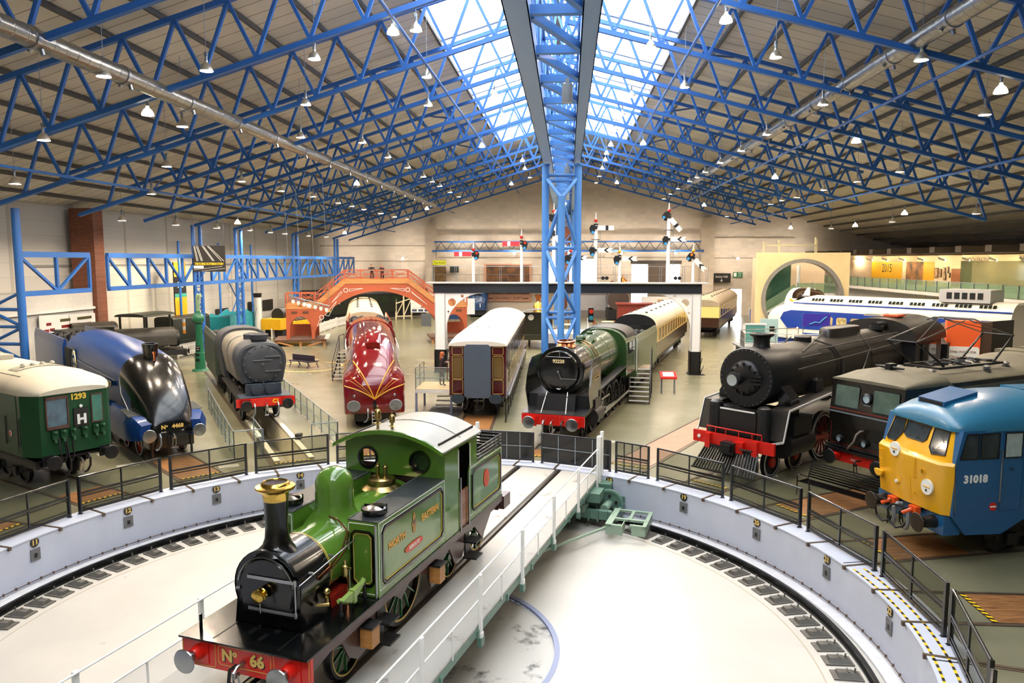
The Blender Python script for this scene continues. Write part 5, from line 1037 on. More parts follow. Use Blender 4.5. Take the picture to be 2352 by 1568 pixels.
for s in (-1,1):
    b=B(); Z=[(-.75,1.42),(-1.08,2.42),(-4.4,2.72),(-11.5,2.9),(-11.5,2.84),(-4.4,2.66),(-1.15,2.36),(-.85,1.42)]
    b.prism(Z,'x',s*1.0,s*1.62); b.build('footplate',Mch,t,flat=True)
    b=B()
    for p,q in zip(Z[:4],Z[1:4]): b.bar((s*1.63,p[0],p[1]),(s*1.63,q[0],q[1]),.025,.07)
    b.bar((s*1.63,-.75,1.42),(s*1.45,-.35,1.4),.025,.07); b.build('white_edging',Mwhite,t)
    b=B(); b.tube((s*.92,-.75,1.35),(s*.92,-.75,2.35),.24,20).lathe([(.24,2.35),(.22,2.45),(.12,2.52),(0,2.52)],(s*.92,-.75,0),n=20,cap=False); b.build('air_reservoir',Mblk,t)
    b=B(); b.loft([[(s*1.15+x,-1.9+y,z) for x,y in [(-.22,-.3),(.22,-.3),(.22,.3),(-.22,.3)]] for z in (1.9,2.7)]+[[(s*.8+x,-1.9+y,3.2) for x,y in [(-.1,-.3),(.25,-.3),(.25,.3),(-.1,.3)]]]); b.build('steam_pipe_casing',Mblack,t)
    b=B(); b.tube((s*1.25,-1.3,1.15),(s*1.25,-2.9,1.15),.42,22); b.box(s*.9,s*1.6,-2.7,-1.5,1.5,2.1); b.build('cylinder',Mblk,t)
    b=B(); b.bar((s*1.35,-4,1.0),(s*1.35,-10.5,1.0),.08,.16).bar((s*1.4,-3,1.15),(s*1.4,-6,1.0),.08,.12); b.build('motion_rods',mat('rod_red','8A1E18',.4),t)
b=B(); b.box(-1.0,1.0,-2.2,-.9,1.4,2.3).box(-.7,.7,-1.2,-.6,1.4,2.28).box(-.8,.8,-11.5,-1,.9,1.6); b.build('frames',Mblk,t)
b=B(); b.bar((-.66,-.58,2.28),(.66,-.58,2.28),.03,.05); b.build('platform_edging',Mwhite,t)
b=B(); b.box(-1.2,-.7,-4.2,-3.7,2.7,3.1).tube((-1.15,-3.95,3.0),(-.75,-3.95,3.0),.18,10).tube((-.95,-4.1,3.0),(-.95,-3.6,3.15),.1,8); b.build('air_pump',Mblk,t)
b=B(); b.box(-1.55,1.55,-.42,-.32,1.02,1.42).box(-1.0,-.8,-.32,-.2,.9,1.4).box(.8,1.0,-.32,-.2,.9,1.4).box(-.15,-.5,-.32,-.15,.92,1.3); bb=b.build('buffer_beam',Mred,t)
b=B(); b.path([(-1.05,-.4,1.4),(-1.05,-.4,1.62),(1.05,-.4,1.62),(1.05,-.4,1.4)],.022,6)
for x in (-.7,-.2,.3,.7): b.tube((x,-.4,1.4),(x,-.4,1.62),.015,6)
b.build('beam_handrail',Mred,bb)
b=B(); b.tube((1.3,-.32,1.22),(1.3,-.28,1.22),.06,14); b.build('beam_marker',Mwlet,bb)
b=B(); b.box(-.25,.25,-.35,.0,.85,1.25).box(-.2,.1,-.1,.12,.95,1.2).path([(-.3,-.3,1.1),(-.5,-.05,1.1),(-.9,-.1,1.1)],.03,6); b.build('knuckle_coupler',Mblk,t)
b=B()
for i in range(22):
    x=-1.15+i*2.3/21; b.bar((x*.85,-.3,1.0),(x,.22,.28),.05,.06)
b.bar((-1.2,.22,.26),(1.2,.22,.26),.1,.06); b.bar((-1.0,-.25,1.0),(1.0,-.25,1.0),.08,.08); b.build('cow_catcher',Mblk,t)
for y,r in ((-1.4,.5),(-3.0,.5)):
    for s in (-1,1): wheel(t,s*.82,y,r,Mblk,10,Mblk,Mwhite,sol=True); B().tube((s*.86,y,r),(s*.94,y,r),.17,20).build('red_hub',mat('hub_red','C02018',.35),t)
for y in (-5.0,-6.8,-8.6,-10.4):
    for s in (-1,1): wheel(t,s*.82,y,.88,mat('wheel_dark_red','7A1614',.4),14,Mdsteel,Mwhite)
for y,r in ((-1.4,.5),(-3.0,.5),(-5,.88),(-6.8,.88),(-8.6,.88),(-10.4,.88)):
    for s in (-1,1): b=B(); b.lathe([(r*1.0,.08),(r*1.06,.08)],(0,y,r),'x',36,cap=False) ; b.v=[Vec((s*(.82+.085),v.y,v.z)) for v in b.v]; b.build('white_tyre_ring',Mwhite,t)
b=B(); b.loft(rings([(-11.5,vsec(1.55,2.3,3.8,4.8,16,2.2)),(-14.2,vsec(1.6,2.3,3.8,4.85,16,2.2))])); cb=b.build('cab',Mblk,t)
b=B(); b.loft(rings([(-11.3,[(x,z) for x,z in vsec(1.62,3.95,4.0,4.87,16,2.2)]),(-14.6,vsec(1.66,3.95,4.0,4.92,16,2.2))])); cr=b.build('cab_roof',Mch,cb)
b=B(); b.box(-.5,.1,-13,-12.2,4.9,4.98); b.build('roof_hatch',mat('hatch_orange','C8542C',.5),cr); b=B(); b.loft(rings([(-12,[(.1,4.9),(.9,4.9),(.8,5.0),(.2,5.0)]),(-13,[(.1,4.9),(.9,4.9),(.8,5.0),(.2,5.0)])])); b.build('roof_vent_cover',mat('hatch_grey','A8A094',.5),cr)
for s in (-1,1): b=B(); b.box(s*1.58,s*1.61,-13.6,-12.1,3.0,3.8); b.build('cab_window',Mglass,cb)
b=B(); b.prism([(-15,1.2),(-15,3.6),(-16.2,3.9),(-24.5,3.9),(-24.5,1.2)],'x',-1.6,1.6); b.prism([(-16.5,3.9),(-17.5,4.4),(-24.5,4.2),(-24.5,3.9)],'x',-1.6,-1.52); b.build('tender_body',Mblk,t,flat=True); b=B(); b.box(-1.4,1.4,-24.4,-15,.9,1.2); b.build('tender_frame',Mblk,t); wheels(t,[(-16.5-i*1.7,.53) for i in range(5)],Mblk,Mdsteel,sol=True)
# ---------- 9. black electric ----------
Mel=mat('electric_black','16140F',.26,coat=.4,var=.2,scale=3); Mer=mat('dusty_olive_roof','6E6856',.6,var=.25,scale=1.5)
t=veh('electric_locomotive','black electric engine with folding roof pantograph and red buffer beam','locomotive',28,15,207)
w=1.3
b=B(); b.prism([(-.5,1.3),(-.48,2.4),(-.62,3.5),(-15,3.5),(-15,1.3)],'x',-w,w); bd=b.build('body',Mel,t,flat=True)
b=B(); b.loft(rings([(-.58,vsec(w+.02,3.46,3.5,3.56,14,2)),(-1.4,vsec(w+.04,3.46,3.52,3.85,14,2)),(-2.6,vsec(w+.04,3.46,3.52,3.88,14,2)),(-3.0,vsec(w+.02,3.2,3.3,3.72,14,2)),(-7.4,vsec(w+.02,3.2,3.3,3.72,14,2)),(-7.9,vsec(w+.02,3.3,3.45,4.05,14,2)),(-15,vsec(w+.02,3.3,3.45,4.05,14,2))])); rf=b.build('roof',Mer,t)
for x0,x1 in ((.25,1.12),(-.28,-1.15)):
    T_=lambda y,z: y
    b=B(); b.prism([(-.545,2.62),(-.6,3.3),(-.62,3.3),(-.57,2.62)],'x',x0,x1); w_=b.build('cab_window_glass',mat('grey_green_glass','5E6E62',.1,coat=.5,var=.3,scale=2),bd)
    for v in w_.data.vertices: v.co.y+=.045
    b=B(); lining(b,[(x,-.5-.0-(z-2.4)*.085,z) for x,z in rrect(min(x0,x1),max(x0,x1),2.6,3.32,.06)],.035); b.build('cab_window_rubber',Mblk,bd)
for x,z,r in ((-.08,3.0,.14),(.83,1.56,.1),(-.1,1.56,.1),(-.9,1.56,.1)):
    b=B(); b.lathe([(r*.8,.0),(r*1.25,.02),(r*1.25,.1),(r,.14)],(x,-.56 if z>2.4 else -.5,z),'y',20,cap=False); m_=b.build('lamp_bezel',Mblk,bd); b=B(); b.lathe([(0,.1),(r,.1)],(x,-.56 if z>2.4 else -.5,z),'y',20,cap=False); b.build('lamp_lens',mat('pale_blue_lens','B8CCD2',.1,metal=.3),m_)
b=B(); b.bar((-w,-.46,2.42),(w,-.46,2.42),.03,.04); b.bar((-.2,-.52,2.78),(.05,-.52,2.78),.04,.04); b.build('white_waist_rail',Mgrey,bd)
b=B(); b.bar((-w,-.485,2.52),(w,-.485,2.52),.01,.02); lining(b,[(x,-.492,z) for x,z in rrect(-1.22,1.22,1.38,2.36,.03)],.012); b.build('red_lining',mat('lining_red','A02820',.4),bd)
b=B(); b.path([(-.02,-.45,1.95),(-.05,-.3,1.97),(.05,-.25,1.85),(.12,-.22,1.6),(.3,-.25,1.4),(.42,-.35,1.3)],.035,8); b.build('jumper_hose',mat('hose_grey_brown','7E7468',.6),bd)
b=B(); b.box(-1.3,1.3,-.5,-.3,1.18,1.26).box(-1.3,1.3,-.52,-.34,1.3,1.34); b.build('front_step',Mblk,t)
b=B(); b.box(-1.15,1.15,-.5,-.42,.82,1.18); bb=b.build('buffer_beam',Mred,t); text('E.M.I.',(.25,-.415,.95),'F',.09,Mwlet,bb,'small_lettering')
for s in (-1,1): buffer(t,s*.87,1.0,.24,Mred,-.44,Mblk,.13)
coupling(t,-.42,1.0,Mblk); under(t,-14.8,-.7,1.15,bog=((-3.2,2),(-12,2)),r=.6)
# pantograph, thing > parts
b=B(); pz=3.85
for x in (-.62,.62): b.bar((x,-3.2,pz),(x,-6.6,pz),.07,.07)
for y in (-3.2,-4.9,-6.6): b.bar((-.62,y,pz),(.62,y,pz),.06,.06)
b.build('pantograph_base',Mblk,rf)
for y0,y1 in ((-3.5,-2.1),(-6.2,-7.3)):
    b=B()
    for x in (-.55,.55): b.tube((x,y0,pz+.05),(x*.95,y1,4.75),.045,8,r2=.03)
    b.tube((-.55,y1,4.75),(.55,y1,4.75),.025,6); b.build('pantograph_lower_arm',Mblk,rf)
b=B()
for x in (-.52,.52):
    b.tube((x,-2.1,4.75),(x*.9,-4.6,5.35),.02,6); b.tube((x,-7.3,4.75),(x*.9,-4.9,5.35),.02,6)
b.tube((-.52,-2.1,4.75),(.45,-4.6,5.35),.014,6).tube((-.52,-7.3,4.75),(.45,-4.9,5.35),.014,6); b.build('pantograph_upper_arms',Msteel,rf)
b=B()
for y in (-4.6,-4.9): b.path([(-.85,y,5.3),(-.6,y,5.4),(.6,y,5.4),(.85,y,5.3)],.025,6)
b.build('pantograph_bow',Mdsteel,rf)
for x,y in ((.55,-2.9),(-.55,-2.9),(.75,-5.5),(-.75,-5.5),(.5,-7.0),(-.5,-7.0)):
    b=B(); b.lathe([(.1,3.6),(.14,3.65),(.08,3.68),(.14,3.72),(.08,3.75),(.14,3.79),(.07,3.85),(0,3.86)],(x,y,0),n=14,cap=False); b.build('insulator',mat('insulator_grey','6C6A66',.3),rf)
b=B(); b.tube((.1,-1.6,3.93),(.5,-1.6,3.93),.06,10,r2=.03).tube((-.1,-1.6,3.93),(-.5,-1.6,3.93),.06,10,r2=.03).box(-.1,.1,-1.8,-1.5,3.85,4.05); b.build('roof_horn',Mblk,rf)
for i in range(14):
    b=B(); b.path([(rnd.uniform(-.5,.5),-3.4-i*.22,pz+rnd.uniform(.0,.12)),(rnd.uniform(-.5,.5),-3.6-i*.22,pz+rnd.uniform(0,.15)),(rnd.uniform(-.5,.5),-4.0-i*.2,pz+rnd.uniform(0,.1))],.03,6); b.build('pantograph_springs',Mdsteel,rf)
for i in range(4):
    b=B(); b.bar((-.8,-9-i*1.4,4.02),(.8,-9-i*1.4,4.02),.9,.12); b.build('roof_hatch',Mer,rf)
# ---------- 10. blue and yellow diesel ----------
Mrb=mat('rail_blue','1F5C8C',.28,coat=.4,var=.04); Mrr=mat('roof_blue','2F7494',.32,coat=.3,var=.05); My=mat('warning_yellow','F4B41A',.3,coat=.4)
t=veh('diesel_locomotive','blue diesel locomotive 31018 with yellow cab front, right edge of hall','locomotive',11.6,12.5,190)
w=1.31
def face(y0,y1,z0,z1,b,wt=w,c=.28,wt1=None,ye=-1.0,cb_=.1):
    wt1=wt if wt1 is None else wt1
    r0=[(-wt,ye,z0),(-wt,y0-c,z0),(-wt+c*.75,y0-.05,z0),(0,y0-.05+cb_,z0),(wt-c*.75,y0-.05,z0),(wt,y0-c,z0),(wt,ye,z0)]
    r1=[(-wt1,ye,z1),(-wt1,y1-c,z1),(-wt1+c*.75,y1-.05,z1),(0,y1-.05+cb_,z1),(wt1-c*.75,y1-.05,z1),(wt1,y1-c,z1),(wt1,ye,z1)]
    b.loft([r0,r1]); return b
b=B(); face(-.42,-.3,1.22,2.45,b,ye=-.66); face(-.3,-.36,2.45,2.52,b,ye=-.66); nbv=BVHTree.FromPolygons(list(b.v),b.f); fr_=b.build('yellow_nose',My,t,ang=50)
b=B(); face(-.47,-.73,2.52,3.32,b,1.3,.26,1.22,cb_=0); upv=BVHTree.FromPolygons(list(b.v),b.f); up=b.build('yellow_cab_front',My,t,ang=50)
Mwg=mat('cab_glass_dark','2E3A40',.06,coat=.6,var=.6,scale=2.5)
def fpt(x,z):
    k=(z-2.52)/.8; y=-.52-.26*k; wt=1.3-.08*k; ax=abs(x); xe=wt-.195
    q=upv.ray_cast(Vec((x,3,z)),Vec((0,-1,0)))[0]; return (x,(q.y if q else -.8)+.012,z)
def fwin(L,name='cab_window'):
    b=B(); n=len(L); P_=[Vec(fpt(x,z)) for x,z in L]; c=sum(P_,Vec())/n
    b.add([p+Vec((0,-.03,0)) for p in P_]+P_,[tuple(range(n)),tuple(range(n,2*n))]+[(i,(i+1)%n,n+(i+1)%n,n+i) for i in range(n)]); o=b.build(name,Mwg,up,flat=True)
    c2=B(); 
    for p,q in zip(P_,P_[1:]+P_[:1]): c2.tube(p,q,.016,6)
    c2.build('window_rubber',Mblk,o)
fwin([(.5,3.2),(-.34,3.2),(-.32,2.88),(-.22,2.8),(.36,2.8),(.5,2.88)])
fwin([(.58,3.2),(.97,3.21),(1.05,2.68),(1.0,2.62),(.72,2.62),(.55,2.86)]); fwin([(-.46,3.2),(-.97,3.21),(-1.05,2.66),(-.62,2.6),(-.48,2.74)])
def sidepoly(s):
    b=B(); Z=[(-1.0,.75),(-.62,1.22),(-.62,2.5),(-.8,3.3),(-17,3.3),(-17,1.1),(-4.5,1.1),(-2.6,1.05),(-2.0,.72)]; b.prism(Z,'x',s*1.0,s*w); return b.build('body_side',Mrb,t,flat=True)
sd=[sidepoly(s) for s in (-1,1)]
b=B(); b.box(-1.1,1.1,-17,-1.0,1.1,3.2); b.build('body_core',Mrb,t,flat=True)
b=B(); b.box(-1.2,1.2,-.95,-.5,.72,1.2); b.build('front_valance',Mrb,t)
def rsec(w_,z,h): return vsec(w_,z-.05,z,z+h,18,2.1)
b=B(); b.loft(rings([(-.66,rsec(1.0,3.3,.1)),(-.72,rsec(1.14,3.3,.22)),(-.9,rsec(1.24,3.3,.38)),(-1.2,rsec(1.3,3.3,.53)),(-1.8,rsec(1.33,3.32,.66)),(-2.6,rsec(1.34,3.32,.72)),(-17,rsec(1.34,3.32,.74))])); rf=b.build('roof',Mrr,t,ang=70)
b=B(); b.prism([(-.98,3.62),(-.98,3.83),(-1.9,4.07),(-1.9,3.9)],'x',-.42,.5); rv=b.build('roof_ventilator',Mrb,rf); b=B(); b.box(-.36,.44,-.99,-.97,3.72,3.81); b.build('ventilator_slot',Mblk,rv)
for i in range(3):
    b=B(); b.box(-.2,.5,-4.2-i*1.8,-3.4-i*1.8,4.0,4.06); b.build('roof_hatch',Mrr,rf)
b=B()
for s in (-1,1):
    o=sd[0 if s<0 else 1]
    for y0,y1 in ((-.86,-1.22),(-1.28,-1.78),(-1.95,-2.42)):
        c2=B(); sl=0; c2.prism([(y0 if y0<-1 else y0+.12,2.62),(y0 if y0<-1 else y0-.04,3.22),(y1,3.22),(y1,2.62)],'x',s*w,s*(w+.012)); q=c2.build('side_window',Mwg if y0>-1.9 else mat('pale_cab_glass','A8B8B4',.15,coat=.3,var=.3),o,flat=True)
        c2=B(); lining(c2,[(s*(w+.012),y,z) for y,z in ((y0 if y0<-1 else y0+.12,2.62),(y0 if y0<-1 else y0-.04,3.22),(y1,3.22),(y1,2.62))],.022); c2.build('window_rubber',Mblk,q)
    text('31018',(s*(w+.006),-1.2,2.12),'L' if s<0 else 'R',.26,Mwlet,o,'number_lettering',bold=.012)
    for y in (-1.84,-2.56): c2=B(); c2.path([(s*w,y,2.82),(s*(w+.06),y,2.8),(s*(w+.06),y,1.55),(s*w,y,1.53)],.015,6); c2.build('door_handrail',Msteel,o)
    c2=B(); lining(c2,[(s*w,y,z) for y,z in rrect(-2.48,-1.9,1.3,3.28,.01)],.008); c2.bar((s*(w+.01),-2.1,2.35),(s*(w+.03),-2.2,2.36),.03,.03); c2.build('cab_door_outline',mat('door_line_blue','12405F',.4),o)
    c2=B(); c2.lathe([(0,0),(.1,0),(.1,.012),(0,.012)],(s*w,-1.72,1.42),'x',24); 
    if s<0: 
        for v in c2.v: v.x=s*w-(v.x-s*w)
    q=c2.build('warning_disc',Mred,o); c2=B(); c2.box(s*w,s*(w+.016),-1.8,-1.64,1.4,1.44); c2.build('disc_bar',Mwlet,q)
for x,z,r in ((.35,2.5,.185),(-.78,1.82,.19)):
    yy=max((nbv.ray_cast(Vec((x+dx,3,min(z+q,2.5))),Vec((0,-1,0)))[0] or Vec((0,-.35,0))).y for dx in (-r,0,r) for q in (-r,0,r)); b=B(); b.lathe([(0,.03),(r,.03),(r,-.02)],(x,yy,z),'y',30,cap=False); d_=b.build('headcode_disc',Mwlet,fr_); b=B(); b.box(x-r*.6,x+r*.6,yy+.03,yy+.045,z+.0,z+.02); b.build('disc_hinge',My,d_); b=B(); b.tube((x,yy+.02,z-.08),(x,yy+.04,z-.08),.03,12); b.build('disc_lamp',Mblk,d_)
for x,z in ((1.05,1.75),(.32,1.75)):
    b=B(); b.lathe([(0,.02),(.15,.02),(.15,0)],(x,-.38 if abs(x)<1 else -.46,z),'y',24,cap=False,a0=0,a1=180) if 0 else b.prism([(x+.16*math.cos(a),z+.16*math.sin(a)) for a in [math.pi*(1.0+i/12) if x>1 else math.pi*(.5+i/12) for i in range(13)]],'y',-.42,-.33); b.build('folded_disc',My,fr_)
b=B(); b.tube((.3,-.36,1.66),(.3,-.3,1.66),.045,14); b.build('lamp_lens',Mwlet,fr_); b=B(); b.tube((-.62,-.42,2.17),(-.62,-.31,2.17),.05,14); b.build('lamp_socket',Mblk,fr_); b=B(); b.lathe([(.05,0),(.075,0),(.075,.03),(.05,.03)],(-.62,-.34,2.17),'y',20); b.path([(-.4,-.34,2.45),(-.38,-.28,2.45),(-.38,-.28,1.95),(-.4,-.34,1.95)],.014,6).path([(.95,-.36,2.35),(.95,-.28,2.35),(.95,-.28,2.1),(.95,-.36,2.1)],.014,6)
for q in ((-.35,2.4),(-.35,1.5),(-.05,2.45)): b.bar((q[0],-.33,q[1]),(q[0],-.33,q[1]+.08),.03,.03)
b.bar((-.2,-.29,2.4),(-.2,-.36,1.28),.008,.008); b.bar((-.2,-.29,2.4),(.3,-.29,2.44),.008,.008); b.build('nose_door_fittings',mat('yellow_fittings','E8A818',.35),fr_)
for s in (-1,1): buffer(t,s*.87,.98,.24,Mblk,-.6,mat('buffer_oily','3A3024',.45,metal=.4),.17)
for x in (.45,-.35):
    b=B(); b.box(x-.13,x+.13,-.45,-.3,1.02,1.2).tube((x,-.3,1.12),(x+.12,-.12,1.0),.05,8); b.build('orange_jumper_socket',mat('jumper_orange','E8581C',.4),t)
for x in (.62,.1):
    b=B(); b.path([(x-.2,-.3,1.1),(x,-.1,1.12),(x+.12,-.05,.95),(x+.05,-.08,.65),(x-.15,-.1,.55),(x-.28,-.2,.62),(x-.32,-.3,.8)],.03,8); b.build('jumper_cable',Mblk,t)
coupling(t,-.5,1.0,Mdsteel); hose(t,.15,-.4,1.0,mat('hose_pale_grey','8E9498',.5),r=.05); hose(t,-.3,-.45,1.0,MATS['hose_pale_grey'],r=.045); under(t,-16.6,-1.2,1.15,bog=((-3.9,3),(-13.5,3)),r=.55)
b=B(); b.box(-1.1,1.1,-4.6,-3.0,.55,1.15).box(-1.25,-1.1,-11,-5.8,.35,1.1); b.build('underframe_boxes',Mblk,t); text('',(0,0,0),'F',.1,Mwlet) if 0 else None
# ================= LEFT AISLE =================
def ht(name,label,cat,u,v,z=0,rot=0,group=None): return thing(name,label,cat,uv(u,v,z),-BE+rad(rot),group)
def hm(o,label,cat,group=None,kind=None): return tag(o,label,cat,group,kind)
DU=Vec((cB,-sB,0)); DVv=Vec((sB,cB,0))
# side lattice truss and columns
for i,(v0,v1) in enumerate(((36.9,42.6),(44.4,62.5),(62.5,82.5),(82.5,98))):
    t=ht('side_truss','blue horizontal lattice truss along the left aisle, %s from the camera'%ORD[i],'side truss',-28.2,v0,0,0,'side trusses along the left aisle')
    L=v1-v0; b=B(); b.bar((0,0,7.65),(0,L,7.65),.22,.3).build('upper_chord',Mblue,t,flat=True); b=B(); b.bar((0,0,5.6),(0,L,5.6),.22,.26).build('lower_chord',Mblue,t,flat=True)
    b=B(); n=max(2,round(L/2.3)); 
    for k in range(n+1): b.bar((0,L*k/n,5.6),(0,L*k/n,7.65),.16)
    for k in range(n): 
        a,c=(7.6,5.65) if (k<n/2) else (5.65,7.6); b.bar((0,L*k/n,a),(0,L*(k+1)/n,c),.14)
    b.build('web_bracing',Mblue,t,flat=True)
for i,v in enumerate((36.9,55.2,62.5,76,90)):
    t=ht('aisle_column','blue lattice column under the left eaves, %s from the camera'%ORD[i],'column',-28.2,v,0,0,'lattice columns under the left eaves')
    zt=zl(-28.2)
    for y in (0,) if i==0 else (-.0,1.1): B().tube((0,y,0),(0,y,zt),.2 if i==0 else .14,14).build('tube',Mblue,t)
    b=B()
    if i==0:
        b.tube((-2.0,.1,0),(-2.0,.1,5.6),.16,10)
        for k in range(6): b.tube((0,0,.3+k*.9),(-2.0,.1,.3+(k+1)*.9) if k%2==0 else (-2.0,.1,.3+k*.9),.09,8).tube((0,0,.3+k*.9) if k%2==0 else (0,0,.3+(k+1)*.9),(-2,.1,.3+k*.9),.08,8)
    else:
        for k in range(7): b.bar((0,0,.3+k*1.0),(0,1.1,.3+k*1.0),.08); b.bar((0,0,.3+k),(0,1.1,1.3+k),.07); b.bar((0,1.1,.3+k),(0,0,1.3+k),.07)
    b.build('cross_braces',Mblue,t,flat=True)
for i,v in enumerate((59,66,69.5,73)):
    b=HB(); b.tube((-31.4,v,0),(-31.4,v,8.9),.1,10); hm(b.build('wall_post',Mblue),'slim blue post near the left wall, %s from the camera'%ORD[i],'post','slim posts by the left wall')
b=HB(); b.tube((-31.4,66,7.2),(-31.4,73,.2),.06,8).tube((-31.4,73,7.2),(-31.4,66,.2),.06,8); hm(b.build('cross_brace',Mblue),'large blue X brace against the left wall','brace')
# signal panel board on the white wall
t=ht('diagram_board','white wall board with rows of dark red slots beside the brick pier','board',-32.4,43.8)
b=B(); b.prism([(0,1.6),(5.5,1.6),(5.5,3.75),(0,3.95)],'x',-.05,0).build('panel',Mwhite,t,flat=True)
Mslot=mat('slot_red','7E1A16',.5); Msl2=mat('slot_olive','4A4A1C',.5)
for y,z,w_,m_ in ((.6,3.35,.45,0),(.35,2.95,.45,0),(.9,2.98,.45,0),(.65,2.6,.45,0),(1.9,3.5,1.0,1),(2.0,3.1,.85,0),(2.0,2.7,.85,0),(3.6,3.5,1.5,1),(3.9,3.1,1.1,0),(4.5,2.7,.6,0)):
    B().box(0,.012,y,y+w_,z-.08,z+.1).build('slot',Msl2 if m_ else Mslot,t)
B().box(0,.012,2.78,2.81,1.65,3.8).build('joint',Mgrey,t)
# green water crane
t=ht('water_crane','tall green cast water crane with a round ball and hooked top','water crane',-24.5,48.2)
Mwc=mat('crane_green','1E6648',.35,coat=.2,var=.1)
b=B(); b.lathe([(.55,0),(.5,.1),(.34,.15),(.32,1.2),(.27,1.25),(.2,3.1),(.22,3.15)],n=28,cap=False); b.build('pillar',Mwc,t)
b=B(); b.ball((0,0,3.5),.4,20); b.lathe([(.16,3.85),(.13,4.0),(.12,4.1)],n=16); b.build('ball',Mwc,t)
b=B(); b.path([(0,0,4.0),(0,0,4.9),(.05,0,5.05),(.16,0,5.05),(.2,0,4.9)],.13,12); b.build('hook_pipe',mat('crane_pale_green','7E9A78',.5,var=.2),t)
b=B(); b.box(-.1,.16,-.31,-.27,1.35,1.7); p=b.build('plate',Mblk,t); text('N E R',(.03,-.315,1.6),'B',.08,Mwlet,p,'plate_lettering'); text('1884',(.03,-.315,1.45),'B',.08,Mwlet,p,'plate_lettering')
for z in (.75,1.1): B().box(-.12,.12,-.34,-.28,z-.1,z+.1).build('opening',Mblk,t)
# hanging banner
t=ht('hanging_banner','dark banner with streaking white rails and yellow title hung under the roof','banner',-26.9,55.0)
b=B(); b.box(-1.25,1.25,-.03,.03,6.5,8.45).build('cloth',mat('banner_brown_black','2A2622',.6),t)
for x0,x1 in ((-1.15,-.95),(-.95,-.6),(-.5,.3),(-.1,.95),(-1.08,-.85),(-.85,-.5),(-.4,.4),(0,1.15)): B().bar((x0,-.04,8.42),(x1,-.04,7.3),.02,.03).build('rail_line',Mwlet,t)
b=B(); b.box(-1.2,-.45,-.045,-.03,6.75,6.95); b.bar((-1.2,-.04,6.65),(1.0,-.04,6.9),.02,.02).bar((-.6,-.04,6.55),(1.2,-.04,6.75),.02,.02); b.build('smoke_streak',Mwlet,t)
text('THE FLYING SCOTSMAN STORY',(0,-.04,7.08),'B',.25,mat('banner_yellow','F0D020',.5,emis=.15),t,'title',bold=.006,sx=.62)
b=B(); b.tube((-1.2,0,8.45),(-1.2,0,11),.008,4).tube((1.2,0,8.45),(1.2,0,10.6),.008,4).build('wire',Mgrey,t)
# tall yellow poster board
t=ht('tall_poster','tall yellow and black poster board standing against the left wall','poster',-32.2,60.5)
b=B(); b.box(-.1,0,-.9,1.0,2.6,7.2).build('board',mat('poster_black','1A1816',.5),t)
for z0,z1,c_ in ((6.0,7.2,'F0A818'),(2.6,4.3,'F0A818'),(4.3,4.6,'3A9A8A')): B().box(0,.02,-.9,1.0,z0,z1).build('colour_block',mat('poster_'+c_,c_,.5),t)
for z in (5.1,5.5): B().box(0,.02,-.4,.5,z,z+.07).build('white_streak',Mwlet,t)
# white funnel-like post
t=ht('white_funnel','white column with black crown rising behind the yellow machine','funnel',-29.0,68.5)
B().tube((0,0,0),(0,0,3.9),.34,16).build('shaft',Mwhite,t); B().lathe([(.36,3.9),(.42,4.3),(.36,4.3)],n=12).build('crown',Mblk,t); B().tube((0,0,3.5),(-1.9,-1,1.6),.02,5).tube((0,0,3.5),(.1,-1.2,1.6),.02,5).build('stay',Mdsteel,t)
# small black locomotives and wagons behind the blue engine
def smalldiesel(u,v,rot,m,label,zc=3.1,hood=2.3,L=6.0):
    t=ht('shunting_locomotive',label,'locomotive',u,v,0,rot)
    b=B(); b.loft(rings([(L*.05,vsec(.85,1.0,hood-.25,hood,10,2.5)),(-L*.55,vsec(.85,1.0,hood-.25,hood,10,2.5))])); b.build('bonnet',m,t)
    b=B(); b.box(-1.1,1.1,-L,-L*.62,1.0,1.9)
    for x in (-1.05,1.05):
        for y in (-L*.63,-L*.99): b.box(x-.06,x+.06,y-.06,y+.06,1.9,zc-.15)
    b.build('cab',m,t); b=B(); b.loft(rings([(-L*.58,vsec(1.25,zc-.15,zc-.1,zc+.1,10)),(-L*1.03,vsec(1.25,zc-.15,zc-.1,zc+.1,10))])); b.build('cab_roof',m,t)
    b=B(); b.box(-1.15,1.15,-L*1.02,L*.1,.75,1.0); b.build('frame',m,t); wheels(t,[(-L*.2,.45),(-L*.75,.45)],Mblk,Mdsteel,sol=True)
    for s in (-1,1): buffer(t,s*.8,.95,.2,m,0,Mdsteel,.1)
    return t
Mjb=mat('soot_black','191A18',.5,var=.25); Mdg=mat('very_dark_green','1A221A',.4,var=.2)
smalldiesel(-31.3,61.5,-8,Mdg,'dark green shunter with open cab and orange-white corner post by the left wall',3.3,2.9,8)
b=HB(); 
for i in range(4): b.m(i%2); b.box(-29.75,-29.6,56.0,56.15,1.7+i*.28,1.98+i*.28)
hm(b.build('striped_post',[mat('marker_orange','F09A2C',.5),Mwhite]),'orange and white striped marker post beside the dark shunter','post')
t=ht('tank_locomotive','black saddle tank engine with rounded tank behind the blue streamliner','locomotive',-27.2,51.5,0,-48)
b=B(); b.loft(rings([(-.8,vsec(.95,1.5,2.1,2.7,12,2.2)),(-4.6,vsec(.95,1.5,2.1,2.7,12,2.2))])); b.build('saddle_tank',mat('dusty_black','35332C',.5,var=.25),t)
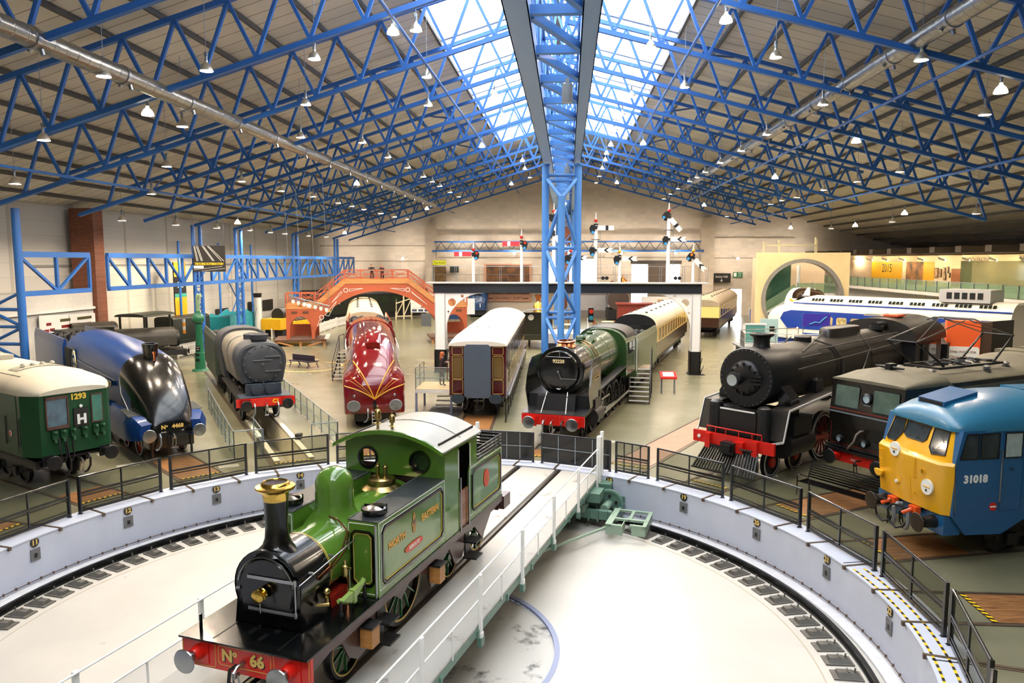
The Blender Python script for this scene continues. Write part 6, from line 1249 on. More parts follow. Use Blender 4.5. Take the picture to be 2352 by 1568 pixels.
b=B(); b.lathe([(0,-.5),(.6,-.5),(.62,-.8)],(0,0,1.9),'y',20); b.box(-1.1,1.1,-7,-.3,.8,1.15).box(-1.1,1.1,-7,-4.7,1.1,3.0).box(-1.15,1.15,-.35,-.2,.7,1.15); b.build('cab_and_frames',Mjb,t); b=B(); b.loft(rings([(-4.5,vsec(1.25,2.95,3.0,3.25,10)),(-7.1,vsec(1.25,2.95,3.0,3.25,10))])); b.build('cab_roof',MATS['dusty_black'],t); b=B(); b.bar((-.96,-.8,2.05),(-.96,-4.6,2.05),.02,.03); b.build('handrail',Mwhite,t); wheels(t,[(-1.8,.5),(-3.6,.5),(-5.4,.5)],Mjb,Mdsteel,sol=True)
for s in (-1,1): buffer(t,s*.85,1.0,.2,Mjb,-.2,Mdsteel)
t=ht('brake_van','small black hut-like wagon at far left behind the blue tender','wagon',-28.6,43.8,0,-35)
b=B(); b.box(-1,1,-2,0,1.0,3.1).build('body',Mjb,t); b=B(); b.box(-1.2,1.2,-2.2,.2,3.1,3.2).build('roof',Mjb,t); b=B(); b.box(.4,.9,0,.02,1.9,2.7).box(-.9,-.4,0,.02,1.9,2.7).build('window',Mglass,t); B().box(-1,1,-2,0,.7,1.0).build('frame',Mjb,t); wheels(t,[(-.5,.4),(-1.5,.4)],Mjb,Mdsteel,sol=True)
Mteal=mat('teal_wagon','2F95A0',.4,var=.1)
t=ht('open_wagon','teal blue open wagon with wavy top edge against the left aisle fence','wagon',-30.4,63.5,0,90)
for s in (-1,1):
    b=B(); b.prism([(0,1.0),(0,2.5),(.6,2.7),(1.0,2.55),(2,2.45),(3,2.75),(3.6,2.9),(4.2,2.6),(5.5,2.55),(6.5,2.8),(6.5,1.0)],'y',s*.95-.04,s*.95+.04); 
    q=b.build('side_panel',Mteal,t,flat=True)
    for i in range(5): B().box(.4+i*1.2,1.3+i*1.2,s*1.0,s*1.02,1.3,1.9).build('raised_panel',Mteal,q)
b=B(); b.box(0,.08,-.95,.95,1.0,2.4).box(6.42,6.5,-.95,.95,1.0,2.5).box(0,6.5,-.95,.95,.85,1.05); b.build('ends_and_floor',Mteal,t); b=B(); b.box(.1,6.4,-.9,.9,1.9,2.3); b.build('load',Mblk,t)
for x in (1.5,5): 
    b=B(); b.lathe([(0,-.8),(.45,-.8),(.45,.8),(0,.8)],(x,0,.45),'y',18); b.build('wheel_set',Mdsteel,t)
t=ht('open_wagon','darker teal wagon end beyond the wavy topped teal wagon','wagon',-31.9,59.3,0,90)
b=B(); b.box(0,3.0,-.9,.9,1.0,2.4).build('body',mat('dark_teal','24727E',.45),t); B().box(0,3,-.8,.8,.3,1.0).build('frame',Mblk,t)
t=ht('track_machine','bright yellow tracked maintenance machine behind the slate grey engine','machine',-27.6,68,0,80)
b=B(); b.box(0,7,-1,1,.9,1.5).box(0,2,-1,1,1.5,1.9); b.build('chassis',mat('machine_yellow','E8B010',.45,var=.1),t); b=B(); b.lathe([(0,0),(.7,0),(.7,2.2),(0,2.2)],(1.0,0,2.0),'y',18) if 0 else b.tube((1.2,0,2.2),(3.0,0,2.2),.65,16); b.build('boiler_drum',Mblk,t)
b=B()
for i in range(7): b.tube((3.4+i*.5,-.8,1.5),(3.4+i*.5,.8,2.1+.3*(i%2)),.16,8)
b.build('engine_parts',mat('oily_brown','3A2A20',.5),t)
B().box(.5,6.5,-.9,.9,.2,.9).build('running_gear',Mblk,t)
t=ht('ballast_wagon','low dark wagon edged with yellow dashes left of the footbridge','wagon',-29.6,79,0,80)
b=B(); b.box(0,11,-1,1,.8,1.9).build('body',Mblk,t)
for i in range(6): B().box(.2+i*1.8,1.2+i*1.8,-1.03,-1.0,1.4,1.6).build('yellow_dash',Mhaz,t)
B().box(.4,10.5,-.8,.8,.2,.8).build('frame',Mblk,t)
# dark green coach with 24
t=ht('dark_carriage','very dark green carriage numbered 24 behind the footbridge arch','railway coach',-30.3,84.5,0,138.7)
b=B(); b.box(-1.4,1.4,-17,0,1.0,3.3).build('body',mat('near_black_green','10160F',.35,coat=.3),t); b=B(); b.loft(rings([(0,vsec(1.42,3.2,3.3,3.95,12)),(-17,vsec(1.42,3.2,3.3,3.95,12))])); b.build('roof',Mblk,t)
text('24',(-.1,.02,2.6),'F',.6,Mwlet,t,'number',bold=.01); text('24',(-1.42,-3.6,2.45),'L',.7,Mwlet,t,'number',bold=.01)
for i in range(5): 
    b=B(); b.box(-1.42,-1.4,-7.6-i*1.6,-6.6-i*1.6,2.2,3.0).build('window',mat('dark_green_window','1E2A1C',.15),t)
B().box(-1.2,1.2,-16.8,-.2,.3,1.0).build('underframe',Mblk,t)
# signs along the wall
b=HB(); b.box(-34.3,-34.2,71,73.5,1.2,2.6); hm(b.build('picture_frame_row',mat('dark_frames','2A2826',.6)),'dark framed panel row low on the left wall beyond the X brace','picture')
for i,v in enumerate((78.5,82.5)):
    b=HB(); b.box(-34.3,-34.25,v,v+2.8,1.7,2.9); hm(b.build('wall_picture',mat('black_picture','101214',.4)),'black rectangular panel on the left wall, %s from the camera'%ORD[i],'picture','black panels on the left wall')
# picket fences
def fence(u0,v0,u1,v1,label,h=1.0,m=None,sp=.16):
    p,q=uv(u0,v0),uv(u1,v1); L=(q-p).length; a=math.atan2(q.y-p.y,q.x-p.x)
    t=thing('picket_fence',label,'fence',p,a,'white picket fences'); m=m or Mwhite
    B().box(0,L,-.02,.02,.25,.33).box(0,L,-.02,.02,h-.25,h-.17).build('rails',m,t)
    b=B(); n=int(L/sp)
    for i in range(n): b.box(i*sp,i*sp+sp*.5,-.04,-.02,.06,h)
    b.build('pickets',m,t,flat=True); b=B(); k=max(2,int(L/2.5)+1)
    for i in range(k): b.box(L*i/(k-1)-.05,L*i/(k-1)+.05,-.02,.07,0,h+.05)
    b.build('posts',m,t)
fence(-29.4,54.5,-29.0,66.8,'white picket fence left of the green water crane reaching to the grey engine')
fence(-27.5,68.0,-27.2,74,'short white picket fence between the grey engine and the footbridge')
fence(-24.9,71.5,-25.6,81.5,'white picket fence right of the footbridge tower, near half')
fence(-25.6,81.8,-24.6,92.5,'white picket fence right of the footbridge tower, far half behind the crimson engine')
# ================= FOOTBRIDGE =================
Mor=mat('footbridge_orange_red','B25A3A',.45,var=.1,scale=2); Mob=mat('footbridge_boards','CE9258',.5,col2='B47A48',scale=2,streak=(.5,4,4)); Mdk=mat('dark_timber','5A3A26',.6,var=.2,scale=3)
t=thing('footbridge','orange red arched station footbridge with lattice railings','footbridge',uv(-24.3,63.3),-BE+rad(15.5))
def arc(x0,x1,z0,z1,n,a0=0,a1=180): return [((x0+x1)/2-(x1-x0)/2*math.cos(rad(a0+(a1-a0)*i/n)),z0+(z1-z0)*math.sin(rad(a0+(a1-a0)*i/n))) for i in range(n+1)]
for tx in (0,13.4):
    for y in (0,2.0):
        oz=[(tx,.55),(tx,3.15),(tx+2.4,3.15),(tx+2.4,.55),(tx+2.1,.55)]+[(x,z) for x,z in reversed(arc(tx+.3,tx+2.1,1.35,2.5,12))]+[(tx+.3,.55)]
        B().prism(oz,'y',y-.06,y+.06).build('tower_arch_frame',Mor,t)
        for xx in (tx+.45,tx+1.4): B().box(xx,xx+.5,y-.08,y-.06,2.75,2.95).build('cut_panel',Mdk,t)
        B().box(tx-.05,tx+2.45,y-.1,y+.1,3.15,3.3).box(tx,tx+2.4,y-.05,y+.05,3.3,3.65).build('platform_board',Mob,t)
        b=B()
        for k in (0,1.2,2.4): b.box(tx+k-.05,tx+k+.05,y-.05,y+.05,3.3,4.55)
        b.bar((tx,y,4.5),(tx+2.4,y,4.5),.09).bar((tx,y,4.1),(tx+2.4,y,4.1),.05).bar((tx,y,3.7),(tx+1.2,y,4.1),.04).bar((tx,y,4.1),(tx+1.2,y,3.7),.04).bar((tx+1.2,y,3.7),(tx+2.4,y,4.5),.04).bar((tx+1.2,y,4.5),(tx+2.4,y,3.7),.04); b.build('platform_railing',Mor,t)
    B().box(tx,tx+2.4,0,2,3.1,3.2).build('platform_deck',Mdk,t)
    b=B(); b.box(tx-1.0,tx+3.4,-.9,2.9,.4,.55).build('base_deck',Mdk,t)
    b=B()
    for xx in (tx-.8,tx+1.2,tx+3.2): b.box(xx-.1,xx+.1,-.8,-.6,0,.4)
    b.bar((tx-.8,-.8,.4),(tx+.6,-.8,0),.12).bar((tx+3.2,-.8,.4),(tx+1.8,-.8,0),.12); b.build('base_legs',Mob,t)
    b=B(); b.box(tx-.2,tx+2.6,2.9,3.0,.55,1.6); 
    b.build('trellis',Mor,t)
B().bar((3.4,-.9,.6),(3.4,3.2,.6),.35,.06).build('pale_step_board',Mwhite,t)
DK=[(2.4,3.15),(5.0,5.3),(10.6,5.3),(13.4,3.15)]
def dz(x):
    for (a,c),(d_,e) in zip(DK,DK[1:]):
        if a<=x<=d_: return c+(e-c)*(x-a)/(d_-a)
for y in (0,2.0):
    bot=[(2.4+11*i/20,1.1+3.55*math.sin(math.pi*i/20)**.62) for i in range(21)]
    B().prism(DK+[(x,z) for x,z in reversed(bot)],'y',y-.05,y+.05).build('arch_girder',Mor,t,flat=True)
    b=B()
    for (a,c),(d_,e) in zip(DK,DK[1:]): b.bar((a,y-.08,c+.22),(d_,y-.08,e+.22),.05,.42)
    b.build('side_boards',Mob,t,flat=True)
    xs_=[2.4,3.7,5.0,6.4,7.8,9.2,10.6,12.0,13.4]; b=B()
    for x in xs_: b.box(x-.05,x+.05,y-.06,y+.06,dz(x)-.1,dz(x)+1.2)
    for a,c in zip(xs_,xs_[1:]):
        for h_ in (1.2,.82,.5): b.bar((a,y,dz(a)+h_),(c,y,dz(c)+h_),.07 if h_>1 else .045)
        b.bar((a,y,dz(a)+.5),(c,y,dz(c)+1.15),.04).bar((a,y,dz(a)+1.15),(c,y,dz(c)+.5),.04)
    b.build('lattice_railing',Mor,t,flat=True)
b=B()
for (a,c),(d_,e) in zip(DK,DK[1:]): b.bar((a,1,c+.02),(d_,1,e+.02),1.95,.06)
b.build('walkway',Mdk,t,flat=True)
for x,z in ((3.0,2.4),(5.1,4.75),(10.5,4.75)):
    b=B(); b.lathe([(.15,-.08),(.2,-.08),(.2,-.06),(.15,-.06),(.15,-.08)],(x,0,z),'y',20,cap=False); b.build('white_ring_ornament',Mwlet,t)
for L_ in (((3.3,2.6),(4.3,3.8),(3.6,2.5)),((5.4,4.85),(6.6,4.9),(5.4,4.65)),((4.8,4.5),(3.9,3.7),(4.7,4.65)),((10.2,4.85),(9.0,4.9),(10.2,4.65)),((10.8,4.6),(12.2,3.4),(10.9,4.45)),((2.8,2.2),(2.6,1.6),(3.0,2.1))):
    b=B(); lining(b,[(x,-.07,z) for x,z in L_],.03); b.build('white_triangle_ornament',Mwlet,t)
# ================= PEOPLE =================
def skin(name,verts,edges,radii,m,parent,sub=1):
    me=D.meshes.new(name); me.from_pydata(verts,edges,[]); o=D.objects.new(name,me); COL.objects.link(o); o.modifiers.new('s','SKIN'); 
    for i,r in enumerate(radii):
        sv=me.skin_vertices[0].data[i]; sv.radius=(r,r) if not isinstance(r,tuple) else r; sv.use_root=(i==0)
    s=o.modifiers.new('u','SUBSURF'); s.levels=sub; s.render_levels=sub; bpy.context.view_layer.update()
    m2=D.meshes.new_from_object(o.evaluated_get(bpy.context.evaluated_depsgraph_get())); D.objects.remove(o); m2.materials.clear(); m2.materials.append(m); m2.name=name
    m2.polygons.foreach_set('use_smooth',[True]*len(m2.polygons)); o=D.objects.new(name,m2); COL.objects.link(o); o.parent=parent; return o
Mskin=mat('skin','D8A488',.5)
def person(label,loc,rz,pose,top,legs,hair,longhair,height=1.7,fem=False):
    t=thing('person',label,'person',loc,rz); k=height/1.7; sh=.19 if not fem else .165
    lean=.12 if pose=='lean' else .02
    P_={'pel':(0,0,.92),'wa':(0,lean*.4,1.08),'ch':(0,lean,1.28),'nb':(0,lean*1.1,1.43),'nk':(0,lean*1.2,1.5),'hd':(0,lean*1.3+.02,1.6),'ht':(0,lean*1.3+.01,1.68)}
    V_=[P_[n] for n in ('pel','wa','ch','nb','nk','hd','ht')]; E_=[(i,i+1) for i in range(6)]; Rr=[.15,.125,(.16,.115),.1,.055,.085,.07]
    for s in (-1,1):
        n=len(V_)
        if pose=='lean': arm=[(s*sh,lean,1.4),(s*(sh+.09),lean+.12,1.2),(s*.08,lean+.36,1.17)]
        else: arm=[(s*sh,lean,1.4),(s*(sh+.04),lean-.01,1.13),(s*.12,lean+.24,1.2)]
        V_+=arm; E_+=[(3,n),(n,n+1),(n+1,n+2)]; Rr+=[.062,.048,.032]
        h_=arm[2]; n=len(V_); V_.append((h_[0]*.7,h_[1]+.05,h_[2]+.01)); E_.append((n-1,n)); Rr.append((.035,.02))
        for f in range(4):
            q=len(V_); V_+= [(h_[0]*.7-s*.012*f+s*.02,h_[1]+.09,h_[2]+.012),(h_[0]*.7-s*.012*f+s*.02,h_[1]+.12,h_[2]-.008)]; E_+=[(n,q),(q,q+1)]; Rr+=[.008,.007]
        q=len(V_); V_.append((h_[0]*.7+s*.04,h_[1]+.07,h_[2]+.02)); E_.append((n,q)); Rr.append(.009)
        n=len(V_); x=s*.1; fw=.05*s if pose!='lean' else 0
        V_+=[(x,0,.86),(x*1.05,fw+.02,.48),(x*1.05,fw*1.2,.09),(x*1.1,fw*1.2+.13,.04)]; E_+=[(0,n),(n,n+1),(n+1,n+2),(n+2,n+3)]; Rr+=[.1,.062,.045,(.045,.03)]
    o=skin('body',[tuple(c*k for c in v) for v in V_],E_,Rr,Mskin,t)
    mt=mat(label[:12]+'top',top,.8); ml=mat(label[:12]+'legs',legs,.8); msh=mat('shoe_black','141414',.5)
    for m_ in (mt,ml,msh): o.data.materials.append(m_)
    for p in o.data.polygons:
        c=p.center/k; r_=abs(c.x)
        if c.z<.1: p.material_index=3
        elif c.z<.98: p.material_index=2 if not (r_>.12 and c.y>.15) else 0
        elif c.z<1.46 and not (c.y>(lean+.3 if pose=='lean' else lean+.2)): p.material_index=1
    hd=Vec(P_['hd'])*k
    b=B(); b.ball(hd+Vec((0,0,.01)),.1,14,1.18); b.v=[v+Vec((0,.015,0)) if 0 else v for v in b.v]; b.build('head',Mskin,t)
    b=B(); b.lathe([(.104,-.0),(.11,.04),(.1,.09),(.06,.125),(0,.135)],hd+Vec((0,-.015,0)),'z',14,cap=False)
    if longhair: b.loft([[(hd.x+.105*math.cos(a)*w_,hd.y-.03+.09*math.sin(a)*w_,hd.z+z) for a in [rad(170+200*i/10) for i in range(11)]] for z,w_ in ((.05,1.0),(-.1,1.15),(-.24,1.2),(-.3,.9))],cap=False,closed=False)
    b.build('hair',mat('hair_'+hair,hair,.7),t)
    b=B(); f=hd+Vec((0,.1,0)); b.ball(f+Vec((0,.008,-.015)),.016,8).build('nose',Mskin,t)
    b=B(); b.ball(f+Vec((-.035,-.008,.02)),.011,8).ball(f+Vec((.035,-.008,.02)),.011,8).build('eyes',Mblk,t); B().bar(f+Vec((-.025,-.006,-.055)),f+Vec((.025,-.006,-.055)),.01,.01).build('mouth',mat('lips','A85A50',.5),t)
    b=B(); b.ball(hd+Vec((-.1,0,0)),.022,8).ball(hd+Vec((.1,0,0)),.022,8).build('ears',Mskin,t)
    return t
def fb(x,y,z): return uv(-24.3,63.3)+Vec((x*math.cos(-BE+rad(15.5))-y*math.sin(-BE+rad(15.5)),x*math.sin(-BE+rad(15.5))+y*math.cos(-BE+rad(15.5)),z))
person('person in dark jacket leaning on the footbridge railing',fb(7.4,.42,5.28),rad(180),'lean','23262E','1C2230','3A2A20',False,1.75)
person('person with long brown hair and bare arms leaning on the footbridge railing',fb(8.3,.42,5.28),rad(176),'lean','2A1A22','3A1218','5A3020',True,1.68,True)
# ================= MIDDLE FLOOR =================
# hanging light bar
t=ht('lighting_bar','slanted grey lighting truss with spotlights hung on wires at left','lighting bar',-17.5,50)
b=B(); p,q=Vec((-1.35,0,4.9)),Vec((1.35,0,4.25)); b.bar(p,q,.22,.06).bar(p-Vec((0,0,.18)),q-Vec((0,0,.18)),.05,.05); b.build('bar',Mgrey,t)
for i in range(7):
    c_=p+(q-p)*(i+.5)/7-Vec((0,0,.28)); b=B(); b.box(c_.x-.09,c_.x+.09,-.1,.1,c_.z-.1,c_.z+.1).tube(c_,c_+Vec((0,-.05,-.16)),.07,10); b.build('spotlight',Mwhite,t)
b=B(); b.tube((-.1,-.12,4.3),(-.1,-.16,4.26),.07,10).build('lit_lens',mat('warm_spot','FFD8A0',.3,emis=60),t)
b=B()
for f in (0,.3,.66,1): 
    c_=p+(q-p)*f; b.tube(c_,(c_.x-.25,0,zl(-17.5)),.012,4)
b.build('wires',Mgrey,t)
# gold ring on floor, bench
b=B(); c_=uv(-17.9,50.6); n=40; b.loft([[c_+Vec((r*math.cos(2*math.pi*i/n),r*1.1*math.sin(2*math.pi*i/n),z)) for i in range(n)] for r,z in ((2.35,.002),(2.35,.012),(2.15,.012),(2.15,.002))],cap=False); hm(b.build('floor_ring',mat('worn_gold_ring','C8A860',.5,var=.3,scale=3)),'worn pale gold ring marked on the floor around the dark bench','marking')
t=ht('platform_bench','dark purple double-sided bench on the floor ring','bench',-18.2,50.4,0,-30)
Mben=mat('dark_purple_paint','2A2236',.45)
b=B()
for i in range(4): b.box(-1.1,1.1,-.5+i*.11,-.42+i*.11,.42,.45); b.box(-1.1,1.1,.1+i*.11,.18+i*.11,.42,.45)
b.build('seat_slats',Mben,t)
b=B(); b.box(-1.1,1.1,-.04,.04,.45,.85).build('backrest',Mben,t)
for x in (-.9,0,.9):
    b=B(); b.path([(x,-.5,0),(x,-.35,.25),(x,-.45,.42)],.03,6).path([(x,.5,0),(x,.35,.25),(x,.45,.42)],.03,6).bar((x,-.45,.4),(x,.45,.4),.04); b.build('leg',Mben,t)
def steps(u,v,rot,n,w,rise,label,plat=1.0,rail=True,m=None):
    t=ht('access_steps',label,'steps',u,v,0,rot,None); m=m or Mdsteel
    for i in range(n):
        q=B().box(-w/2,w/2,i*.25,i*.25+.28,(i+1)*rise-.05,(i+1)*rise).build('tread',mat('tread_dark','3A3C3E',.5),t); B().box(-w/2,w/2,i*.25-.01,i*.25+.03,(i+1)*rise-.045,(i+1)*rise+.004).build('nosing',Mwhite,q)
    B().box(-w/2,w/2,n*.25,n*.25+plat,n*rise-.06,n*rise).build('landing',mat('landing_tan','8A7A64',.6),t)
    for s in (-1,1):
        b=B(); x=s*w/2; b.bar((x,0,rise*.5),(x,n*.25,n*rise-.1),.04,.2); b.box(x-.03,x+.03,n*.25+plat-.06,n*.25+plat,0,n*rise).box(x-.03,x+.03,n*.25-.03,n*.25+.03,0,n*rise); b.build('stringer',m,t)
        if rail: 
            b=B(); b.tube((x,0,.0+rise),(x,0,1.0+rise*.5),.022,6).tube((x,n*.25,n*rise),(x,n*.25,n*rise+1),.022,6).tube((x,n*.25+plat,n*rise),(x,n*.25+plat,n*rise+1),.022,6)
            b.tube((x,0,1.0+rise*.5),(x,n*.25,n*rise+1),.022,6).tube((x,n*.25,n*rise+1),(x,n*.25+plat,n*rise+1),.022,6).tube((x,0,.5+rise*.5),(x,n*.25,n*rise+.5),.016,6); b.build('handrail',m,t)
    return t
steps(-13.6,44.3,4,8,1.25,.2,'black steps with white nosings beside the crimson streamlined engine',1.4)
steps(3.7,38.3,-8,8,1.05,.2,'black access steps with handrails beside the green 92220 engine',1.5,True,Mblk)
steps(14.4,75.8,2,9,1.3,.2,'distant access steps beside the cream and brown coaches',1.5,True,Mblk)
t=ht('label_stand','red angled label stand with white text sheet beside the access steps','sign stand',5.6,41.6)
b=B(); b.add([(-.45,-.3,.95),(.45,-.3,.95),(.45,.3,1.2),(-.45,.3,1.2),(-.45,-.3,.85),(.45,-.3,.85),(.45,.3,1.1),(-.45,.3,1.1)],[(0,1,2,3),(4,5,6,7),(0,1,5,4),(1,2,6,5),(2,3,7,6),(3,0,4,7)]); b.build('top',Mred,t,flat=True); b=B(); b.add([(-.3,-.2,1.0),(.3,-.2,1.0),(.3,.2,1.165),(-.3,.2,1.165)],[(0,1,2,3)]).build('sheet',Mwlet,t)
for x in (-.35,.35):
    for y in (-.2,.2): B().tube((x,y,0),(x,y,.95 if y<0 else 1.05),.02,6).build('leg',mat('leg_blue_grey','4A5A78',.4),t)
# viewing platform with visitor
t=ht('viewing_platform','white-edged viewing platform with steel rails and steps beside the crimson saloon','platform',-6.4,36.3)
b=B(); b.box(-.85,.95,-1.2,1.0,1.02,1.2); b.build('platform_edge',Mwhite,t); b=B(); b.box(-.83,.93,-1.18,.98,1.2,1.22).build('wood_top',mat('pale_wood','D8AE7C',.5),t)
for x,y in ((-.8,-1.15),(.9,-1.15),(-.8,.95),(.9,.95)): B().box(x-.045,x+.045,y-.045,y+.045,0,1.02).build('leg',mat('leg_lilac_grey','8088A8',.4),t)
b=B()
for x,y in ((-.82,-1.17),(.92,-1.17),(-.82,.97),(-.82,-.1)): b.tube((x,y,1.2),(x,y,2.25),.022,8)
for z in (2.25,1.75): b.tube((-.82,.97,z),(-.82,-1.17,z),.02,8).tube((-.82,-1.17,z),(.92,-1.17,z),.02,8)
b.build('handrail',Msteel,t); b=B(); b.box(-.8,.9,-1.18,-1.17,1.25,2.2).build('glass_infill',glassmat('clear_glass_pane','DCE8E4',.12),t)
for i in range(5): B().box(-.1,.95,1.0+i*.0-.9+i*.25,1.2-.9+i*.25,.2+(i)*.18-.04,.2+i*.18).build('tread',mat('tread_pale','C8C8CC',.4),t)
B().box(-.3,1.3,-1.6,.6,.0,.03).build('floor_mat',mat('dark_mat','4A4E56',.7),t)
person('person with long auburn hair, dark top and jeans standing on the platform reading',uv(-6.1,36.0,1.22),rad(-70),'read','1C1E28','34445C','A85A2E',True,1.66,True)
# railing along the saloon
def railrun(u0,v0,u1,v1,label,h=1.1,m=None,n=8,z=0):
    p,q=uv(u0,v0),uv(u1,v1); L=(q-p).length; t=thing('barrier_railing',label,'railing',p,math.atan2(q.y-p.y,q.x-p.x)); m=m or Mblk
    b=B()
    for i in range(n+1): b.tube((L*i/n,0,z),(L*i/n,0,z+h),.025,6)
    b.build('posts',m,t); b=B(); b.tube((0,0,z+h),(L,0,z+h),.03,8).build('top_rail',Msteel if m==Mblk else m,t); b=B(); b.tube((0,0,z+h*.5),(L,0,z+h*.5),.02,6).tube((0,0,z+.12),(L,0,z+.12),.02,6).build('lower_rail',m,t); return t
railrun(-2.75,33.5,-3.1,56,'long dark railing running back between the crimson saloon and blue column',1.1,Mblk,12)
# inspection pit railings of track 14
T14=lambda x,r: pol(116.6,r)+Vec((math.sin(rad(116.6)),-math.cos(rad(116.6)),0))*x
def pitrail(x,r0,r1,lab):
    p,q=T14(x,r0),T14(x,r1); L=(q-p).length; t=thing('pit_barrier',lab,'railing',p,math.atan2(q.y-p.y,q.x-p.x),'steel railings round the inspection pit'); m=mat('barrier_steel','8A949C',.35,metal=.5); n=max(1,round(L/1.5))
    b=B()
    for i in range(n+1): b.box(L*i/n-.02,L*i/n+.02,-.02,.02,0,1.05)
    b.build('posts',m,t); b=B(); b.tube((0,0,1.05),(L,0,1.05),.022,8).build('top_rail',m,t); b=B(); b.tube((0,0,.55),(L,0,.55),.016,6).tube((0,0,.12),(L,0,.12),.016,6).build('lower_rails',m,t); b=B(); b.box(0,L,-.003,.003,.12,1.0).build('glass_infill',glassmat('clear_glass_pane','DCE8E4',.12),t)
pitrail(1.9,13.4,34,'long steel barrier left of the slate grey engine'); pitrail(-1.95,13.4,24,'steel barrier right of the slate grey engine'); 
def pitcross(x0,x1,r,lab):
    p,q=T14(x0,r),T14(x1,r); L=(q-p).length; t=thing('pit_barrier',lab,'railing',p,math.atan2(q.y-p.y,q.x-p.x),'steel railings round the inspection pit'); m=MATS['barrier_steel']
    b=B()
    for x in (0,L): b.box(x-.02,x+.02,-.02,.02,0,1.05)
    b.build('posts',m,t); B().tube((0,0,1.05),(L,0,1.05),.022,8).tube((0,0,.55),(L,0,.55),.016,6).build('rails',m,t)
pitcross(.9,1.9,13.4,'short steel barrier across the near end, left rail side'); pitcross(-.9,-1.95,13.4,'short steel barrier across the near end, right rail side'); pitcross(.35,.35001,13.4,'x') if 0 else None
pitrail(-.95,13.4,15.6,'short inner steel barrier at the near end, right rail side')
for s in (-1,1):
    b=B(); p,q=T14(s*.62,12.2),T14(s*.62,34); b.bar(p+Vec((0,0,.04)),q+Vec((0,0,.04)),.2,.08); hm(b.build('rail_beam',mat('cream_pit_paint','E8DFC4',.5)),'cream painted beam carrying the %s rail beside the inspection pit'%('right' if s<0 else 'left'),'beam')
    P_=T14(s*.75,15.3); b=B(); b.box(P_.x-.12,P_.x+.12,P_.y-.14,P_.y+.14,.08,.3); hm(b.build('wheel_stop',Mblk),'black wheel stop block on the %s rail of the inspection pit'%('right' if s<0 else 'left'),'wheel stop')
# black bench by the diesel
t=thing('slatted_bench','long black slatted bench on the floor in front of the electric engine','bench',Vec((10.05,21.9,0)),rad(-58))
P_=None
b=B()
for i in range(7): b.box(-1.5,1.5,-.32+i*.07,-.28+i*.07,.43,.455)
b.build('seat_slats',Mblack,t); b=B()
for i in range(7): b.bar((-1.5,.22+i*.03,.52+i*.07),(1.5,.22+i*.03,.52+i*.07),.025,.045)
b.build('back_slats',Mblack,t)
for x in (-1.5,1.5):
    b=B(); b.path([(x,-.34,0),(x,-.34,.6),(x,-.25,.66),(x,.2,.48),(x,.45,1.05)],.022,6).path([(x,.3,0),(x,.2,.45)],.022,6); b.build('end_frame',Mblack,t)
# floor hatch plates
for i,(p,a,lab) in enumerate((((306,1048),0,0),)): pass
# ================= GANTRY AND SIGNALS =================
t=ht('signal_gantry','white and black signal gantry spanning the hall behind the blue column','gantry',0,49)
b=B(); b.box(-8.75,8.55,-.35,-.28,5.27,5.8).box(-8.75,8.55,.28,.35,5.27,5.8).box(-8.75,8.55,-.4,.4,5.24,5.29).box(-8.75,8.55,-.4,.4,5.78,5.83); b.build('main_beam',mat('gantry_blue_black','1E2530',.4,var=.15),t,flat=True)
b=B(); b.box(-9.2,9.0,-.6,.9,5.85,5.92).build('walkway',mat('pale_walkway','C8C4BC',.5),t)
b=B()
for i in range(13): x=-9+i*1.5; b.tube((x,.85,5.9),(x,.85,6.95),.015,5).tube((x+.12,.85,5.9),(x+.12,.85,6.95),.015,5)
b.tube((-9,.85,6.95),(9,.85,6.95),.015,5); b.build('walkway_rail',Mgrey,t)
Mgw=mat('gantry_white','EDEEF0',.4)
for s,x0,x1 in ((-1,-8.67,-7.95),(1,7.95,8.55)):
    b=B(); b.box(x0,x1,-.33,-.25,1.5,5.25).box(x0,x1,.25,.33,1.5,5.25).box(x0,x0+.07,-.33,.33,1.5,5.25).box(x1-.07,x1,-.33,.33,1.5,5.25); b.build('white_post',Mgw,t,flat=True)
    b=B(); b.box(x0-.05,x1+.05,-.35,-.27,0,1.5).box(x0-.05,x0+.05,-.35,.35,0,1.5).box(x1-.05,x1+.05,-.35,.35,0,1.5); 
    for k in range(3): b.bar((x1,-.3,k*.5),(x1+.35-(k*.1),.3,k*.5+.5),.05)
    b.box(x0-.1,x1+.3,-.5,.5,0,.06); b.build('black_post_foot',Mblk,t,flat=True)
    xe=x1 if s<0 else x0; d=-s
    arcp=[(xe+d*(2.5-2.5*math.cos(rad(a))),2.7+2.55*math.sin(rad(a))) for a in range(0,91,9)]
    out_=arcp+[(xe,5.25)]
    if s>0: pass
    pb=plate_holes(out_,[ringhole(xe+d*.42,4.62,.26,20),ringhole(xe+d*1.1,5.02,.1,14),ringhole(xe+d*.18,4.0,.07,12)],'y',-.28,.06); pb.build('arched_bracket',Mgw,t,flat=True)
    b=B(); b.path([(x,-.28,z) for x,z in arcp],.03,6); b.build('bracket_rim',Mgw,t)
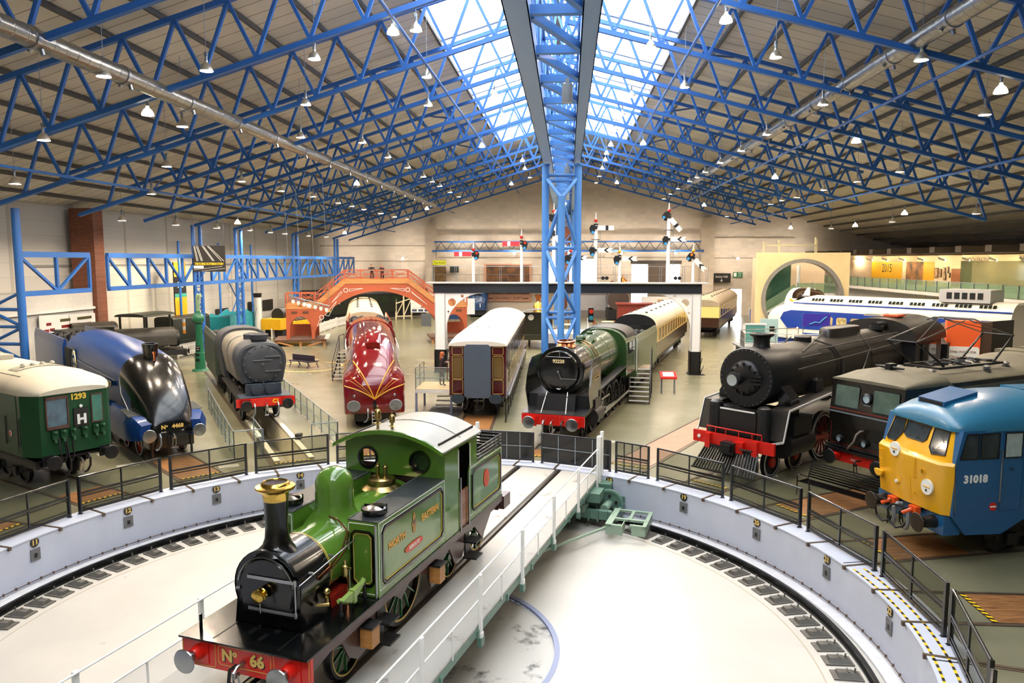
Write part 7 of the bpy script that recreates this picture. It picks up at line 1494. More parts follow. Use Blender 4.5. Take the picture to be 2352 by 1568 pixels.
def signal(u,zt,arms,col,label,r=.09,ladder=False,z0=5.9):
    t=ht('semaphore_signal',label,'signal',u,49.2,0,0,'semaphore signals on the gantry')
    b=B(); b.tube((0,0,z0),(0,0,zt-.75),r,12).build('post',Mgw,t)
    b=B(); b.box(-r,r,-r,r,zt-.95,zt-.85).lathe([(r*1.3,zt-.8),(r*1.3,zt-.72),(r*.6,zt-.68)],n=12).build('post_bands',Mblk,t)
    b=B(); b.ball((0,0,zt-.5),.115,14); q=b.build('finial_ball',col,t); B().lathe([(.05,zt-.42),(.02,zt),(0,zt)],n=8).build('finial_spike',Mwlet,q)
    for kind,za,ang,s in arms:
        Ar=Mx.Translation((0,-.12,za))@Mx.Rotation(rad(ang),4,'Y')
        b=B(Ar); L=1.25
        if kind=='red': b.m(0).box(s*.12,s*L,-.015,.015,-.15,.15); b.m(1).box(s*.72,s*.92,-.02,.02,-.15,.15); ms=[mat('signal_red','D8404A',.4),Mwlet]
        elif kind=='bar': b.m(0).box(s*.15,s*(L-.1),-.015,.015,-.15,.15); b.m(1).box(s*.62,s*.8,-.02,.02,-.15,.15); ms=[Mwlet,Mblk]
        else:
            b.m(0).prism([(s*.15,-.15),(s*.15,.15),(s*(L-.1),.15),(s*(L-.27),0),(s*(L-.1),-.15)],'y',-.015,.015)
            b.m(1).prism([(s*.72,.15),(s*.52,0),(s*.72,-.15),(s*.86,-.15),(s*.68,0),(s*.86,.15)],'y',-.02,-.013); ms=[Mwlet,Mblk]
        a=b.build('signal_arm',ms,t,flat=True)
        b=B(Ar); b.prism([(-s*.05,.18),(-s*.3,.2),(-s*.42,.0),(-s*.35,-.3),(-s*.2,-.42),(-s*.05,-.2)],'y',-.03,.0); b.tube((0,-.05,0),(0,.1,0),.09,10); sp=b.build('spectacle_plate',Mblk,a)
        b=B(Ar); b.tube((-s*.2,-.04,-.28),(-s*.2,-.045,-.28),.09,14).build('blue_lens',mat('lens_blue','3A90C8',.2,emis=.3),a); b=B(Ar)
        if kind in ('red','yel'): b.tube((-s*.24,-.04,.05),(-s*.24,-.045,.05),.08,14).build('red_lens',mat('lens_red','C83A28',.2,emis=.2) if kind!='yel' else mat('lens_orange','F0701C',.2,emis=.6),a)
        b=B(); b.tube((-s*.22,.05,za-.22),(-s*.22,.05,za+.12),.1,10); b.build('signal_lamp',Mblk,t)
    if ladder:
        b=B()
        for x in (.18,.38): b.tube((x,.1,z0),(x-.1,.1,zt-1),.012,5)
        for i in range(12): b.bar((.16,.1,z0+.3*i),(.36,.1,z0+.3*i),.012)
        b.build('ladder',Mgrey,t); b=B(); b.lathe([(.28,zt-1.75),(.3,zt-1.73),(.28,zt-1.71)],n=18,cap=False) ; b.build('ladder_hoop',Mblk,t)
        b=B(); b.tube((.1,0,z0+.3),(.75,0,z0+.3),.02,5).tube((.5,-.03,z0+.3),(.5,.03,z0+.3),.12,14).tube((.75,-.03,z0+.3),(.75,.03,z0+.3),.12,14); b.build('pulley_wheels',Mdsteel,t)
    return t
Mgb=mat('finial_gold','D8A020',.3,metal=.4)
signal(-6.17,8.55,[('red',7.76,0,-1)],Mred,'semaphore with one red arm pointing left, leftmost on the gantry')
signal(-3.0,9.35,[('red',8.42,0,-1)],Mred,'taller semaphore with one red arm pointing left, nearest the blue column')
signal(1.8,10.4,[('bar',9.42,0,1),('chev',8.0,0,1)],Mred,'tall two-armed semaphore right of the blue column, both white arms level',.12,True)
signal(3.36,8.4,[('chev',7.45,0,1)],Mgb,'short gold-topped semaphore with one level white chevron arm')
signal(6.45,11.0,[('bar',10.1,50,1),('chev',8.69,0,1)],Mred,'tallest two-armed semaphore, upper white arm dropped at an angle',.12,True)
signal(8.05,8.45,[('yel',7.5,47,1)],Mgb,'gold-topped semaphore at the right end with its chevron arm dropped')
signal(.2,8.45,[('chev',7.5,0,1)],Mred,'red-topped semaphore with a white arm half hidden behind the blue column')
signal(-.9,11.0,[('bar',10.2,-50,1),('chev',9.0,50,1)],Mred,'two-armed semaphore mostly hidden behind the blue column',.12)
# ================= FAR WALL FURNITURE =================
t=ht('wall_truss','long blue lattice truss fixed across the far wall','truss',0,101.3)
b=B(); b.box(-18,17.5,-.12,.12,9.75,9.95).build('upper_chord',Mblue,t); B().box(-18.3,17.9,-.12,.12,8.5,8.75).build('lower_chord',Mblue,t); b=B()
for i in range(24):
    x=-17.8+i*1.47; b.bar((x,0,8.7),(x+.73,0,9.8),.08).bar((x+.73,0,9.8),(x+1.47,0,8.7),.08)
b.build('web_bracing',mat('truss_web_grey','4A5560',.5),t,flat=True)
def wallsign(name,label,cat,u0,u1,z0,z1,m,txt=(),v=102.85,deep=.08):
    t=ht(name,label,cat,0,v); b=B(); b.box(u0,u1,-deep,0,z0,z1); b.build('board',m,t)
    for s,x,z,size,mm,sx in txt: text(s,(x,-deep-.01,z),'B',size,mm,t,'lettering',sx=sx)
    return t
wallsign('works_sign','lime yellow sign reading The Works above a doorway on the far wall','sign',-18.2,-16.4,6.75,7.35,mat('lime_sign','D8DC20',.5,emis=.2),[('The Works',-17.3,7.03,.38,Mblk,.8)],101.2)
b=HB(); b.box(-18.1,-16.4,100.8,101.2,4.4,6.6); hm(b.build('works_doorway',mat('dark_doorway_amber','3A2A14',.5,col2='7A5A20',scale=3)),'dark amber lit doorway under the The Works sign','doorway')
wallsign('notice_board','small dark notice board right of The Works doorway','notice',-16.0,-14.8,5.7,6.6,mat('notice_dark','2A3430',.5),[('Toilets',-15.4,6.0,.18,Mwlet,.9)] if 0 else [],102.0)
t=ht('mural_poster','large framed painted poster lettered ON EARLY SHIFT on the far wall','poster',0,102.8); b=B(); b.box(-11.4,-4.9,-.08,0,1.75,6.9).build('frame',mat('poster_pink_border','D8A084',.6),t)
b=B(); b.box(-11.1,-5.2,-.1,-.08,2.75,6.7).build('painting',mat('dark_amber_painting','241A14',.5,col2='8A5A2C',scale=.9),t); text('ON EARLY SHIFT',(-8.1,-.09,2.2),'B',.52,mat('poster_brown_letters','5A3A2C',.5),t,'lettering')
for x in (-10.6,-5.7): B().box(x-.4,x+.4,-.1,-.08,2.1,2.25).build('emblem_bar',mat('poster_brown_letters','5A3A2C',.5),t)
wallsign('station_hall_sign','black hanging sign reading Station Hall with a down arrow','sign',19.3,21.7,4.4,5.65,mat('sign_black','201C1A',.5),[('Station Hall',20.5,5.2,.42,Mwlet,.82)],102.3)
b=HB(); b.box(20.46,20.54,102.2,102.22,4.55,4.95); b.prism([(20.3,4.72),(20.7,4.72),(20.5,4.5)],'y',102.2,102.22); hm(b.build('arrow',Mwlet),'white down arrow on the Station Hall sign','arrow')
wallsign('fire_exit_sign','green FIRE EXIT sign on the far wall right of the Station Hall sign','sign',22.1,23.35,5.1,5.8,mat('sign_green','1E7048',.5),[('FIRE',22.98,5.6,.28,Mwlet,.8),('EXIT',22.98,5.28,.28,Mwlet,.8)],102.8)
b=HB(); b.box(22.2,22.55,102.68,102.7,5.2,5.7); hm(b.build('exit_pictogram',Mwlet),'white running pictogram square on the FIRE EXIT sign','pictogram')
# balcony walkway on the far wall behind gantry
t=ht('balcony','grey balcony walkway with thin rails along the far wall','balcony',0,99.5); b=B(); b.box(-17.8,15,0,3.2,4.15,4.4).build('floor_slab',mat('balcony_grey','B8B4AC',.6),t); b=B()
for i in range(24): b.tube((-17.8+i*1.42,0,4.4),(-17.8+i*1.42,0,5.5),.02,4)
b.tube((-17.8,0,5.5),(15,0,5.5),.025,5).build('rail',Mgrey,t)
# shapes on the floor by the far wall
Mnv=mat('navy_gloss','20406E',.2,coat=.5)
t=ht('rounded_locomotive','small blue bulbous-fronted engine with dark glazed nose far behind the arch bracket','locomotive',-11.6,97,0,185)
b=B(); b.loft(rings([(0,vsec(.9,.9,1.3,2.2,12,2.4)),(-.5,vsec(1.25,.8,1.6,3.2,12,2.4)),(-1.5,vsec(1.35,.8,2,3.7,12,2.4)),(-6,vsec(1.35,.8,2,3.8,12,2.4))])); q=b.build('body',Mnv,t); b=B(); b.loft(rings([(-.3,vsec(.8,2.0,2.1,2.9,10)),(-1.0,vsec(1.0,2.2,2.5,3.62,10))])); b.build('dark_nose_glass',Mblack,q); b=B(); b.box(-1.1,1.1,-5.5,-.3,.2,.9).build('underframe',Mblk,t); B().bar((-.3,.05,1.3),(-.3,.05,1.8),.1,.03).build('white_stripe',Mwlet,q)
t=ht('blue_frame_display','small blue and white display frame left of the bulbous blue engine','display',-13.4,91,0,0); b=B(); b.box(-1,1,-.2,.2,.2,2.4).build('frame',Mnv,t); B().box(-.5,.4,-.25,-.2,.9,1.9).build('white_plate',Mwlet,t)
t=ht('vintage_locomotive','old engine with brass dome and arched cab behind the crimson saloon','locomotive',-2.4,62,0,182)
b=B(); b.tube((0,-1,2.2),(0,-5.5,2.2),.75,20).build('boiler',mat('dark_olive_black','2A2A1C',.3,coat=.3),t); b=B(); b.lathe([(.5,2.8),(.42,3.0),(.42,3.4),(.3,3.7),(0,3.85)],(0,-3.2,0),n=20,cap=False).build('brass_dome',Mbrass,t); b=B(); b.lathe([(.2,2.9),(.17,3.9),(.28,4.1),(.3,4.3),(.25,4.32)],(0,-5,0),n=18,cap=False).build('copper_chimney',Mcopper,t)
b=B(); n=10; R1=[(-1.5+3*i/n,3.0+.35*(1-abs(-1+2*i/n)**2)) for i in range(n+1)]; b.loft(rings([(.3,R1+[(x,z-.05) for x,z in reversed(R1)]),(-.8,R1+[(x,z-.05) for x,z in reversed(R1)])])); b.build('arched_weatherboard_roof',Mgrey,t); b=B(); b.box(-1.2,1.2,-.9,-.8,1.2,3.0).box(-1.2,1.2,-6,.4,.8,1.2); b.build('frames',MATS['dark_olive_black'],t)
for s in (-1,1): b=B(); b.tube((s*.6,-.78,2.6),(s*.6,-.7,2.6),.25,16).build('round_window',Mbrass if s<0 else Mwlet,t)
wheels(t,[(-2,.9),(-4.5,.6)],Mblk,Mdsteel)
t=ht('wooden_crate','red brown wooden display plinth behind the green tender','display plinth',7.6,86); b=B(); b.box(-1.9,1.9,-1.2,1.2,.2,2.4).build('box',mat('crate_red_brown','7E2A1A',.5),t); b=B(); b.box(-2.1,2.1,-1.4,1.4,2.4,2.55).build('rim',mat('crate_red_brown','7E2A1A',.5),t); B().box(-1.7,1.7,-1,1,0,.2).build('base',Mblk,t)
t=ht('brass_engine','engine end with polished brass domes above the red brown plinth','locomotive',6.2,92,0,180); b=B(); b.tube((0,0,2.6),(0,-5,2.6),1.3,20).build('boiler',mat('boiler_brown_grey','4A3E38',.3,coat=.3),t); b=B(); b.lathe([(.7,3.6),(.75,4.2),(.5,4.9),(.2,5.2),(0,5.6)],(-.6,-1,0),n=16,cap=False).lathe([(.6,3.6),(.65,4.3),(.4,4.7),(0,4.9)],(.7,-1,0),n=16,cap=False); b.build('brass_domes',mat('copper_brass','C8803C',.2,metal=1),t); b=B(); b.box(-1.3,1.3,-5,0,.2,1.4).build('frame',Mblk,t)
t=ht('grey_hoarding','grey fabric hoarding screen before the far wall windows','screen',2.6,97); b=B(); b.box(-2.6,2.6,-.1,.1,.3,3.0).build('fabric',mat('hoarding_grey','9A989A',.7,var=.1),t); B().box(-2.7,2.7,-.15,.15,3.0,3.3).box(-2.7,2.7,-.15,.15,0,1.0).build('frame',mat('hoarding_brown','6A6460',.6),t)
# cafe tables and chairs in the middle distance
rnd2=random.Random(5); Mch_=mat('chair_brown','7A4A2C',.5); first_=None
k=0
for i in range(14):
    u,v=rnd2.uniform(-1.5,5.5),rnd2.uniform(60,84)
    if first_ is None:
        e=D.objects.new('cafe_chair',None); COL.objects.link(e); B().box(-.22,.22,-.22,.22,.43,.47).build('seat',Mch_,e); B().box(-.2,.2,.19,.22,.5,.92).build('backrest',Mch_,e)
        for x in (-.19,.19):
            for y in (-.19,.19): B().tube((x,y,0),(x,y,.44),.015,5).build('leg',Mdsteel,e)
        kids=[x for x in D.objects if x.parent==e]; first_=e
    else:
        e=first_.copy(); COL.objects.link(e)
        for c_ in kids: d_=c_.copy(); d_.parent=e; COL.objects.link(d_)
    e.location=uv(u,v); e.rotation_euler=(0,0,rnd2.uniform(0,6.28)); tag(e,'brown cafe chair in the seating area behind the blue column','chair','chairs in the distant cafe area')
for i,(u,v) in enumerate(((-.5,64),(2.6,70),(.2,78),(4.6,82))):
    t=ht('cafe_table','round white cafe table in the seating area, %s from the camera'%ORD[i],'table',u,v,0,0,'cafe tables in the distance'); B().lathe([(0,.72),(.9,.72),(.9,.76),(0,.76)],n=20).build('tabletop',mat('table_cream','E0D0B0',.4),t); B().tube((0,0,0),(0,0,.72),.05,8).build('leg',Mdsteel,t)
t=ht('display_cabinet','tall white display with red and green goods near the far windows','display shelves',12,98); B().box(-2.4,2.4,0,.5,0,2.7).build('cabinet',Mwhite,t); 
for i in range(5): B().box(-2.2+i*.9,-1.5+i*.9,-.05,0,1.0+.5*(i%3),1.35+.5*(i%3)).build('goods',[Mred,mat('goods_green','3A8A4A',.5),mat('goods_tan','C8A078',.5)][i%3],t)
t=ht('dark_box_display','low black and white display box right of the long dark railing','display',.4,51); B().box(-2.1,2.1,0,4,.1,1.7).build('black_base',mat('matt_blue_black','1C2028',.5),t); B().box(-1.9,1.9,.3,3.6,1.7,2.35).build('white_top',Mwhite,t)
t=ht('traffic_light_signal','small colour light signal with red and teal lamps beside the blue column','signal',1.45,52); B().tube((0,0,0),(0,0,3.4),.06,8).build('post',Mgw,t); B().box(.0,.36,-.1,.1,3.1,4.1).build('housing',Mblk,t); B().tube((.2,-.12,3.85),(.2,-.1,3.85),.15,14).build('red_lamp',mat('lens_red','C83A28',.2,emis=.2),t); B().tube((.2,-.12,3.4),(.2,-.1,3.4),.15,14).build('teal_lamp',mat('lens_teal','3A8AA0',.2,emis=.1),t)
t=ht('wooden_barrel','brown wooden barrel right of the blue column','barrel',2.1,54); B().lathe([(.4,0),(.5,.3),(.55,.7),(.5,1.1),(.4,1.4)],n=18).build('staves',Mwood,t)
for z in (.25,1.1): B().lathe([(.52,z),(.53,z+.08)],n=18,cap=False).build('hoop',Mdsteel,t)
# crossing gates, info panels
for i,(u,v) in enumerate(((-20.5,93),(-18.7,99))):
    t=ht('crossing_gate','cream timber crossing gate behind the crimson engine, %s from the camera'%ORD[i],'gate',u,v,0,25,'cream crossing gates'); b=B(); m_=mat('gate_cream','D8CCAA',.5)
    for x in (-1,0,1): b.box(x-.08,x+.08,-.06,.06,0,2.6+(x+1)*.35)
    b.bar((-1,0,.4),(1,0,.4),.12).bar((-1,0,2.0),(1,0,2.6),.12).bar((-1,0,.4),(0,0,2.3),.1).bar((0,0,.4),(1,0,2.6),.1); b.build('timbers',m_,t)
t=ht('display_board','wide white information panel with a blue picture on thin legs','information panel',-15.4,84,0,0)
b=B(); b.box(-2.3,2.3,-.05,.05,1.5,3.6).build('panel',Mwhite,t); B().box(-2.2,2.2,-.06,-.05,2.0,3.35).build('picture',mat('panel_picture','4A5A9A',.5,col2='B0785A',scale=1.2),t); B().prism([(-2.2,3.35),(-.2,3.35),(-1.2,2.0),(-2.2,2.0)],'y',-.075,-.062).build('white_wedge',Mwhite,t)
for i in range(6): B().box(-2.15+i*.72,-1.6+i*.72,-.06,-.05,1.6,1.85).build('thumbnail',mat('thumb_blue','3A4A6A',.5),t)
for x in (-2.2,-.5,2.2): B().tube((x,0,0),(x,0,1.5),.02,5).build('leg',Mblk,t)
B().box(-1.0,0.1,-.7,-.4,0,1.4).build('grey_box',mat('box_grey','5A6064',.6),t)
t=ht('display_board','second white panel on black legs left of the gantry post','information panel',-11.0,80,0,0); B().box(-1.1,1.1,-.05,.05,1.6,3.3).build('panel',mat('panel_pale','DCDCE0',.5),t)
for x in (-1,1): B().tube((x,0,0),(x,0,1.6),.02,5).build('leg',Mblk,t)
# coaches on the far right centre line
t=veh('railway_coach','tan roofed coach with curved glazed end far behind the gantry right post','railway coach',69.2,58,249.2); coach(t,mat('umber_brown','3A2418',.25,coat=.4),mat('pullman_cream','E8CC7E',.3),mat('coach_roof_khaki','A09078',.5,var=.1),0,-22,zr_=4.0)
# ================= RIGHT SIDE =================
March=mat('arch_sandstone','DCC898',.7,var=.06,scale=1)
t=ht('tunnel_arch','large beige block with a circular tunnel ring opening','tunnel display',21.3,70)
pb=plate_holes([(-4.08,0),(-4.08,8.05),(4.08,8.05),(4.08,0)],[ringhole(0,3.85,3.6,48)],'y',.3,.6); pb.build('block',March,t,flat=True)
b=B(); b.lathe([(3.32,-.15),(3.65,-.15),(3.65,.7),(3.32,.7),(3.32,-.15)],(0,0,3.85),'y',56,cap=False); b.build('tunnel_ring',mat('ring_grey','8A8680',.5,metal=.3,var=.15),t)
b=B(); b.tube((-3.0,2.2,0),(-3.0,2.2,6),.18,12).tube((.3,2.4,0),(.3,2.4,6.9),.16,12); b.build('white_pipes_behind',Mwhite,t)
b=B(); b.box(-2.6,-.4,2.4,4.4,0,7); b.build('lift_shaft_glass',glassmat('green_lift_glass','3E6A58',.55),t); b=B(); b.bar((-3,1.8,2.3),(0,1.8,4.2),.5,.12).bar((0,1.8,4.2),(3.4,1.8,4.2),.5,.14).bar((-3.4,1.8,2.2),(-2.6,1.8,2.2),.5,.12).build('stair_flight',Mwhite,t); b=B(); b.bar((-3,1.6,2.9),(0,1.6,4.8),.01,.9).bar((0,1.6,4.8),(3.4,1.6,4.8),.01,.9).build('stair_glass',glassmat('green_balustrade_glass','A8C8A8',.3),t)
b=B()
for x in (-3,-1.6,0,1.4,2.9): zz=2.4+max(0,min(3,x+3))*.633; b.tube((x,1.6,zz-.1),(x,1.6,zz+1.1),.03,6)
b.build('stair_posts',Msteel,t); b=B(); b.box(-3.4,3.4,4.6,4.7,.5,7.6).build('cream_backdrop',mat('warm_cream_panel','E0C8A8',.7),t)
b=B(); b.box(-2.9,-2.7,3,3.2,8.05,9.1).box(-1.5,-1.3,3,3.2,8.05,9.3).box(1.9,2.1,3,3.2,8.05,9.5).box(-2.9,2.1,3,3.2,8.7,8.85); b.build('frame_above',mat('cream_steel2','C8C09A',.5),t)
# high-speed train nose (white/yellow)
t=ht('train_cab','white and yellow rounded train nose with dark windscreen inside the tunnel ring','train',22.0,66.3,0,195)
b=B(); b.loft(rings([(0,vsec(.7,.9,1.2,2.6,12,2.6)),(-.25,vsec(1.0,.8,1.8,3.6,12,2.6)),(-.7,vsec(1.25,.7,2.2,4.3,12,2.6)),(-1.6,vsec(1.4,.7,2.4,4.8,12,2.6)),(-4,vsec(1.42,.7,2.4,4.9,12,2.6))])); bd=b.build('nose_body',Mwhite,t)
b=B(); b.loft(rings([(-.2,[(x,z+.02) for x,z in vsec(.8,2.9,3.0,3.5,12,2.4)]),(-.66,[(x,z+.03) for x,z in vsec(1.05,3.0,3.2,4.3,12,2.4)]),(-1.62,[(x,z+.03) for x,z in vsec(1.2,3.5,3.7,4.82,12,2.4)]),(-3.0,[(x,z+.03) for x,z in vsec(1.2,3.8,4.0,4.9,12,2.4)])])); b.build('windscreen',mat('windscreen_brown_black','2A1C14',.08,coat=.6),bd)
b=B(); b.path([(-.85,-.1,2.85),(-1.15,-.6,2.95),(-1.36,-1.6,3.5),(-1.36,-3,3.9)],.1,6).path([(.85,-.1,2.85),(1.15,-.6,2.95),(1.36,-1.6,3.5),(1.36,-3,3.9)],.1,6).path([(-.85,-.1,2.85),(0,.1,2.65),(.85,-.1,2.85)],.12,6); b.box(-1.2,1.2,-.8,.02,.75,1.0); b.build('yellow_band',mat('train_yellow','F2A81C',.4),bd)
B().box(-1.2,1.2,-4,-.5,.1,.75).build('underframe',Mblk,t)
# white and blue bullet train
Mbw=mat('ivory_train_white','E8E2D4',.3,coat=.3); Mbb=mat('train_blue','1C3F9C',.25,coat=.4)
_o=uv(17.9,67.2); _e=uv(30.5,53.3); _d=(_o-_e).normalized(); t=thing('bullet_train','white and blue high-speed train with rounded nose and roof vents','train',_o,math.atan2(_d.y,_d.x)-math.pi/2)
def bsec(w,z0,zt): return vsec(w,z0,z0+(zt-z0)*.62,zt,16,2.2)
b=B(); b.loft(rings([(.1,bsec(.3,1.6,2.5)),(-.15,bsec(.8,1.2,3.0)),(-.7,bsec(1.2,1.0,3.4)),(-1.6,bsec(1.5,.9,3.75)),(-2.6,bsec(1.62,.9,4.0)),(-3.3,bsec(1.68,.9,4.3)),(-4.2,bsec(1.7,.9,4.5)),(-19,bsec(1.7,.9,4.5))])); bd=b.build('body',Mbw,t)
for s in (-1,1):
    b=B(); b.prism([(-1.9,2.5),(-2.2,3.05),(-2.9,3.25),(-19,3.25),(-19,1.75),(-2.6,1.75)],'x',s*1.66,s*1.725); bb=b.build('blue_band',Mbb,t,flat=True)
    for i in range(12):
        y=-5.0-i*1.15; B().prism(rrect(y-.42,y+.42,2.2,2.85,.1),'x',s*1.72,s*1.735).build('side_window',mat('train_window_amber','8A7A4A',.15,coat=.3,col2='D8C890',scale=4),bb,flat=True)
    b=B(); b.bar((s*1.56,-3,3.85),(s*1.56,-19,3.85),.04,.1); b.build('blue_roof_line',Mbb,bd)
    b=B(); b.bar((s*1.73,-4,1.35),(s*1.73,-19,1.35),.02,.2); b.build('blue_skirt_line',Mbb,bd)
    for i in range(9):
        for j in range(4):
            y=-4.6-i*1.55-j*.28; q=Vec((s*1.28,y,4.18)); b=B(); b.bar(q+Vec((0,.1,0)),q-Vec((0,.1,0)),.26,.03,up=(s*.75,0,.66)); b.build('roof_vent',Mglass,bd)
b=B(); b.add([(-.9,-2.55,4.0),(.9,-2.55,4.0),(.8,-3.25,4.34),(-.8,-3.25,4.34)],[(0,1,2,3)]); b.build('cab_window',Mglass,bd)
b=B(); b.prism([(-2.9,4.4),(-3.3,5.1),(-3.5,5.1),(-3.5,4.4)],'x',-.06,.06); b.build('roof_fin',Mwhite,bd); B().box(-1.3,1.3,-19,-1.5,.1,.9).build('underframe',mat('train_skirt_blue','1C3F9C',.4),t)
b=B(); b.box(-1.2,1.2,-17.5,-14.2,4.4,5.3); rb=b.build('grey_roof_box',mat('grey_roof_box_paint','B8B8B8',.5),t)
for i in range(5):
    for s in (-1,1): B().box(s*1.2,s*1.22,-14.7-i*.5,-15.05-i*.5,4.65,5.1).build('louvre',Mblk,rb)
# grey tail vehicle
t=ht('grey_railcar','pale grey rounded vehicle end at the right edge behind the tender','train',34,50,0,55); b=B(); b.loft(rings([(0,vsec(1.2,.8,2.6,3.6,12)),(-.4,vsec(1.5,.8,2.8,4.0,12)),(-8,vsec(1.5,.8,2.8,4.0,12))])); b.build('body',mat('pale_grey_vehicle','BCB8B0',.4),t); B().box(-1.2,1.2,-8,-.4,.1,.8).build('underframe',Mblk,t)
t=ht('corrugated_container','brown corrugated container at the right edge','container',31.2,46.5); b=B(); b.box(0,4,0,3,.1,3.0)
for i in range(14): b.box(.1+i*.28,.22+i*.28,-.06,0,.1,3.0)
b.build('shell',mat('container_olive_brown','6A6044',.6,var=.15),t,flat=True)
# orange sign tower
t=thing('orange_sign','tall orange sign tower reading Step inside the Chinese Engine','sign',Vec((20.2,33.4,0)),rad(-22)); B().box(-.66,.66,0,.7,0,4.65).build('tower',mat('sign_orange','F0642A',.5),t); B().box(.66,1.1,.1,.7,0,4.6).build('dark_side',mat('brown_side','4A3424',.6),t); b=B(); b.prism([(x,z) for x,z in rrect(-.64,.64,2.3,3.5,.08)],'y',-.03,0).build('white_label',Mwlet,t)
for s_t,z in (('Step inside the',3.28),('Chinese Engine',3.02)): text(s_t,(0,-.04,z),'B',.17,mat('label_brown','8A4A2A',.5),t,'lettering',ext=.003)
# purple map board, ramp rails, kiosk
t=ht('map_board','purple blue map board on the ramp above the huge black engine','sign',17.8,55); B().box(-.95,.95,0,.06,2.65,3.55).build('board',mat('map_purple','4A36A8',.4,col2='3A3AB0',scale=1.5),t); b=B(); b.path([(-.5,-.01,2.8),(-.1,-.01,2.95),(.2,-.01,2.9),(.5,-.01,3.2),(.7,-.01,3.35)],.05,5).build('island_shape',mat('map_cyan','3A9AC8',.5),t)
for x in (-.9,.9): B().tube((x,.05,0),(x,.05,3.6),.03,6).build('post',Msteel,t)
for k_,(u0,v0,u1,v1,z) in enumerate(((12.2,52.5,18.8,50.5,1.3),(12.4,54.5,17.0,56.5,1.3),(12.2,52.5,12.4,54.5,1.3))): railrun(u0,v0,u1,v1,'grey steel ramp railing left of the map board, %s'%['front run','rear run','end run'][k_],1.1,mat('ramp_steel','9A9C98',.3,metal=.7),5,z)
rd=hm(HB().box(12.2,18.5,50.6,56.4,1.2,1.3).build('ramp_deck',Mgrey),'raised steel ramp deck behind the huge black engine','ramp'); HB().box(12.4,18.2,51,56.0,0,1.2).build('ramp_base',mat('ramp_dark','4A4440',.6),rd)
for i,(x,y) in enumerate(((12.2,52.5),(13.9,52.0),(15.2,51.6),(16.9,56.4))):
    b=B(); b.ball(uv(x,y,2.42),.06,10); hm(b.build('red_light',mat('red_glow','FF5038',.4,emis=25)),'small glowing red light on the ramp railing above the black engine chimney','light','red lights on the ramp railing')
t=ht('kiosk_panel','teal and white angled kiosk panels left of the ramp','kiosk',14.6,60); B().box(-.6,.9,0,.4,.05,2.3).build('teal_panel',mat('kiosk_teal','5A9E98',.5),t); B().box(-.7,-.6,-.05,.5,.05,2.4).box(-.7,1.0,-.05,.5,2.3,2.4).build('white_frame',Mwhite,t); B().box(1.2,2.6,2.5,2.7,.05,2.6).build('pale_panel',mat('kiosk_pale_blue','A8C8CC',.5),t); B().box(1.9,2.3,2.44,2.5,1.6,2.0).build('screen',Mblk,t)
t=ht('information_desk','curved navy information desk by the far doorway','desk',25.4,97); b=B(); b.lathe([(2.0,0),(2.0,1.2),(1.8,1.2),(1.8,0)],(0,1.5,0),n=16,a0=180,a1=360); b.build('counter',mat('desk_navy','2A3A7A',.4),t); B().lathe([(2.1,1.2),(2.1,1.28),(1.7,1.28),(1.7,1.2)],(0,1.5,0),n=16,a0=180,a1=360).build('counter_top',mat('desk_top','E8C8A8',.4),t)
wallsign('stripe_logo','dark red slanted stripes on the far wall beside the tunnel block','sign',24.8,24.9,2.4,2.5,Mwhite,[],102.9)
for i in range(3):
    b=HB(); b.prism([(27.2+i*.45,2.0),(27.4+i*.45,2.0),(27.9+i*.45,3.0),(27.7+i*.45,3.0)],'y',102.8,102.86); hm(b.build('red_stripe',mat('stripe_dark_red','8A2A20',.5)),'dark red slanted stripe painted low on the far wall','stripe','slanted stripes on the far wall')
# gallery
t=ht('gallery_floor','white gallery slab along the right wall','gallery',0,0); B().box(32,45.9,48,109,4.25,4.55).build('slab',mat('gallery_white','DAD4CA',.6),t); B().box(33.5,45.9,48,109,0,4.25).build('lower_wall',mat('lower_wall_white','C8C4BC',.7),t)
t=ht('glass_balustrade','clear greenish glass balustrade along the gallery edge','balustrade',32.1,50); B().box(0,.02,0,55,4.6,5.5).build('glass',glassmat('green_balustrade_glass','A8C8A8',.3),t); B().bar((0,0,5.55),(0,55,5.55),.05,.05).build('handrail',Msteel,t); 
for i in range(28): B().box(-.08,0,i*2.0,i*2.0+.08,4.15,5.55).build('post',Msteel,t)
t=ht('gallery_wall','cream gallery back wall with pictures and lettering','wall panel',40.2,48); B().box(0,.2,0,61,4.55,7.9).build('wall_surface',mat('gallery_cream_wall','F0DCB8',.7),t)
B().box(-.05,0,46,61,4.6,7.2).build('yellow_panel',mat('gallery_yellow','ECB818',.5),t); B().box(-.07,-.05,40.5,44.8,4.6,7.2).build('mountain_picture',mat('mountain_picture','3A3A34',.6,col2='B8804A',scale=.8),t); B().box(-.05,0,38,40.5,4.6,7.2).build('yellow_panel',MATS['gallery_yellow'],t)
_dx=(-DVv,(0,0,1))
text('2015',(-.08,50.2,6.35),None,1.5,Mblk,t,'lettering',dirs=((0,-1,0),(0,0,1)),sx=1.0); text('il',(-.08,55.6,6.35),None,1.5,Mblk,t,'lettering',dirs=((0,-1,0),(0,0,1)))
text('SEARCH ENGINE',(-.05,29.5,7.4),None,.62,mat('sign_grey_brown','5A5248',.5),t,'lettering',dirs=((0,-1,0),(0,0,1))); text('SEARCH ENGINE',(-.05,19,7.45),None,.9,MATS['sign_grey_brown'],t,'lettering',dirs=((0,-1,0),(0,0,1)))
B().box(-.06,0,31.8,34.2,4.6,6.5).build('brown_door',mat('door_brown','9A6238',.5),t)
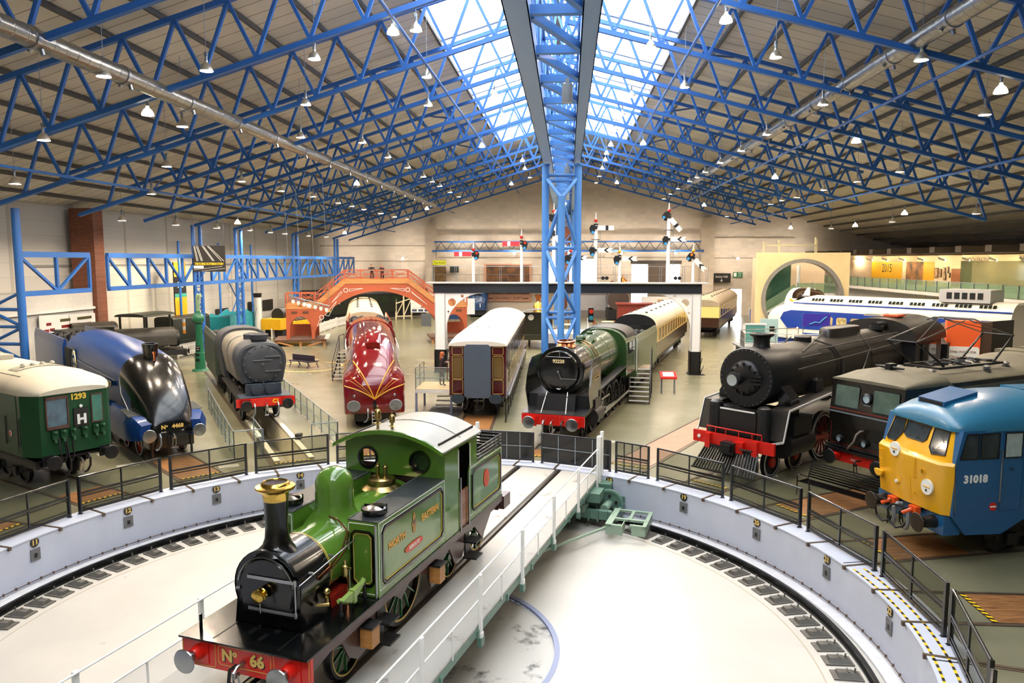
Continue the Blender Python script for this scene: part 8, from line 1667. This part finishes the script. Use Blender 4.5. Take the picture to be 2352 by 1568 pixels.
for i,(y,z,w_,h_) in enumerate(((45.6,5.9,.6,1.1) if 0 else (37,6,.7,1.1),(36,6,.35,.9),(34.9,6.2,.3,.6),(34.9,5.5,.3,.6),(44.9,6.2,.1,.1),(33.2+1.4,6.9,.3,.3),)): 
    pass
fr=[(37.4,6.0,.8,1.1),(36.5,6.0,.45,.9),(35.6,6.3,.35,.6),(35.5,5.6,.45,.7),(34.9,6.35,.3,.7),(34.5,5.8,.2,.5)]
for i,(y,z,w_,h_) in enumerate([(y+ (0),z,w_,h_) for y,z,w_,h_ in fr]+[(30.9+k*.0,6.1,.0,.0) for k in range(0)]):
    o=HB().box(40.1,40.19,48+y-w_/2,48+y+w_/2,z-h_/2,z+h_/2).build('framed_picture',mat('picture_frame_dark','4A3A2A',.5)); hm(o,'small dark framed picture on the cream gallery wall, %s from the yellow panel'%ORD[i],'picture','framed pictures on the gallery wall'); B().add([tuple(uv(40.09,48+y+a*(w_/2-.06),z+c*(h_/2-.06))) for a,c in ((-1,-1),(1,-1),(1,1),(-1,1))],[(0,1,2,3)]).build('picture_sheet',mat('picture_sheet','D8B890',.6,col2='8A6A4A',scale=3),o)
for i in range(12):
    b=HB(); v=52+i*4.6; b.tube((37.5,v,7.6),(38.2,v,7.35),.09,10).tube((37.5,v,7.6),(37.5,v,7.95),.02,5); o=hm(b.build('spotlight',Mwhite),'small white spotlight over the gallery, %s from the right edge'%ORD[i],'spotlight','spotlights above the gallery'); b=HB(); b.tube((38.2,v,7.35),(38.22,v,7.34),.085,10).build('lit_lens',mat('gallery_lamp_glow','FFE0B0',.4,emis=1100),o)
b=HB(); b.box(36,46,46,118,8.0,8.12); struct(b.build('ceiling_gallery',mat('gallery_soffit_brown','4A3F30',.7)))
for i in range(14):
    b=HB(); b.box(31.5,36.5,50+i*4.4,50.9+i*4.4,8.0,8.5); o=hm(b.build('ceiling_baffle',mat('baffle_brown','3E3428',.6)),'dark slanting ceiling baffle over the gallery edge, %s from the right edge'%ORD[i],'baffle','ceiling baffles over the gallery')
b=HB(); b.box(37,38,74,74.1,4.6,7.3).box(37,37.1,52,74,4.6,7.3); hm(b.build('glass_partition',glassmat('green_partition_glass','A8B890',.3)),'greenish glass office partition on the gallery below the lettering','partition')
# warm wash lights on the left aisle wall
for i,(v,zz) in enumerate(((54,7.0),(58.5,7.0),(64,7.0))):
    l=D.lights.new('aisle_wash','SPOT'); l.energy=900; l.color=(1,.82,.5); l.spot_size=rad(75); l.shadow_soft_size=.15; o=D.objects.new('aisle_wash_light',l); COL.objects.link(o); o.location=uv(-29.2,v,zz+.7); d=(uv(-34.4,v+.5,3.5)-o.location); o.rotation_euler=d.to_track_quat('-Z','Y').to_euler()

# unseen floodlights added before the far wall to brighten it
for i,u in enumerate((-30,-22,-14,-7,0.2,7,14,22,29)):
    z=8.3 if abs(u)<18 else 7.6; b=HB(); b.box(u-.15,u+.15,99.6,99.88,z-.12,z+.12).tube((u,99.9,z),(u,102.9 if abs(u)>18 else 101.3,z+.3),.03,6)
    o=hm(b.build('added_floodlight',Mgrey),'small grey lamp added on a bracket to brighten the far wall, %s from the left'%ORD[i],'added_floodlight','added lamps brightening the far wall')
    l=D.lights.new('added_flood','SPOT'); l.energy=WASH; l.color=(1,.9,.78); l.spot_size=rad(125); l.spot_blend=.8; l.shadow_soft_size=.2; q=D.objects.new('added_flood_beam',l); COL.objects.link(q); q.location=uv(u,99.5,z+.5 if 0 else z); d=uv(u,103,z+.8)-q.location; q.rotation_euler=d.to_track_quat('-Z','Y').to_euler()
for i,(a,r,x) in enumerate(((132,15.2,1.5),(132,17.5,1.6),(132,13.2,1.35),(132,13.4,-1.35),(72,15.2,-1.8),(120,12.6,1.5))):
    P_,rz=tframe(a,r); b=B(Mx.Translation(P_)@Mx.Rotation(rz,4,'Z')); b.box(x-.35,x+.35,-.2,.2,.0,.012); hm(b.build('floor_plate',mat('floor_plate_pale','A8A498',.5)),'pale rectangular cover plate flush in the floor near bay %s, number %s'%({132:'13',72:'17',120:'14'}[a],ORD[i]),'cover plate','cover plates in the floor')
# ================= CAMERA, WORLD, LIGHT =================
cam=D.cameras.new('camera'); co=D.objects.new('camera',cam); COL.objects.link(co); co.location=(0,0,H); co.rotation_euler=(rad(90-6.146),0,0)
cam.sensor_width=36; cam.lens=1723.8/2352*36; cam.clip_end=400; cam.clip_start=.1; SC.camera=co
w=D.worlds.new('sky'); SC.world=w; w.use_nodes=True; bg=w.node_tree.nodes['Background']; bg.inputs[0].default_value=(.93,.97,1,1); bg.inputs[1].default_value=SKY
for s,(ua,ub) in enumerate(((US[0],U0),(U0,US[1]))):
    l=D.lights.new('skylight_portal','AREA'); l.shape='RECTANGLE'; l.cycles.is_portal=True
    um=(ua+ub)/2; k=KL if um<U0 else -KR; ang=math.atan(k)
    l.size=(ub-ua)/math.cos(ang); l.size_y=SK1-SK0
    o=D.objects.new('skylight_portal',l); COL.objects.link(o)
    o.matrix_world=HT@Mx.Translation((um,(SK0+SK1)/2,zr(um)+.25))@Mx.Rotation(-ang,4,'Y')
vs=SC.view_settings; SC.display_settings.display_device='sRGB'; vs.view_transform='Standard'; vs.look='None'; vs.exposure=EXPO; vs.gamma=1; vs.use_curve_mapping=False
c=SC.cycles; c.use_denoising=True; c.max_bounces=4; c.diffuse_bounces=2; c.glossy_bounces=2; c.transparent_max_bounces=8; c.sample_clamp_indirect=6; c.sample_clamp_direct=0; c.use_light_tree=True; c.caustics_reflective=False; c.caustics_refractive=False; c.use_adaptive_sampling=True; c.adaptive_threshold=.2; c.adaptive_min_samples=20
for n_ in ('garter_blue','southern_dark_green','brunswick_green','tender_green','carmine_lake_panel'): MATS[n_].node_tree.nodes['Principled BSDF'].inputs['Specular IOR Level'].default_value=.28
